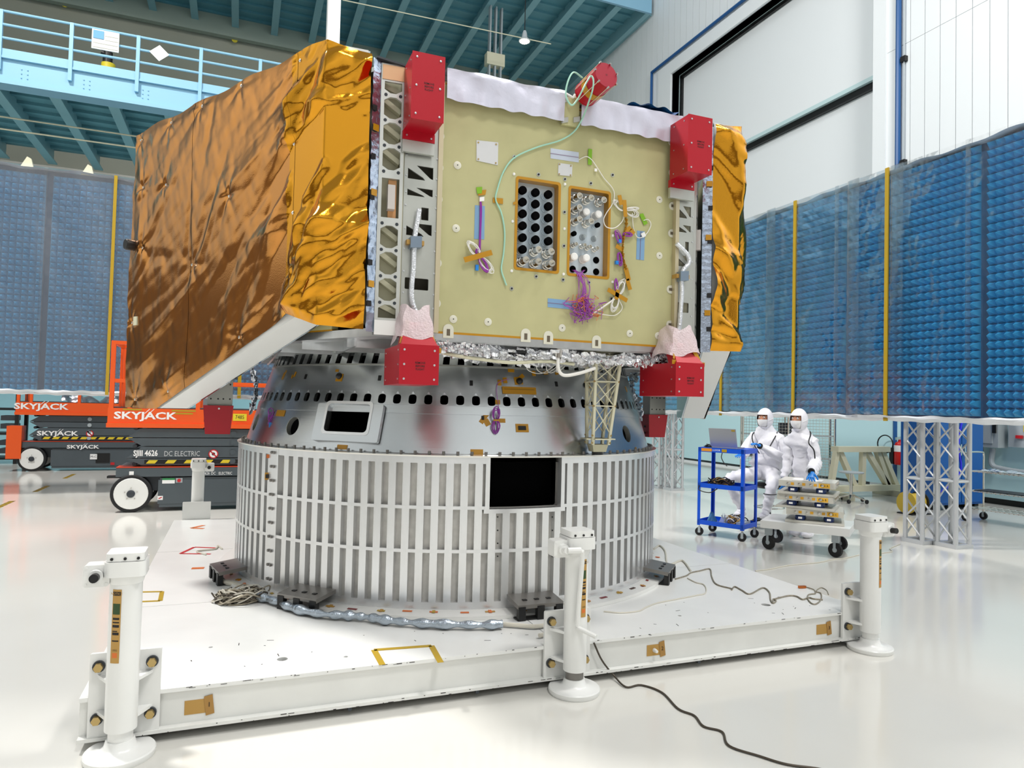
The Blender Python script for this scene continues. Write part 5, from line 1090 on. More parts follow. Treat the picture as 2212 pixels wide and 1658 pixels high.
# ================================================================== cream lattice tower
lt = thing('lattice_tower', 'cream lattice bracket tower standing on the drum rim', 'tower', (2.51, 4.62, 1.353))
cb, ct = V(2.515, 4.615, 1.43), V(2.475, 4.47, 2.11); fr_ = math.radians(38)
def corner(f_, k):
    h = 0.062+0.036*f_; a = fr_+math.pi/2*k; return cb+(ct-cb)*f_+V(math.cos(a)*h*1.414, math.sin(a)*h*1.414, 0)
for k in range(4): MB().bar(corner(0, k), corner(1, k), 0.02, 0.02).build('corner_leg', CREAM, lt)
for k in range(4):
    lv = [0.12, 0.42, 0.68, 0.9]
    for a, b_ in zip(lv[:-1], lv[1:]):
        MB().bar(corner(a, k), corner(b_, (k+1) % 4), 0.009, 0.006).build('brace', CREAM, lt); MB().bar(corner(b_, k), corner(a, (k+1) % 4), 0.009, 0.006).build('brace', CREAM, lt)
    for a, h in ((0.06, 0.05), (0.42, 0.014), (0.68, 0.014), (0.95, 0.035)):
        p, q_ = corner(a, k), corner(a, (k+1) % 4); MB().bar(p, q_, 0.008, 2*h, up=np.cross(EZ, q_-p)).build('cross_plate', CREAM, lt)
    for a in (0.42, 0.68, 0.02, 0.1):
        d = unit((corner(a, k)-(cb+(ct-cb)*a))); MB().cyl(corner(a, k)+d*0.008, corner(a, k)+d*0.016, 0.008, n=6).build('bolt', BOLTM, lt)
a4 = [corner(0, k) for k in range(4)]; b4 = [V(2.515, 4.615, 1.375)+(p-cb)*0.8 for p in a4]
MB().add(a4+b4, [(0, 1, 2, 3), (7, 6, 5, 4)]+[(k, 4+k, 4+(k+1) % 4, (k+1) % 4) for k in range(4)]).build('foot_block', mat('khaki_block', '#BEBBA0', 0, 0.5), lt, flat=True)
MB().cyl((2.515, 4.615, 1.352), (2.515, 4.615, 1.378), 0.04, n=14).build('rubber_pad', BLACK, lt)
MB().box(ct[0]-0.12, ct[0]+0.12, ct[1]-0.12, ct[1]+0.12, 2.1, 2.118).build('top_plate', CREAM, lt)
# ================================================================== scissor lifts on the left
def lift(X0, Yf, lab, near):
    t = thing('scissor_lift', lab, 'scissor lift', (X0+1.6, Yf+0.5, 0), 'folded scissor lifts')
    X1 = X0+3.4; Yb = Yf+1.0
    MB().box(X0+0.72, X1-0.72, Yf+0.03, Yb-0.03, 0.06, 0.5).build('body_box', LIFTG, t)
    MB().box(X0+0.7, X1-0.7, Yf+0.02, Yf+0.04, 0.11, 0.47).build('side_tray', LIFTG, t)
    MB().box(X0+0.14, X1-0.14, Yf, Yb, 0.52, 0.65).build('chassis_rail', LIFTG, t)
    MB().box(X0+0.2, X1-0.2, Yf+0.12, Yb-0.12, 0.3, 0.52).build('chassis', DGREY, t)
    MB().box(X0+0.14, X1-0.14, Yf-0.005, Yf+0.3, 0.653, 0.664).build('red_line', mat('red_line', '#C8401E', 0, 0.4), t)
    for x in (X0+0.35, X1-0.35):
        for y0 in (Yf-0.02, Yb-0.12):
            wl = MB().spin([(0.0, 0), (0.262, 0), (0.275, 0.012), (0.275, 0.128), (0.262, 0.14), (0.0, 0.14)], (x, y0+0.14, 0.275), NY, 36).build('tyre', RUBBER, t)
            MB().spin([(0.0, 0.0), (0.228, 0.0), (0.222, 0.008), (0.08, 0.0085)], (x, y0, 0.275), NY, 32).build('rim_disc', WHITEP, wl)
            MB().spin([(0.055, 0), (0.055, 0.02), (0.04, 0.028), (0.0, 0.03)], (x, y0-0.006, 0.275), NY, 18).build('hub', DGREY, wl)
            for k in range(5): MB().cyl((x+0.085*math.cos(k*1.257+1.57), y0-0.008, 0.275+0.085*math.sin(k*1.257+1.57)), (x+0.085*math.cos(k*1.257+1.57), y0-0.016, 0.275+0.085*math.sin(k*1.257+1.57)), 0.009, n=6).build('lug_nut', CHROME, wl)
    MB().box(X0+0.02, X0+0.2, Yf+0.05, Yf+0.2, 0.5, 0.53).build('corner_plate', BLACK, t)
    # folded arms
    zs = [0.68, 0.79, 0.965, 1.095, 1.235]
    for k in range(4):
        z0, z1 = zs[k]+0.006, zs[k+1]-0.006; e0, e1 = (0.26, 0.46) if k % 2 else (0.46, 0.26)
        for y in (Yf+0.06, Yb-0.12):
            MB().plate([(X0+e0, z0), (X1-e0, z0), (X1-e1, z1), (X0+e1, z1)], [], (0, y, 0), EX, EZ, 0.06).build('scissor_arm', LIFTG, t)
        MB().cyl((X0+1.72 if near else X0+1.42, Yf+0.06, (z0+z1)/2), (X0+1.72 if near else X0+1.42, Yf+0.045, (z0+z1)/2), 0.042, n=16).build('pivot_pin', LIFTG if near else GREYM, t)
    for k in range(5): MB().cyl((X0+0.36, Yf+0.1, zs[k] if k else 0.7), (X0+0.36, Yb-0.1, zs[k] if k else 0.7), 0.03, n=10).build('cross_tube', DGREY, t)
    # hazard stripe on the lowest arm
    MB().box(X0+0.5, X1-0.5, Yf+0.055, Yf+0.058, 0.705, 0.765).build('hazard_band', BLACK, t)
    nS = 10 if near else 14
    for k in range(nS):
        x = X0+0.52+k*(0.255 if near else 0.18)
        if x < X1-0.7: MB().plate([(x, 0.71), (x+0.12, 0.71), (x+0.16, 0.76), (x+0.04, 0.76)], [], (0, Yf+0.0535, 0), EX, EZ, 0.002).build('hazard_stripe', YELLOW, t)
    # orange platform with guard rails
    MB().box(X0, X1, Yf+0.02, Yb-0.02, 1.3, 1.53).build('platform_side', ORANGE, t)
    MB().box(X0-0.01, X1+0.01, Yf-0.01, Yb+0.01, 1.245, 1.31).build('platform_lip', ORANGE, t)
    MB().box(X0+0.03, X1-0.03, Yf+0.04, Yb-0.04, 1.531, 1.545).build('platform_floor', DGREY, t)
    top = 2.52 if near else 2.4
    for x in (X0+0.04, X0+0.28, X0+1.2, X1-0.05):
        for y in (Yf+0.05, Yb-0.05):
            if not near and y > Yf+0.1: continue
            MB().box(x-0.03, x+0.03, y-0.025, y+0.025, 1.53, top).build('rail_post', ORANGE, t)
    for z in (top-0.03, 1.93):
        for y in (Yf+0.05, Yb-0.05): MB().box(X0+0.02, X1-0.02, y-0.022, y+0.022, z-0.022, z+0.03).build('guard_rail', ORANGE, t)
        for x in (X0+0.04, X1-0.05): MB().box(x-0.022, x+0.022, Yf+0.05, Yb-0.05, z-0.022, z+0.03).build('end_rail', ORANGE, t)
    for k in range(3): MB().box(X0+0.1+k*0.05, X0+0.13+k*0.05, Yf+0.3, Yf+0.33, 1.53, top-0.1).build('gate_bar', ORANGE, t)
    return t, X1
L1, x1 = lift(-1.77, 11.6, 'nearer orange and grey scissor lift partly behind the gold foil panel', True)
yf = 11.6
def brand(t, o, h, m=WINK):
    text('brand_text', 'SKYJACK', m, o, EX, EZ, h, t, squash=1.42, bold=0.03)
    for k in range(2):
        x = o[0]-h*0.15+k*h*0.55; MB().plate([(x, h*0.35), (x+h*0.12, h*0.35), (x+h*0.75, h*1.0), (x+h*0.63, h*1.0)], [], (0, o[1]-0.002, o[2]), EX, EZ, 0.002).build('brand_mark', m, t)
brand(L1, V(*onY(314, 898, yf+0.015)), 0.105)
text('model_text', 'SJIII 4626', WINK, onY(288, 979, yf+0.055), EX, EZ, 0.085, L1, align='LEFT', squash=0.74, bold=0.03); text('model_text', 'DC ELECTRIC', mat('grey_ink', '#C6CACC', 0, 0.5), onY(354, 980, yf+0.055), EX, EZ, 0.08, L1, align='LEFT', squash=0.74)
for x_, s_ in ((446, '4626'), (461, 'DC'), (487, 'ELECTRIC')): text('rail_text', s_, WINK, onY(x_, 1022, yf-0.002), EX, EZ, 0.045, L1, squash=0.72)
p = onY(518, 901, yf+0.01); MB().box(p[0]-0.1, p[0]+0.1, p[1], p[1]+0.004, p[2]-0.055, p[2]+0.055).build('number_plate', YELLOW, L1); text('plate_number', '7485', INK, p, EX, EZ, 0.06, L1, squash=0.8)
p = onY(461, 980, yf+0.05); MB().spin([(0.0, 0), (0.07, 0), (0.07, 0.003), (0, 0.003)], p, NY, 20).build('sign_disc', WINK, L1); MB().spin([(0.055, 0.003), (0.055, 0.005), (0.07, 0.005), (0.07, 0.003)], p, NY, 20, False).build('sign_ring', REDT, L1); MB().obox(p+NY*0.004, V(0.045, 0, -0.045), V(0, 0.001, 0), V(0.006, 0, 0.006)).build('sign_bar', REDT, L1); MB().spin([(0.025, 0.003), (0.025, 0.0045), (0, 0.0045)], p, NY, 8).build('sign_symbol', INK, L1)
p = onY(364, 1038, yf+0.015); MB().box(p[0]-0.085, p[0]+0.085, p[1], p[1]+0.003, p[2]-0.04, p[2]+0.04).build('white_label', WINK, L1); MB().box(p[0]-0.085, p[0]+0.085, p[1]-0.002, p[1], p[2]+0.012, p[2]+0.04).build('green_label', mat('label_green', '#2D8A4E', 0, 0.5), L1)
p = onY(387, 1037, yf+0.015); MB().box(p[0]-0.045, p[0]+0.045, p[1], p[1]+0.004, p[2]-0.035, p[2]+0.035).build('stop_plate', GREYM, L1); MB().cyl(p, p+NY*0.03, 0.025, n=12).build('stop_button', REDT, L1)
p = onY(346, 1075, yf+0.015); MB().box(p[0]-0.035, p[0]+0.035, p[1], p[1]+0.003, p[2]-0.03, p[2]+0.03).build('warning_label', WINK, L1); MB().obox(p+NY*0.002, V(0.022, 0, 0.01), V(0, 0.001, 0), V(0, 0, 0.008)).build('warning_mark', REDT, L1)
p = onY(284, 1022, yf-0.001); MB().box(p[0]-0.03, p[0]+0.03, p[1]-0.003, p[1], p[2]-0.03, p[2]+0.03).build('white_label', WINK, L1)
for x, y, w_ in ((286, 884, 0.25), (397, 887, 0.33), (397, 893, 0.25)):
    p = onY(x, y, yf+0.016); MB().box(p[0]-w_/2, p[0]+w_/2, p[1], p[1]+0.003, p[2]-0.012, p[2]+0.012).build('yellow_label', YELTAPE, L1)
L2, x2 = lift(-4.55, 18.2, 'farther orange and grey scissor lift at the far left under the blue absorber wall', False); yf = 18.2
brand(L2, V(*onY(89, 878, yf+0.015)), 0.13); brand(L2, V(*onY(124, 936, yf+0.055)), 0.1); brand(L2, V(*onY(179, 965, yf-0.002)), 0.08)
MB().box(-4.68, -4.4, yf-0.05, yf+0.3, 0.28, 1.0).build('step_box', ORANGE, L2)
p = onY(222, 989, yf+0.01); MB().box(p[0]-0.14, p[0]+0.14, p[1], p[1]+0.006, p[2]-0.11, p[2]+0.11).build('control_window', BLACK, L2)
p = onY(202, 986, yf+0.01); MB().box(p[0]-0.07, p[0]+0.07, p[1], p[1]+0.004, p[2]-0.06, p[2]+0.06).build('white_label', WINK, L2); text('label_text', 'M-C', INK, p+NY*0.001, EX, EZ, 0.05, L2)
p = onY(194, 936, yf+0.05); MB().spin([(0.0, 0), (0.075, 0), (0.075, 0.003), (0, 0.003)], p, NY, 16).build('sign_disc', WINK, L2); MB().spin([(0.055, 0.003), (0.055, 0.005), (0.075, 0.005), (0.075, 0.003)], p, NY, 16, False).build('sign_ring', REDT, L2); MB().obox(p+NY*0.004, V(0.045, 0, -0.045), V(0, 0.001, 0), V(0.008, 0, 0.008)).build('sign_bar', REDT, L2)
p = onY(243, 1001, yf+0.012); MB().box(p[0]-0.04, p[0]+0.04, p[1], p[1]+0.003, p[2]-0.03, p[2]+0.03).build('warning_label', REDT, L2)
o = MB().grid(lambda a, b: V(-3.72+1.25*a, 18.3+0.6*b, 1.56+0.25*math.sin(math.pi*b)*(0.7+0.3*math.sin(a*9))+0.05*math.sin(a*23+b*7)-(0.12*(1-b)*math.sin(a*3))), 40, 14).build('foil_sheet', FOILS); tag(o, 'silver foil sheet heaped on the farther lift platform', 'foil sheet')
rk = thing('black_rack', 'tall black equipment rack at the far left edge behind the lift', 'rack', (-5.6, 20.5, 0))
for x in (-6.0, -5.0):
    for y in (20.2, 21.0): MB().box(x-0.04, x+0.04, y-0.04, y+0.04, 0.0, 1.9).build('rack_post', BLACK, rk)
for z in (0.1, 0.7, 1.3, 1.86): MB().box(-6.0, -5.0, 20.2, 21.0, z, z+0.05).build('shelf', BLACK, rk)
for z in (0.25, 0.45, 0.85, 1.05): MB().box(-5.35, -5.05, 20.25, 20.7, z, z+0.12).build('unit', DGREY, rk)
tag(MB().box(-5.9, -5.5, 20.25, 20.7, 0.152, 0.62).build('storage_bin', CREAM), 'cream bin on the lowest shelf of the black rack', 'bin'); tag(MB().box(-5.9, -5.5, 20.3, 20.7, 0.752, 1.1).build('storage_bin', WHITEP), 'white bin on the middle shelf of the black rack', 'bin')
for k, (x, y, lab) in enumerate(((150, 1028, 'farthest'), (90, 1055, 'middle'), (8, 1090, 'nearest'))):
    p = onz(x, y, 0.0015); t = thing('floor_marking', 'yellow and black floor tape strip, the %s of three' % lab, 'floor tape', tuple(p), 'hazard tape strips on the floor')
    MB().box(p[0]-0.04, p[0]+0.04, p[1]-0.45, p[1]+0.45, 0.0005, 0.002).build('strip', YELTAPE, t)
    for j in range(5): MB().obox(V(p[0], p[1]-0.36+j*0.18, 0.0025), V(0.038, 0.03, 0), V(0, 0.03, 0), V(0, 0, 0.0005)).build('black_bar', BLACK, t)
# ================================================================== cart, laptop and technicians on the right
def V3(a, z): return V(a[0], a[1], z)
def caster(mb_parent, p, r, name='caster', d=V(0.6, -0.8, 0)):
    c = V(p[0], p[1], r); wl = MB().cyl(c-d*0.018, c+d*0.018, r, n=20).build('caster_wheel', RUBBER, mb_parent)
    MB().cyl(c-d*0.02, c+d*0.02, r*0.35, n=10).build('hub', GREYM, wl)
    MB().obox(c+d*0.024+V(0, 0, r*0.45), unit(np.cross(EZ, d))*0.016, d*0.003, EZ*r*0.7).obox(c-d*0.024+V(0, 0, r*0.45), unit(np.cross(EZ, d))*0.016, d*0.003, EZ*r*0.7).build('fork', GREYM, wl)
Fc = V(6.19, 7.37, 0); e1 = unit(V(-0.466, 0.885, 0)); e2 = unit(V(0.885, 0.466, 0)); LA, LB = 0.64, 0.46
ct_ = thing('utility_cart', 'bright blue three-shelf metal cart carrying a laptop', 'cart', tuple(Fc+e1*LA/2+e2*LB/2))
def cp(a, b, z): return Fc+e1*a+e2*b+V(0, 0, z)
for a in (0, LA):
    for b in (0, LB):
        sa, sb = (1 if a == 0 else -1), (1 if b == 0 else -1)
        MB().obox(cp(a+sa*0.018, b, 0.67), e1*0.02, e2*0.003, EZ*0.53).build('post', CARTB, ct_)
        MB().obox(cp(a, b+sb*0.018, 0.67), e1*0.003, e2*0.02, EZ*0.53).build('post_flange', CARTB, ct_)
        caster(ct_, cp(a+sa*0.02, b+sb*0.02, 0), 0.055, d=unit(e2+0.3*e1))
        MB().cyl(cp(a+sa*0.02, b+sb*0.02, 0.1), cp(a+sa*0.02, b+sb*0.02, 0.15), 0.008, n=8).build('stem', CHROME, ct_)
for z in (0.16, 0.66, 1.145):
    MB().obox(cp(LA/2, LB/2, z+(0.045 if z > 1 else 0.01)), e1*LA/2, e2*LB/2, EZ*0.004).build('shelf', CARTB, ct_)
    for (c_, u_, l_) in ((cp(LA/2, 0, z+0.025), e1, LA/2), (cp(LA/2, LB, z+0.025), e1, LA/2)): MB().obox(c_, u_*l_, e2*0.003, EZ*0.03).build('shelf_lip', CARTB, ct_)
    for c_ in (cp(0, LB/2, z+0.025), cp(LA, LB/2, z+0.025)): MB().obox(c_, e2*LB/2, e1*0.003, EZ*0.03).build('shelf_lip', CARTB, ct_)
for a, w_, m, s_ in ((0.52, 0.075, mat('orange_label', '#E0952A', 0, 0.5), None), (0.27, 0.035, YELTAPE, None)): MB().obox(cp(a, -0.004, 1.17), e1*w_, e2*0.001, EZ*0.02).build('sticker', m, ct_)
text('cart_brand', 'LUXOR', WINK, cp(0.38, -0.004, 1.17), -e1, EZ, 0.024, ct_)
lp = thing('laptop', 'open silver laptop standing on the blue cart', 'laptop', tuple(cp(0.3, 0.2, 1.195)))
hz = cp(0.33, 0.12, 1.197); MB().obox(hz+e2*0.12+EZ*0.008, e1*0.19, e2*0.125, EZ*0.008).build('base', mat('laptop_silver', '#AEB0B4', 0.5, 0.4), lp)
sd = unit(-e2*0.28+EZ); MB().obox(hz+EZ*0.016+sd*0.13, e1*0.19, sd*0.13, np.cross(e1, sd)*0.005).build('screen_lid', mat('laptop_silver', '#AEB0B4'), lp)
MB().obox(hz+e2*0.15+EZ*0.017, e1*0.16, e2*0.05, EZ*0.001).build('keyboard', BLACK, lp)
MB().obox(hz+EZ*0.016+sd*0.235-e1*0.155-e2*0.006, e1*0.025, sd*0.01, e2*0.002).build('sticker', YELTAPE, lp)
def tangle(name, c, rx, ry, rz, n, r, mats, lab, cat, seed, part='strand'):
    t = thing(name, lab, cat, tuple(c)); rs = np.random.RandomState(seed); per = {}
    for k in range(n):
        m = mats[k % len(mats)]; q = per.setdefault(m.name, (m, MB()))[1]
        a0 = rs.rand()*6.28; rr = rs.uniform(0.5, 1.0); cx_, cy_ = rs.normal(0, rx*0.25), rs.normal(0, ry*0.25); h = rs.uniform(0.1, 1)*rz
        q.tube([V(c[0]+cx_+rx*rr*math.cos(a0+s_), c[1]+cy_+ry*rr*math.sin(a0+s_), c[2]+r+abs(h*(0.5+0.5*math.sin(s_*2+a0)))) for s_ in np.linspace(0, rs.uniform(3.5, 6.2), 14)], r, 5)
    for m, q in per.values(): q.build(part, m, t)
    return t
tangle('cable_pile', cp(0.56, 0.15, 1.198), 0.05, 0.05, 0.05, 10, 0.005, [BLACK], 'small black cable coil left of the laptop', 'cables', 3)
tangle('cable_pile', cp(0.42, 0.22, 0.676), 0.14, 0.14, 0.1, 34, 0.008, [BLACK, BLACK, mat('brown_cable', '#3A2A1C', 0, 0.5), KAPTOND], 'black cables heaped on the middle shelf of the blue cart', 'cables', 4)
tangle('cable_pile', cp(0.22, 0.25, 0.176), 0.12, 0.12, 0.12, 24, 0.008, [BLACK, KAPTOND, WCABLE], 'mixed cables on the bottom shelf of the blue cart', 'cables', 5)
def bag(c, s_, m, lab, seed):
    rs = np.random.RandomState(seed); ph = rs.rand(5)*6
    o = MB().grid(lambda a, b: V(c[0], c[1], c[2])+V(math.cos(6.283*a)*s_*(1-b*0.8)*(1+0.2*math.sin(a*20+ph[0])), math.sin(6.283*a)*s_*0.8*(1-b*0.8)*(1+0.2*math.sin(a*14+ph[1])), s_*1.7*b+0.02*math.sin(a*30)), 30, 8).build('plastic_bag', m); tag(o, lab, 'bag')
bag(cp(0.33, 0.14, 0.176), 0.075, CLEARB, 'clear plastic bag on the bottom shelf of the blue cart', 1); bag(cp(0.53, 0.2, 0.176), 0.07, mat('blue_bag', '#4F8FBF', 0, 0.3), 'blue plastic bag on the bottom shelf of the blue cart', 2)
tag(MB().obox(cp(0.1, 0.25, 0.2), e1*0.05, e2*0.12, EZ*0.024).build('power_supply', GREYM), 'grey power supply on the bottom shelf of the blue cart', 'power supply')
o = MB().tube(smooth([cp(0.3, 0.0, 1.14), cp(0.3, -0.02, 1.08), cp(0.27, -0.02, 1.02), cp(0.22, -0.02, 0.97)]), 0.006, 6).build('hanging_lead', BLACK); tag(o, 'black lead dangling under the top of the blue cart', 'lead')
o = MB().tube(smooth([cp(0.62, -0.01, 0.68), cp(0.6, -0.04, 0.62), cp(0.45, -0.04, 0.6), cp(0.35, -0.02, 0.66)]), 0.007, 6).build('hanging_lead', BLACK); tag(o, 'black lead looping below the middle shelf of the blue cart', 'lead')
# ---- figures
def skin(name, verts, edges, m, parent, sub=2):
    me = bpy.data.meshes.new(name); me.from_pydata([tuple(p) for p, r in verts], edges, []); o = bpy.data.objects.new(name, me); COL.objects.link(o)
    o.modifiers.new('s', 'SKIN').use_smooth_shade = True; md = o.modifiers.new('b', 'SUBSURF'); md.levels = sub; md.render_levels = sub
    for k, (p, r) in enumerate(verts):
        sv = me.skin_vertices[0].data[k]; sv.radius = (r, r) if not hasattr(r, '__len__') else r; sv.use_root = (k == 0)
    nm = evalmesh(o); bpy.data.objects.remove(o)
    wr_ = 0.007 if name == 'coverall' else 0.0
    q = MB(); q.add([tuple(np.array(v_.co)+np.array(v_.normal)*wr_*(math.sin(v_.co.x*41+v_.co.z*63)+math.sin(v_.co.y*57-v_.co.z*38+1)+0.7*math.sin(v_.co.z*97+v_.co.x*20))) for v_ in nm.vertices], [tuple(p.vertices) for p in nm.polygons]); bpy.data.meshes.remove(nm)
    return q.build(name, m, parent, ang=80)
def hand(parent, w_, fd, nr, m, curl=0.5, s_=1.0, thumb=1):
    fd, nr = unit(fd), unit(nr); sd_ = np.cross(fd, nr)*thumb      # towards the thumb
    vs = [(w_, 0.026*s_), (w_+fd*0.045*s_, (0.036*s_, 0.02*s_)), (w_+fd*0.08*s_, (0.036*s_, 0.016*s_))]; es = [(0, 1), (1, 2)]
    for k, L in enumerate((0.068, 0.078, 0.073, 0.058)):
        kn = w_+fd*0.092*s_+sd_*(0.031-0.021*k)*s_; a = len(vs)
        d1 = unit(fd*math.cos(curl*0.6)-nr*math.sin(curl*0.6)); d2 = unit(fd*math.cos(curl*1.3)-nr*math.sin(curl*1.3)); d3 = unit(fd*math.cos(curl*1.8)-nr*math.sin(curl*1.8))
        sp = sd_*(0.16-0.1*k)
        p1 = kn+(d1+sp)*L*0.45*s_; p2 = p1+(d2+sp)*L*0.32*s_; p3 = p2+(d3+sp)*L*0.23*s_
        vs += [(kn, 0.0105*s_), (p1, 0.0098*s_), (p2, 0.009*s_), (p3, 0.0075*s_)]; es += [(2, a), (a, a+1), (a+1, a+2), (a+2, a+3)]
    a = len(vs); b0 = w_+fd*0.03*s_+sd_*0.03*s_; p1 = b0+(sd_*0.8+fd*0.55-nr*0.3)*0.04*s_; p2 = p1+(sd_*0.4+fd*0.85-nr*0.3)*0.035*s_
    vs += [(b0, 0.016*s_), (p1, 0.011*s_), (p2, 0.009*s_)]; es += [(1, a), (a, a+1), (a+1, a+2)]
    return skin('glove', vs, es, m, parent, 2)
def head(parent, c, f, tilt=0.0, k=1.14):
    """hooded head: hood shell child, face, mask, eyes"""
    f = unit(f); r_ = np.cross(f, EZ)
    q = MB(); n, m = 22, 16; vs = []
    def shell(name, rx, ry, rz, mat_, cond, off=0.0, cc=V(0, 0, 0)):
        q = MB(); P_ = []
        for j in range(m+1):
            th = -math.pi/2+math.pi*j/m
            for i in range(n):
                a = 2*math.pi*i/n; P_.append((a, th))
        rx, ry, rz = rx*k, ry*k, rz*k; pt = lambda a, th: c+cc+f*(ry*math.cos(th)*math.cos(a))+r_*(rx*math.cos(th)*math.sin(a))+EZ*(rz*math.sin(th))
        fs = []
        for j in range(m):
            for i in range(n):
                a = (2*math.pi*(i+0.5)/n+math.pi) % (2*math.pi)-math.pi; th = -math.pi/2+math.pi*(j+0.5)/m
                if cond(a, th): fs.append((j*n+i, j*n+(i+1) % n, (j+1)*n+(i+1) % n, (j+1)*n+i))
        used = sorted({i for x in fs for i in x}); mp = {o_: i for i, o_ in enumerate(used)}
        q.add([pt(*P_[i]) for i in used], [tuple(mp[i] for i in x) for x in fs]); return q.build(name, mat_, parent, ang=80)
    shell('face', 0.076, 0.098, 0.118, SKIN, lambda a, th: True)
    shell('hood', 0.098, 0.118, 0.142, SUIT, lambda a, th: not (abs(a) < 0.85 and -0.75 < th < 0.3))
    MB().spin([(0.02, 0), (0.016, 0.014), (0.006, 0.024), (0, 0.026)], c+f*0.1-EZ*0.012, f, 10).build('nose', SKIN, parent)
    for s_ in (-1, 1):
        e = MB().ball(c+f*0.1+r_*0.035*s_+EZ*0.022, 0.013, 10, 7).build('eye', LILAC, parent); MB().ball(c+f*0.1095+r_*0.036*s_+EZ*0.022, 0.006, 8, 6).build('iris', INK, e)
        MB().tube([c+f*0.107+r_*(0.02*s_)+EZ*0.044, c+f*0.105+r_*(0.038*s_)+EZ*0.049, c+f*0.092+r_*(0.056*s_)+EZ*0.044], 0.004, 5).build('brow', mat('brown_hair', '#3B2A20', 0, 0.8), parent)
    shell('mask', 0.086, 0.108, 0.115, MASKW, lambda a, th: abs(a) < 1.15 and -0.95 < th < -0.02, cc=f*0.012-EZ*0.008)
    for s_ in (-1, 1): MB().tube([c+f*0.07+r_*0.097*s_-EZ*0.02, c+f*0.012+r_*0.117*s_+EZ*0.0]+[c-f*0.02+r_*0.118*s_+EZ*0.02], 0.003, 5).build('mask_strap', MASKW, parent)
def strap(parent, pts): MB().tube(smooth(pts), 0.0085, 8).build('black_strap', BLACK, parent)
# seated technician
f1 = unit(V(-0.86, -0.5, 0)); l1 = unit(V(0.5, -0.86, 0))      # facing, and own left (towards the camera)
pv = V(7.30, 8.18, 0.80)
P1 = thing('person', 'person in white cleanroom suit and mask seated at the laptop on the blue cart', 'person', (pv[0], pv[1], 0))
ch = pv+V(-0.03, -0.02, 0.36); nk = pv+V(-0.06, -0.03, 0.60); hd = nk+f1*0.05+V(0, 0, 0.20)
shL, shR = nk+l1*0.19-V(0, 0, 0.1), nk-l1*0.19-V(0, 0, 0.1)
hL = onY(1632, 958, 7.86); elL = shL+V(0.06, -0.12, -0.30); elR = shR+f1*0.2-l1*0.08-V(0, 0, 0.24); hR = shR+f1*0.44-V(0, 0, 0.22)
wL = hL+unit(elL-hL)*0.09
knL = onY(1668, 1046, 7.86); anL = onY(1655, 1104, 7.98); knR = onY(1572, 1032, 8.2); anR = onY(1602, 1100, 8.3)
hipL, hipR = pv+l1*0.11, pv-l1*0.11
vs = [(pv, (0.21, 0.19)), (pv+(ch-pv)*0.5, (0.215, 0.18)), (ch, (0.22, 0.175)), (nk-V(0, 0, 0.08), (0.16, 0.14)), (nk+V(0, 0, 0.03), 0.11), (hd-V(0, 0, 0.03), 0.09),
      (shL, 0.105), (elL, 0.085), (wL, 0.052), (shR, 0.105), (elR, 0.085), (hR, 0.052),
      (hipL+f1*0.06, 0.12), (hipL*0.5+knL*0.5, 0.105), (knL, 0.085), (knL*0.5+anL*0.5, 0.08), (anL, 0.06), (anL+f1*0.12-V(0, 0, 0.05), 0.045),
      (hipR+f1*0.06, 0.12), (hipR*0.5+knR*0.5, 0.105), (knR, 0.085), (knR*0.5+anR*0.5, 0.08), (anR, 0.06), (anR+f1*0.12-V(0, 0, 0.05), 0.045)]
es = [(0, 1), (1, 2), (2, 3), (3, 4), (4, 5), (3, 6), (6, 7), (7, 8), (3, 9), (9, 10), (10, 11), (0, 12), (12, 13), (13, 14), (14, 15), (15, 16), (16, 17), (0, 18), (18, 19), (19, 20), (20, 21), (21, 22), (22, 23)]
skin('coverall', vs, es, SUIT, P1)
head(P1, hd, unit(V(-0.93, -0.36, 0)))
hand(P1, wL, hL-wL, EZ, GLOVE, 0.55, 1.0, -1); hand(P1, hR, f1, EZ, GLOVE, 0.5, 1.0, 1)
MB().cyl(wL-unit(hL-wL)*0.01, wL+unit(hL-wL)*0.02, 0.042, n=14).build('cuff', BLACK, P1)
strap(P1, [nk-f1*0.09+l1*0.07+V(0, 0, 0.02), nk+l1*0.16+V(0, 0, 0.01), nk+l1*0.15+f1*0.2-V(0, 0, 0.14), ch+f1*0.27+l1*0.07-V(0, 0, 0.05)])
strap(P1, [nk-f1*0.09-l1*0.02+V(0, 0, 0.02), nk-l1*0.15+f1*0.06, nk-l1*0.12+f1*0.22-V(0, 0, 0.12), ch+f1*0.27-l1*0.02-V(0, 0, 0.06)])
for a in (anL, anR): MB().ball(a+f1*0.06-V(0, 0, 0.055), 0.06, 12, 8, (1.7, 1.1, 0.8)).build('overshoe', SUIT, P1)
MB().tube([knL+(anL-knL)*0.35+V(0.086*math.cos(t), 0.086*math.sin(t), 0) for t in np.linspace(0, 2*math.pi, 17)], 0.006, 5).build('garter', BLACK, P1)
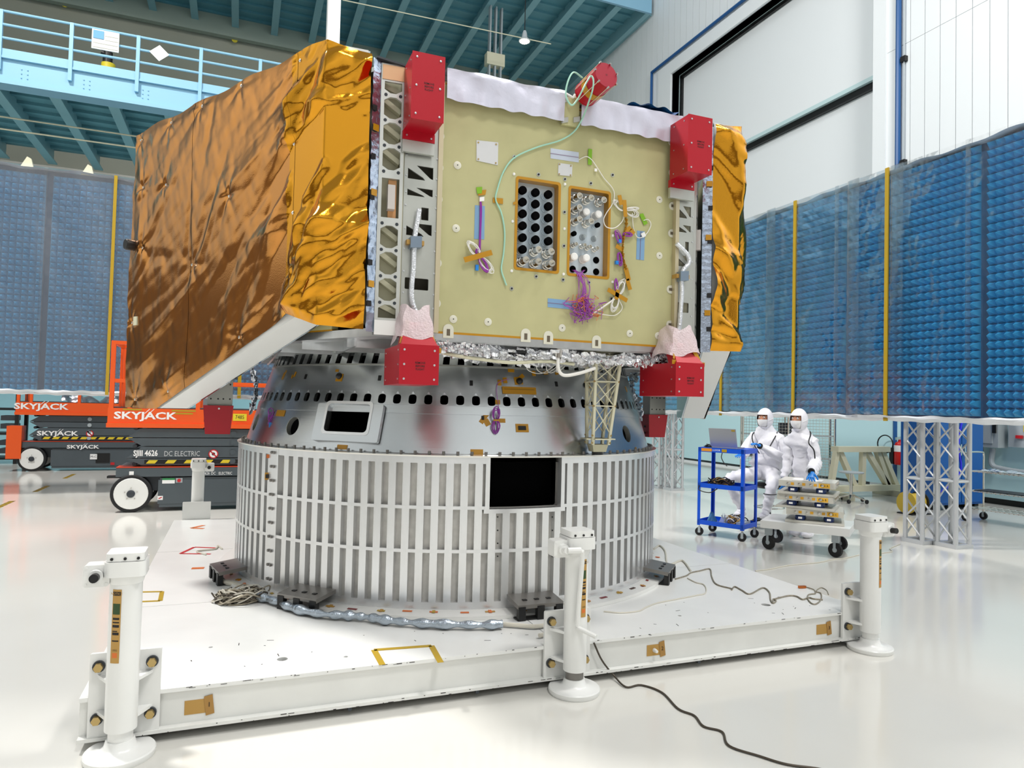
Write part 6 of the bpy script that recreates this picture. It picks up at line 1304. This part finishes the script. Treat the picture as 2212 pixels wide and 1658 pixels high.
# his stool
st = thing('lab_stool', 'tall black lab stool with star base under the seated person', 'stool', (7.36, 8.2, 0))
MB().spin([(0.0, 0.58), (0.17, 0.58), (0.2, 0.61), (0.2, 0.645), (0.17, 0.66), (0.0, 0.66)], (7.36, 8.2, 0), EZ, 24).build('seat', BLACK, st); MB().cyl((7.36, 8.2, 0.12), (7.36, 8.2, 0.58), 0.028, n=12).build('column', BLACK, st)
MB().tube([(7.36+0.21*math.cos(t), 8.2+0.21*math.sin(t), 0.3) for t in np.linspace(0, 2*math.pi, 25)[:-1]], 0.01, 8, closed=True).build('foot_ring', CHROME, st)
for k in range(3): MB().bar((7.36, 8.2, 0.3), (7.36+0.21*math.cos(k*2.094), 8.2+0.21*math.sin(k*2.094), 0.3), 0.01).build('ring_spoke', CHROME, st)
for k in range(5):
    a = k*1.2566+0.4; q_ = V(7.36+0.28*math.cos(a), 8.2+0.28*math.sin(a), 0.09); MB().bar((7.36, 8.2, 0.13), q_, 0.04, 0.025).build('base_arm', BLACK, st); MB().cyl(q_+V(0.015, 0, -0.05), q_+V(-0.015, 0, -0.05), 0.04, n=14).build('caster_wheel', RUBBER, st)
MB().obox((7.62, 8.34, 0.95), V(0.02, 0.01, 0), V(-0.08, 0.16, 0), V(0, 0, 0.16)).build('backrest', BLACK, st); MB().bar((7.5, 8.27, 0.62), (7.62, 8.34, 0.85), 0.04, 0.012).build('back_strut', BLACK, st)
# standing technician
p2 = onY(1735, 1040, 7.45); pv = V(p2[0]+0.04, 7.47, 0.92); f2 = unit(V(-0.97, -0.25, 0)); l2 = unit(V(0.25, -0.97, 0))
P2 = thing('person', 'person in white cleanroom suit standing with one gloved hand on the stacked packs', 'person', (pv[0], pv[1], 0))
hd = onY(1726, 907, 7.42); nk = V(hd[0]+0.05, hd[1]+0.02, hd[2]-0.2); ch = (nk+pv)/2+V(0.02, 0, 0.06)
shL, shR = nk+l2*0.165-V(0, 0, 0.11), nk-l2*0.165-V(0, 0, 0.11); gt = onz(1755, 1037, 0.955)
elL = shL+V(0.05, -0.03, -0.27); wL = gt+V(0.03, 0.05, 0.09); elR = shR+V(0.0, 0.02, -0.28); hR = elR+f2*0.1-V(0, 0, 0.23)
vs = [(pv, (0.165, 0.15)), ((pv+ch)/2, (0.16, 0.14)), (ch, (0.17, 0.14)), (nk-V(0, 0, 0.06), 0.12), (nk+V(0, 0, 0.03), 0.1), (hd-V(0, 0, 0.03), 0.085),
      (shL, 0.095), (elL, 0.082), (wL+unit(elL-wL)*0.04, 0.054), (shR, 0.095), (elR, 0.078), (hR, 0.05)]
es = [(0, 1), (1, 2), (2, 3), (3, 4), (4, 5), (3, 6), (6, 7), (7, 8), (3, 9), (9, 10), (10, 11)]
for s_ in (1, -1):
    h = pv+l2*0.085*s_-V(0, 0, 0.06); k = h-V(0, 0, 0.4)+f2*0.02; a = k-V(0, 0, 0.38)-f2*0.02; n0 = len(vs); vs += [(h, 0.11), (k, 0.08), (a, 0.06), (a+f2*0.12-V(0, 0, 0.05), 0.045)]; es += [(0, n0), (n0, n0+1), (n0+1, n0+2), (n0+2, n0+3)]
    MB().ball(V(a[0], a[1], 0.048)+f2*0.06, 0.06, 12, 8, (1.7, 1.1, 0.8)).build('overshoe', SUIT, P2)
skin('coverall', vs, es, SUIT, P2); head(P2, hd, unit(V(-0.96, -0.28, 0)))
hand(P2, wL, unit(gt-wL)+V(-0.35, -0.1, 0.1), unit(V(-0.3, -0.5, 0.9)), GLOVE, -0.35, 1.05, -1); hand(P2, hR, V(-0.1, 0, -1), l2, GLOVE, 0.5)
MB().cyl(wL+unit(elL-wL)*0.05, wL, 0.04, 0.034, n=14).build('cuff', BLACK, P2)
strap(P2, [nk-f2*0.1+l2*0.06+V(0, 0, 0.06), nk+l2*0.15+V(0, 0, 0.02), nk+l2*0.2+f2*0.13-V(0, 0, 0.1), ch+l2*0.24+f2*0.15-V(0, 0, 0.02), ch+l2*0.25+f2*0.13-V(0, 0, 0.2), (ch+pv)/2+l2*0.25+f2*0.08-V(0, 0, 0.08), wL+V(-0.05, -0.03, 0.0)])
# ---- dolly with battery packs
g0, g1 = unit(V(0.602, -0.798, 0)), unit(V(0.798, 0.602, 0)); G = V(6.2, 6.91, 0)
def gp_(a, b, z): return G+g0*a+g1*b+V(0, 0, z)
dl = thing('transport_dolly', 'low white dolly on black casters carrying three stacked packs', 'dolly', tuple(gp_(0.38, 0.28, 0)))
MB().plate([(-0.08, -0.1), (0.92, -0.1), (0.92, 0.62), (-0.08, 0.62)], [], V(G[0], G[1], 0.36), g0, g1, 0.09).build('deck', mat('dolly_white', '#EDEEEC', 0.2, 0.3), dl)
for a in (0.0, 0.76):
    for b in (0.0, 0.52): caster(dl, gp_(a, b, 0), 0.085, d=unit(g1+0.5*g0)); MB().obox(gp_(a, b, 0.22), g0*0.04, g1*0.04, EZ*0.045).build('mount', GREYM, dl)
PACKM = mat('pack_grey_alloy', '#D2D0C6', 0.3, 0.4); BATB = mat('navy_unit', '#12306A', 0, 0.3)
def pack(z, s_, da, off, lab):
    c = gp_(0.43, 0.28, z); ca, sa = math.cos(da), math.sin(da); u_ = g0*ca+g1*sa; v_ = g1*ca-g0*sa; c = c+u_*off; A, B = 0.3, 0.24
    t = thing('battery_pack', lab, 'battery pack', tuple(c), 'battery packs stacked on the dolly')
    MB().obox(c+EZ*0.014, u_*(A+0.03), v_*(B+0.03), EZ*0.0135).build('base_plate', PACKM, t)
    for a in (-0.16, 0.16):
        for b in (-0.19, 0.15): MB().spin([(0.05, 0), (0.062, 0.02), (0.062, 0.045), (0.05, 0.065)], c+u_*a+v_*b+EZ*0.028, EZ, 12).build('navy_unit', BATB, t); MB().obox(c+u_*a+v_*(b-0.062)+EZ*0.06, u_*0.022, v_*0.002, EZ*0.012).build('unit_label', WINK, t)
    MB().obox(c+EZ*0.06+v_*0.02, u_*0.09, v_*0.16, EZ*0.03).build('clear_block', CLEARB, t)
    sl = MB().obox(c+EZ*0.13, u_*(A+0.02), v_*(B+0.02), EZ*0.036).build('top_slab', PACKM, t)
    for k in range(4):
        x = -0.21+k*0.13; MB().spin([(0.016, 0), (0.016, 0.012), (0.01, 0.014), (0, 0.014)], c+u_*x-v_*(B+0.02)+EZ*0.13, -v_, 12).build('knob', CHROME, sl); MB().obox(c+u_*(x+0.05)-v_*(B+0.021)+EZ*0.13, u_*0.018, v_*0.001, EZ*0.016).build('amber_tag', mat('amber_tag', '#D9A12C', 0, 0.5), sl)
    for k in range(3):
        x = -0.13+k*0.13; MB().spin([(0.016, 0), (0.016, 0.012), (0, 0.014)], c+v_*x+u_*(A+0.02)+EZ*0.13, u_, 12).build('knob', CHROME, sl); MB().obox(c+v_*(x+0.05)+u_*(A+0.021)+EZ*0.13, v_*0.018, u_*0.001, EZ*0.016).build('amber_tag', mat('amber_tag', '#D9A12C'), sl)
    lp_ = c+u_*0.2-v_*(B+0.023)+EZ*0.128; MB().obox(lp_, u_*0.062, v_*0.001, EZ*0.026).build('name_label', mat('amber_label', '#EDB63A', 0, 0.5), sl)
    text('label_text', 'Pack '+s_, INK, lp_-v_*0.001, u_, EZ, 0.024, sl)
pack(0.362, 'C', 0.12, 0.06, 'bottom pack of the three on the dolly, labelled Pack C'); pack(0.531, 'B', 0.0, -0.02, 'middle pack of the three on the dolly, labelled Pack B'); pack(0.70, 'A', 0.03, -0.01, 'top pack of the three on the dolly, labelled Pack A')
tb = thing('clipboard', 'white clipboard under the gloved hand on the top pack', 'clipboard', tuple(gp_(0.4, 0.25, 0.868)))
MB().obox(gp_(0.42, 0.2, 0.872), g0*0.17, g1*0.12, EZ*0.004).build('board', WINK, tb); MB().obox(gp_(0.42, 0.2, 0.8775), g0*0.05, g1*0.006, EZ*0.002).build('pen', INK, tb)
# ================================================================== background things on the right
mr = thing('wire_mesh_rack', 'tall chrome wire mesh rack behind the two technicians', 'rack', (11.2, 12.2, 0))
ma, mb_ = V(10.55, 12.6, 0), V(12.1, 11.5, 0); mu = unit(mb_-ma); mn = unit(np.cross(mu, EZ)); ML = np.linalg.norm(mb_-ma)
for k in range(3):
    for d in (0, 0.5): MB().cyl(ma+mu*ML*k/2-mn*d+V(0, 0, 0.05), ma+mu*ML*k/2-mn*d+V(0, 0, 1.75), 0.022, n=8).build('post', CHROME, mr)
q = MB()
for k in range(31): q.cyl(ma+mu*ML*k/30+V(0, 0, 0.15), ma+mu*ML*k/30+V(0, 0, 1.72), 0.004, n=4, caps=False)
for k in range(26): q.cyl(ma+V(0, 0, 0.15+k*0.063), mb_+V(0, 0, 0.15+k*0.063), 0.004, n=4, caps=False)
q.build('wire_grid', CHROME, mr, kind='stuff')
for z in (0.2, 0.7, 1.2, 1.68): MB().obox((ma+mb_)/2-mn*0.25+V(0, 0, z), mu*ML/2, mn*0.25, EZ*0.012).build('shelf', GREYM, mr)
for k, (f_, z, s_, m, lab) in enumerate(((0.2, 0.9, 0.15, DGREY, 'dark box on the wire mesh rack behind the seated person'), (0.75, 0.9, 0.14, mat('teal_case', '#1F6F70', 0, 0.4), 'teal case on the wire mesh rack right of the standing person'), (0.5, 1.4, 0.13, DGREY, 'dark case on the upper shelf of the wire mesh rack'))):
    c = ma+mu*ML*f_-mn*0.25+V(0, 0, z); z0 = {0.9: 0.713, 1.4: 1.213}[z]
    t = thing('equipment_case', lab, 'case', (c[0], c[1], z0)); MB().obox(V(c[0], c[1], z0+s_), mu*s_*1.3, mn*s_, EZ*s_).build('case_body', m, t); MB().obox(V(c[0], c[1], z0+s_)+mn*(s_+0.004), mu*s_*0.4, mn*0.004, EZ*0.02).build('latch', CHROME, t)
# A-frame stand
af = thing('trestle_stand', 'cream trestle stand with crossed legs beside the fire extinguisher', 'stand', (12.1, 10.75, 0))
zt = float(onY(1865, 968, 10.75)[2]); xa, xb = float(onY(1803, 968, 10.75)[0]), float(onY(1915, 968, 10.75)[0])
MB().box(xa, xb, 10.65, 10.85, zt-0.07, zt+0.04).build('top_beam', CREAM, af)
xm = (xa+xb)/2
for a, b in ((xa+0.12, xa+0.55), (xm+0.05, xa+0.75), (xm+0.15, xm+0.75), (xb-0.28, xm+0.78), (xb-0.14, xb+0.28), (xa+0.05, xa-0.1)): MB().bar((a, 10.75, zt-0.05), (b, 10.75, 0.22), 0.1, 0.1).build('leg', CREAM, af)
MB().box(xa-0.15, xb+0.33, 10.66, 10.84, 0.12, 0.24).build('base_beam', CREAM, af)
for x in (xa-0.05, xb+0.2): MB().box(x-0.08, x+0.12, 10.3, 11.2, 0.0, 0.12).build('foot', CREAM, af)
so = thing('round_stool', 'small round chrome stool in front of the trestle stand', 'stool', tuple(onz(1838, 1075)))
c = onz(1838, 1084); zs_ = float(onY(1838, 1018, c[1])[2])
MB().spin([(0, zs_-0.03), (0.22, zs_-0.03), (0.23, zs_-0.01), (0.22, zs_), (0, zs_)], V(c[0], c[1], 0), EZ, 24).build('seat', GREYM, so); MB().cyl(V(c[0], c[1], 0.1), V(c[0], c[1], zs_-0.03), 0.03, n=10).build('column', CHROME, so)
for k in range(5):
    a = k*1.2566; q_ = V(c[0]+0.3*math.cos(a), c[1]+0.3*math.sin(a), 0.06); MB().bar((c[0], c[1], 0.14), q_, 0.035, 0.025).build('base_arm', CHROME, so); MB().cyl(q_+V(0, 0.012, -0.02), q_+V(0, -0.012, -0.02), 0.04, n=12).build('caster_wheel', RUBBER, so)
# fire extinguisher
fx = onX(1943, 975, 13.78); fe = thing('fire_extinguisher', 'red fire extinguisher hanging on the pale blue wall', 'fire extinguisher', (13.78, fx[1], fx[2]-0.3))
MB().spin([(0.0, -0.3), (0.1, -0.29), (0.11, -0.25), (0.11, 0.12), (0.08, 0.2), (0.03, 0.23), (0.03, 0.27)], fx, EZ, 20).build('cylinder', mat('extinguisher_red', '#C81E1A', 0, 0.3), fe)
MB().spin([(0.112, 0.0), (0.112, 0.14)], fx, EZ, 20, False).build('label_band', WINK, fe); MB().obox(fx+V(-0.02, 0, 0.3), V(0.09, 0.0, 0.01), V(0, 0.02, 0), V(0, 0, 0.03)).build('valve', CHROME, fe)
MB().obox(fx+V(-0.05, 0.13, -0.1), V(0.05, 0, 0), V(0, 0.05, 0), V(0, 0, 0.18)).build('horn', BLACK, fe)
MB().tube([fx+V(-0.06, 0.32+0.2*math.cos(t), 0.15+0.2*math.sin(t)) for t in np.linspace(0, 2*math.pi, 29)], 0.014, 8).build('hose', BLACK, fe)
# hose reel
rl = thing('hose_reel', 'yellow hose reel on the floor left of the blue cabinet', 'reel', (10.74, 8.95, 0)); c = V(10.95, 8.7, 0.2)
MB().cyl(c-V(0.16, 0.02, 0), c+V(0.16, 0.02, 0), 0.15, n=24).build('hose_coil', mat('yellow_hose', '#D2B23A', 0, 0.5), rl)
for s_ in (-1, 1): MB().cyl(c+V(0.17*s_, 0.02*s_, 0), c+V(0.19*s_, 0.02*s_, 0), 0.19, n=24).build('flange', mat('yellow_hose', '#D2B23A') if s_ < 0 else BLACK, rl)
MB().box(10.75, 11.2, 8.55, 8.85, 0.0, 0.02).build('base', BLACK, rl)
# blue cabinet
cb_ = thing('blue_cabinet', 'tall blue metal cabinet behind the near truss legs', 'cabinet', (12.4, 9.0, 0))
MB().box(11.75, 12.95, 8.85, 9.6, 0.1, 2.3).build('body', CABB, cb_); MB().box(11.8, 12.34, 8.83, 8.85, 0.14, 2.26).build('door', CABB, cb_); MB().box(12.36, 12.9, 8.83, 8.85, 0.14, 2.26).build('door', CABB, cb_)
for x in (12.3, 12.4): MB().box(x-0.015, x+0.015, 8.8, 8.83, 1.0, 1.2).build('handle', CHROME, cb_)
for x in (11.85, 12.85): MB().box(x-0.05, x+0.05, 8.9, 9.5, 0.0, 0.1).build('foot', BLACK, cb_)
for k in range(3): MB().box(12.45, 12.8, 8.825, 8.83, 1.7+k*0.03, 1.71+k*0.03).build('louvre', DKBLUE, cb_)
MB().tube(smooth([(12.3, 8.78, 1.7), (12.15, 8.75, 1.2), (12.2, 8.75, 0.7), (11.7, 8.74, 0.35)]), 0.02, 6).build('blue_hose', mat('vivid_blue_hose', '#2A2FE0', 0, 0.3), cb_)
# electrical boxes
eb = thing('switch_box', 'grey electrical switch box with conduit on the wall right of the cabinet', 'switch box', (13.7, 9.3, 1.1))
MB().box(13.62, 13.9, 9.02, 9.62, 1.12, 1.85).build('enclosure', GREYM, eb); MB().box(13.6, 13.62, 9.12, 9.6, 1.2, 1.8).build('lid', GREYM, eb); MB().box(13.57, 13.6, 9.04, 9.1, 1.4, 1.65).build('switch_lever', BLACK, eb); MB().box(13.595, 13.6, 9.4, 9.55, 1.55, 1.75).build('paper_label', WINK, eb)
MB().tube(smooth([(13.75, 9.2, 1.1), (13.72, 9.2, 0.8), (13.72, 9.0, 0.72), (13.75, 8.4, 0.68), (13.75, 7.8, 0.68)]), 0.05, 10).build('conduit', GREYM, eb); MB().tube([(13.75, 9.45, 1.12), (13.75, 9.45, 0.72), (13.85, 9.45, 0.66)], 0.06, 10).build('conduit', GREYM, eb)
eb = thing('isolator_box', 'grey isolator box with red rotary switch at the right edge', 'isolator', (13.75, 8.6, 1.2))
MB().box(13.7, 13.9, 8.4, 8.88, 1.15, 1.75).build('enclosure', GREYM, eb); MB().obox((13.67, 8.66, 1.35), V(0.02, 0, 0), V(0, 0.06, 0), V(0, 0, 0.03)).build('red_handle', REDT, eb); MB().box(13.69, 13.7, 8.6, 8.8, 1.62, 1.7).build('black_label', BLACK, eb); MB().box(13.69, 13.7, 8.45, 8.6, 1.45, 1.58).build('yellow_label', YELLOW, eb)
# wire shelf cart
wc = thing('wire_shelf_cart', 'chrome wire shelf cart at the right edge of the floor', 'shelf cart', (11.4, 7.2, 0))
w0, wu, wv_ = V(11.15, 7.9, 0), unit(V(0.1, -1, 0)), unit(V(1, 0.1, 0))
for a in (0, 1.3):
    for b in (0, 0.5): MB().cyl(w0+wu*a+wv_*b+V(0, 0, 0.12), w0+wu*a+wv_*b+V(0, 0, 1.0), 0.014, n=8).build('post', CHROME, wc); caster(wc, w0+wu*a+wv_*b, 0.06, d=wv_)
for z in (0.22, 0.5, 0.82):
    q = MB()
    for k in range(14): q.cyl(w0+wu*(1.3*k/13)+V(0, 0, z), w0+wu*(1.3*k/13)+wv_*0.5+V(0, 0, z), 0.004, n=4, caps=False)
    for k in range(4): q.cyl(w0+wv_*0.5*k/3+V(0, 0, z-0.004), w0+wu*1.3+wv_*0.5*k/3+V(0, 0, z-0.004), 0.005, n=4, caps=False)
    q.tube([w0+wu*(1.3*k/40)+V(0, 0, z-0.012+0.012*(k % 2)) for k in range(41)], 0.004, 4); q.build('wire_shelf', CHROME, wc, kind='stuff')
MB().tube(smooth([w0+V(0, 0, 0.95), w0+V(0, 0, 1.08), w0+wv_*0.06+V(0, 0, 1.12), w0+wv_*0.44+V(0, 0, 1.12), w0+wv_*0.5+V(0, 0, 1.08), w0+wv_*0.5+V(0, 0, 0.95)]), 0.014, 8).build('push_handle', CHROME, wc)
tag(MB().grid(lambda a, b: w0+wu*(0.15+0.7*a)+wv_*(0.05+0.4*b)+V(0, 0, 0.84+0.03*math.sin(a*17)*math.sin(b*9)), 20, 10).build('foil_sheet', FOILS), 'silver foil lying on the top shelf of the wire cart', 'foil sheet')
tag(MB().obox(w0+wu*0.6+wv_*0.25+V(0, 0, 0.512), wu*0.5, wv_*0.2, EZ*0.008).build('rubber_mat', DGREY), 'dark mat on the middle shelf of the wire cart', 'mat')
# ================================================================== cables on deck and floor
random.seed(8)
def cable(name, pts, z, r, m, lab, n=6, cat='cable'):
    P_ = [onz(x, y, z+r) if zz is None else onz(x, y, zz) for (x, y, zz) in [(p+(None,))[:3] for p in pts]]
    o = MB().tube(smooth(P_, 6), r, n).build(name, m); return tag(o, lab, cat)
Z2 = lambda L: [(1380+x*0.2622, 1100+y*0.2622) for x, y in L]
cb1 = [V(*onY(1283, 1388, 3.872)), V(*onY(1300, 1425, 3.87)), V(*onY(1325, 1457, 3.86)), onz(1352, 1483, 0.008)]+[onz(x, y, 0.007) for x, y in ((1385, 1479), (1430, 1495), (1465, 1530), (1500, 1545), (1520, 1568), (1560, 1580), (1575, 1610), (1640, 1632), (1700, 1650), (1780, 1662), (1860, 1690))]
tag(MB().tube(smooth(cb1, 6), 0.006, 6).build('floor_cable', mat('dark_braid', '#4A4238', 0.3, 0.5)), 'dark ground cable running from the platform edge across the front floor', 'cable')
cable('ground_strap', Z2(((300, 572), (390, 545), (430, 520), (500, 505), (585, 490), (600, 550), (640, 615), (760, 650), (765, 660), (790, 635), (850, 665), (915, 695), (1020, 645), (1075, 680), (1085, 740), (1105, 770), (1130, 752), (1110, 740), (1100, 765))), DK, 0.006, BRAID, 'braided strap zigzagging across the deck right of the drum', cat='strap')
cable('ground_strap', Z2(((1105, 740), (1230, 710), (1300, 715), (1350, 740), (1400, 725), (1440, 735), (1515, 742))), DK, 0.006, BRAID, 'short braided strap between the zigzag strap and the copper clip', cat='strap')
cable('ground_strap', Z2(((400, 565), (470, 600), (530, 615), (555, 650), (545, 690), (480, 705), (300, 740), (150, 770), (60, 805), (0, 835), (-150, 850), (-290, 838))), DK, 0.005, BRAIDW, 'pale strap curving along the deck between drum and middle jack', cat='strap')
cl = thing('clip_lead', 'looped lead with a copper clip lying on the right deck', 'lead', tuple(onz(1760, 1270, DK)))
MB().tube(smooth([onz(x, y, DK+0.006) for x, y in Z2(((1380, 640), (1440, 660), (1455, 690), (1400, 700), (1390, 730), (1420, 770), (1460, 777), (1500, 740), (1500, 690), (1460, 675), (1500, 645), (1545, 665), (1562, 700)))], 6), 0.005, 6).build('lead', BRAID, cl)
p = onz(*Z2(((1345, 637),))[0], DK+0.012); MB().obox(p, V(0.03, -0.005, 0), V(0, 0.01, 0), V(0, 0, 0.01)).build('copper_clip', mat('copper', '#C9743F', 0.9, 0.3), cl)
cable('floor_cable', Z2(((960, 505), (1080, 490), (1200, 465), (1320, 450), (1480, 435), (1600, 410), (1700, 400), (1815, 372))), 0.0, 0.006, BRAIDW, 'thin pale cable on the floor below the dolly')
cable('floor_cable', Z2(((1980, 360), (2085, 345), (2070, 320), (2150, 285))), 0.0, 0.006, BRAIDW, 'thin pale cable on the floor right of the front right jack')
cable('drum_strap', [(1412, 1185), (1425, 1178), (1437, 1190), (1443, 1218), (1470, 1210), (1480, 1215), (1492, 1232)], DK, 0.009, BRAIDW, 'pale braided strap lying at the right side of the drum', cat='strap')
cable('drum_strap', [(445, 1197), (425, 1190), (465, 1185), (470, 1178), (480, 1185)], DK, 0.008, BRAIDW, 'pale braided strap beside the left clamp block', cat='strap')
# wire coil and silver hose at the drum base
tangle('wire_coil', onz(520, 1297, DK), 0.16, 0.10, 0.09, 46, 0.0055, [BRAID, BRAID, BRAIDW, mat('dark_braid', '#4A4238')], 'tangled coil of grey wires on the deck at the drum base, left', 'wire coil', 21)
hs = thing('foil_hose', 'silver foil hose curving along the deck at the drum base', 'hose', tuple(onz(760, 1328, DK)))
hp_ = [onz(x, y, DK+0.035) for x, y in ((560, 1288), (590, 1296), (620, 1308), (655, 1318), (700, 1326), (740, 1328), (770, 1330), (800, 1333), (830, 1338), (870, 1342), (920, 1346), (980, 1348), (1040, 1349), (1085, 1347))]
hq = smooth(hp_, 8); MB().tube(hq, [0.026+0.006*math.sin(k*0.9)+0.005*math.sin(k*0.31+1) for k in range(len(hq))], 12).build('foil_sleeve', mat('hose_foil', '#B2BDC8', 0.9, 0.25, bump=(30, 0.6)), hs)
MB().tube(smooth([onz(x, y, DK+0.02) for x, y in ((1080, 1347), (1120, 1350), (1160, 1352), (1190, 1345), (1215, 1335), (1222, 1345), (1190, 1365), (1165, 1372)) ]), 0.014, 8).build('braided_end', BRAIDW, hs)
MB().tube(smooth([onz(x, y, DK+0.02) for x, y in ((470, 1245), (480, 1255), (510, 1262), (540, 1278), (565, 1290))]), 0.02, 8).build('clear_end', BRAIDW, hs)
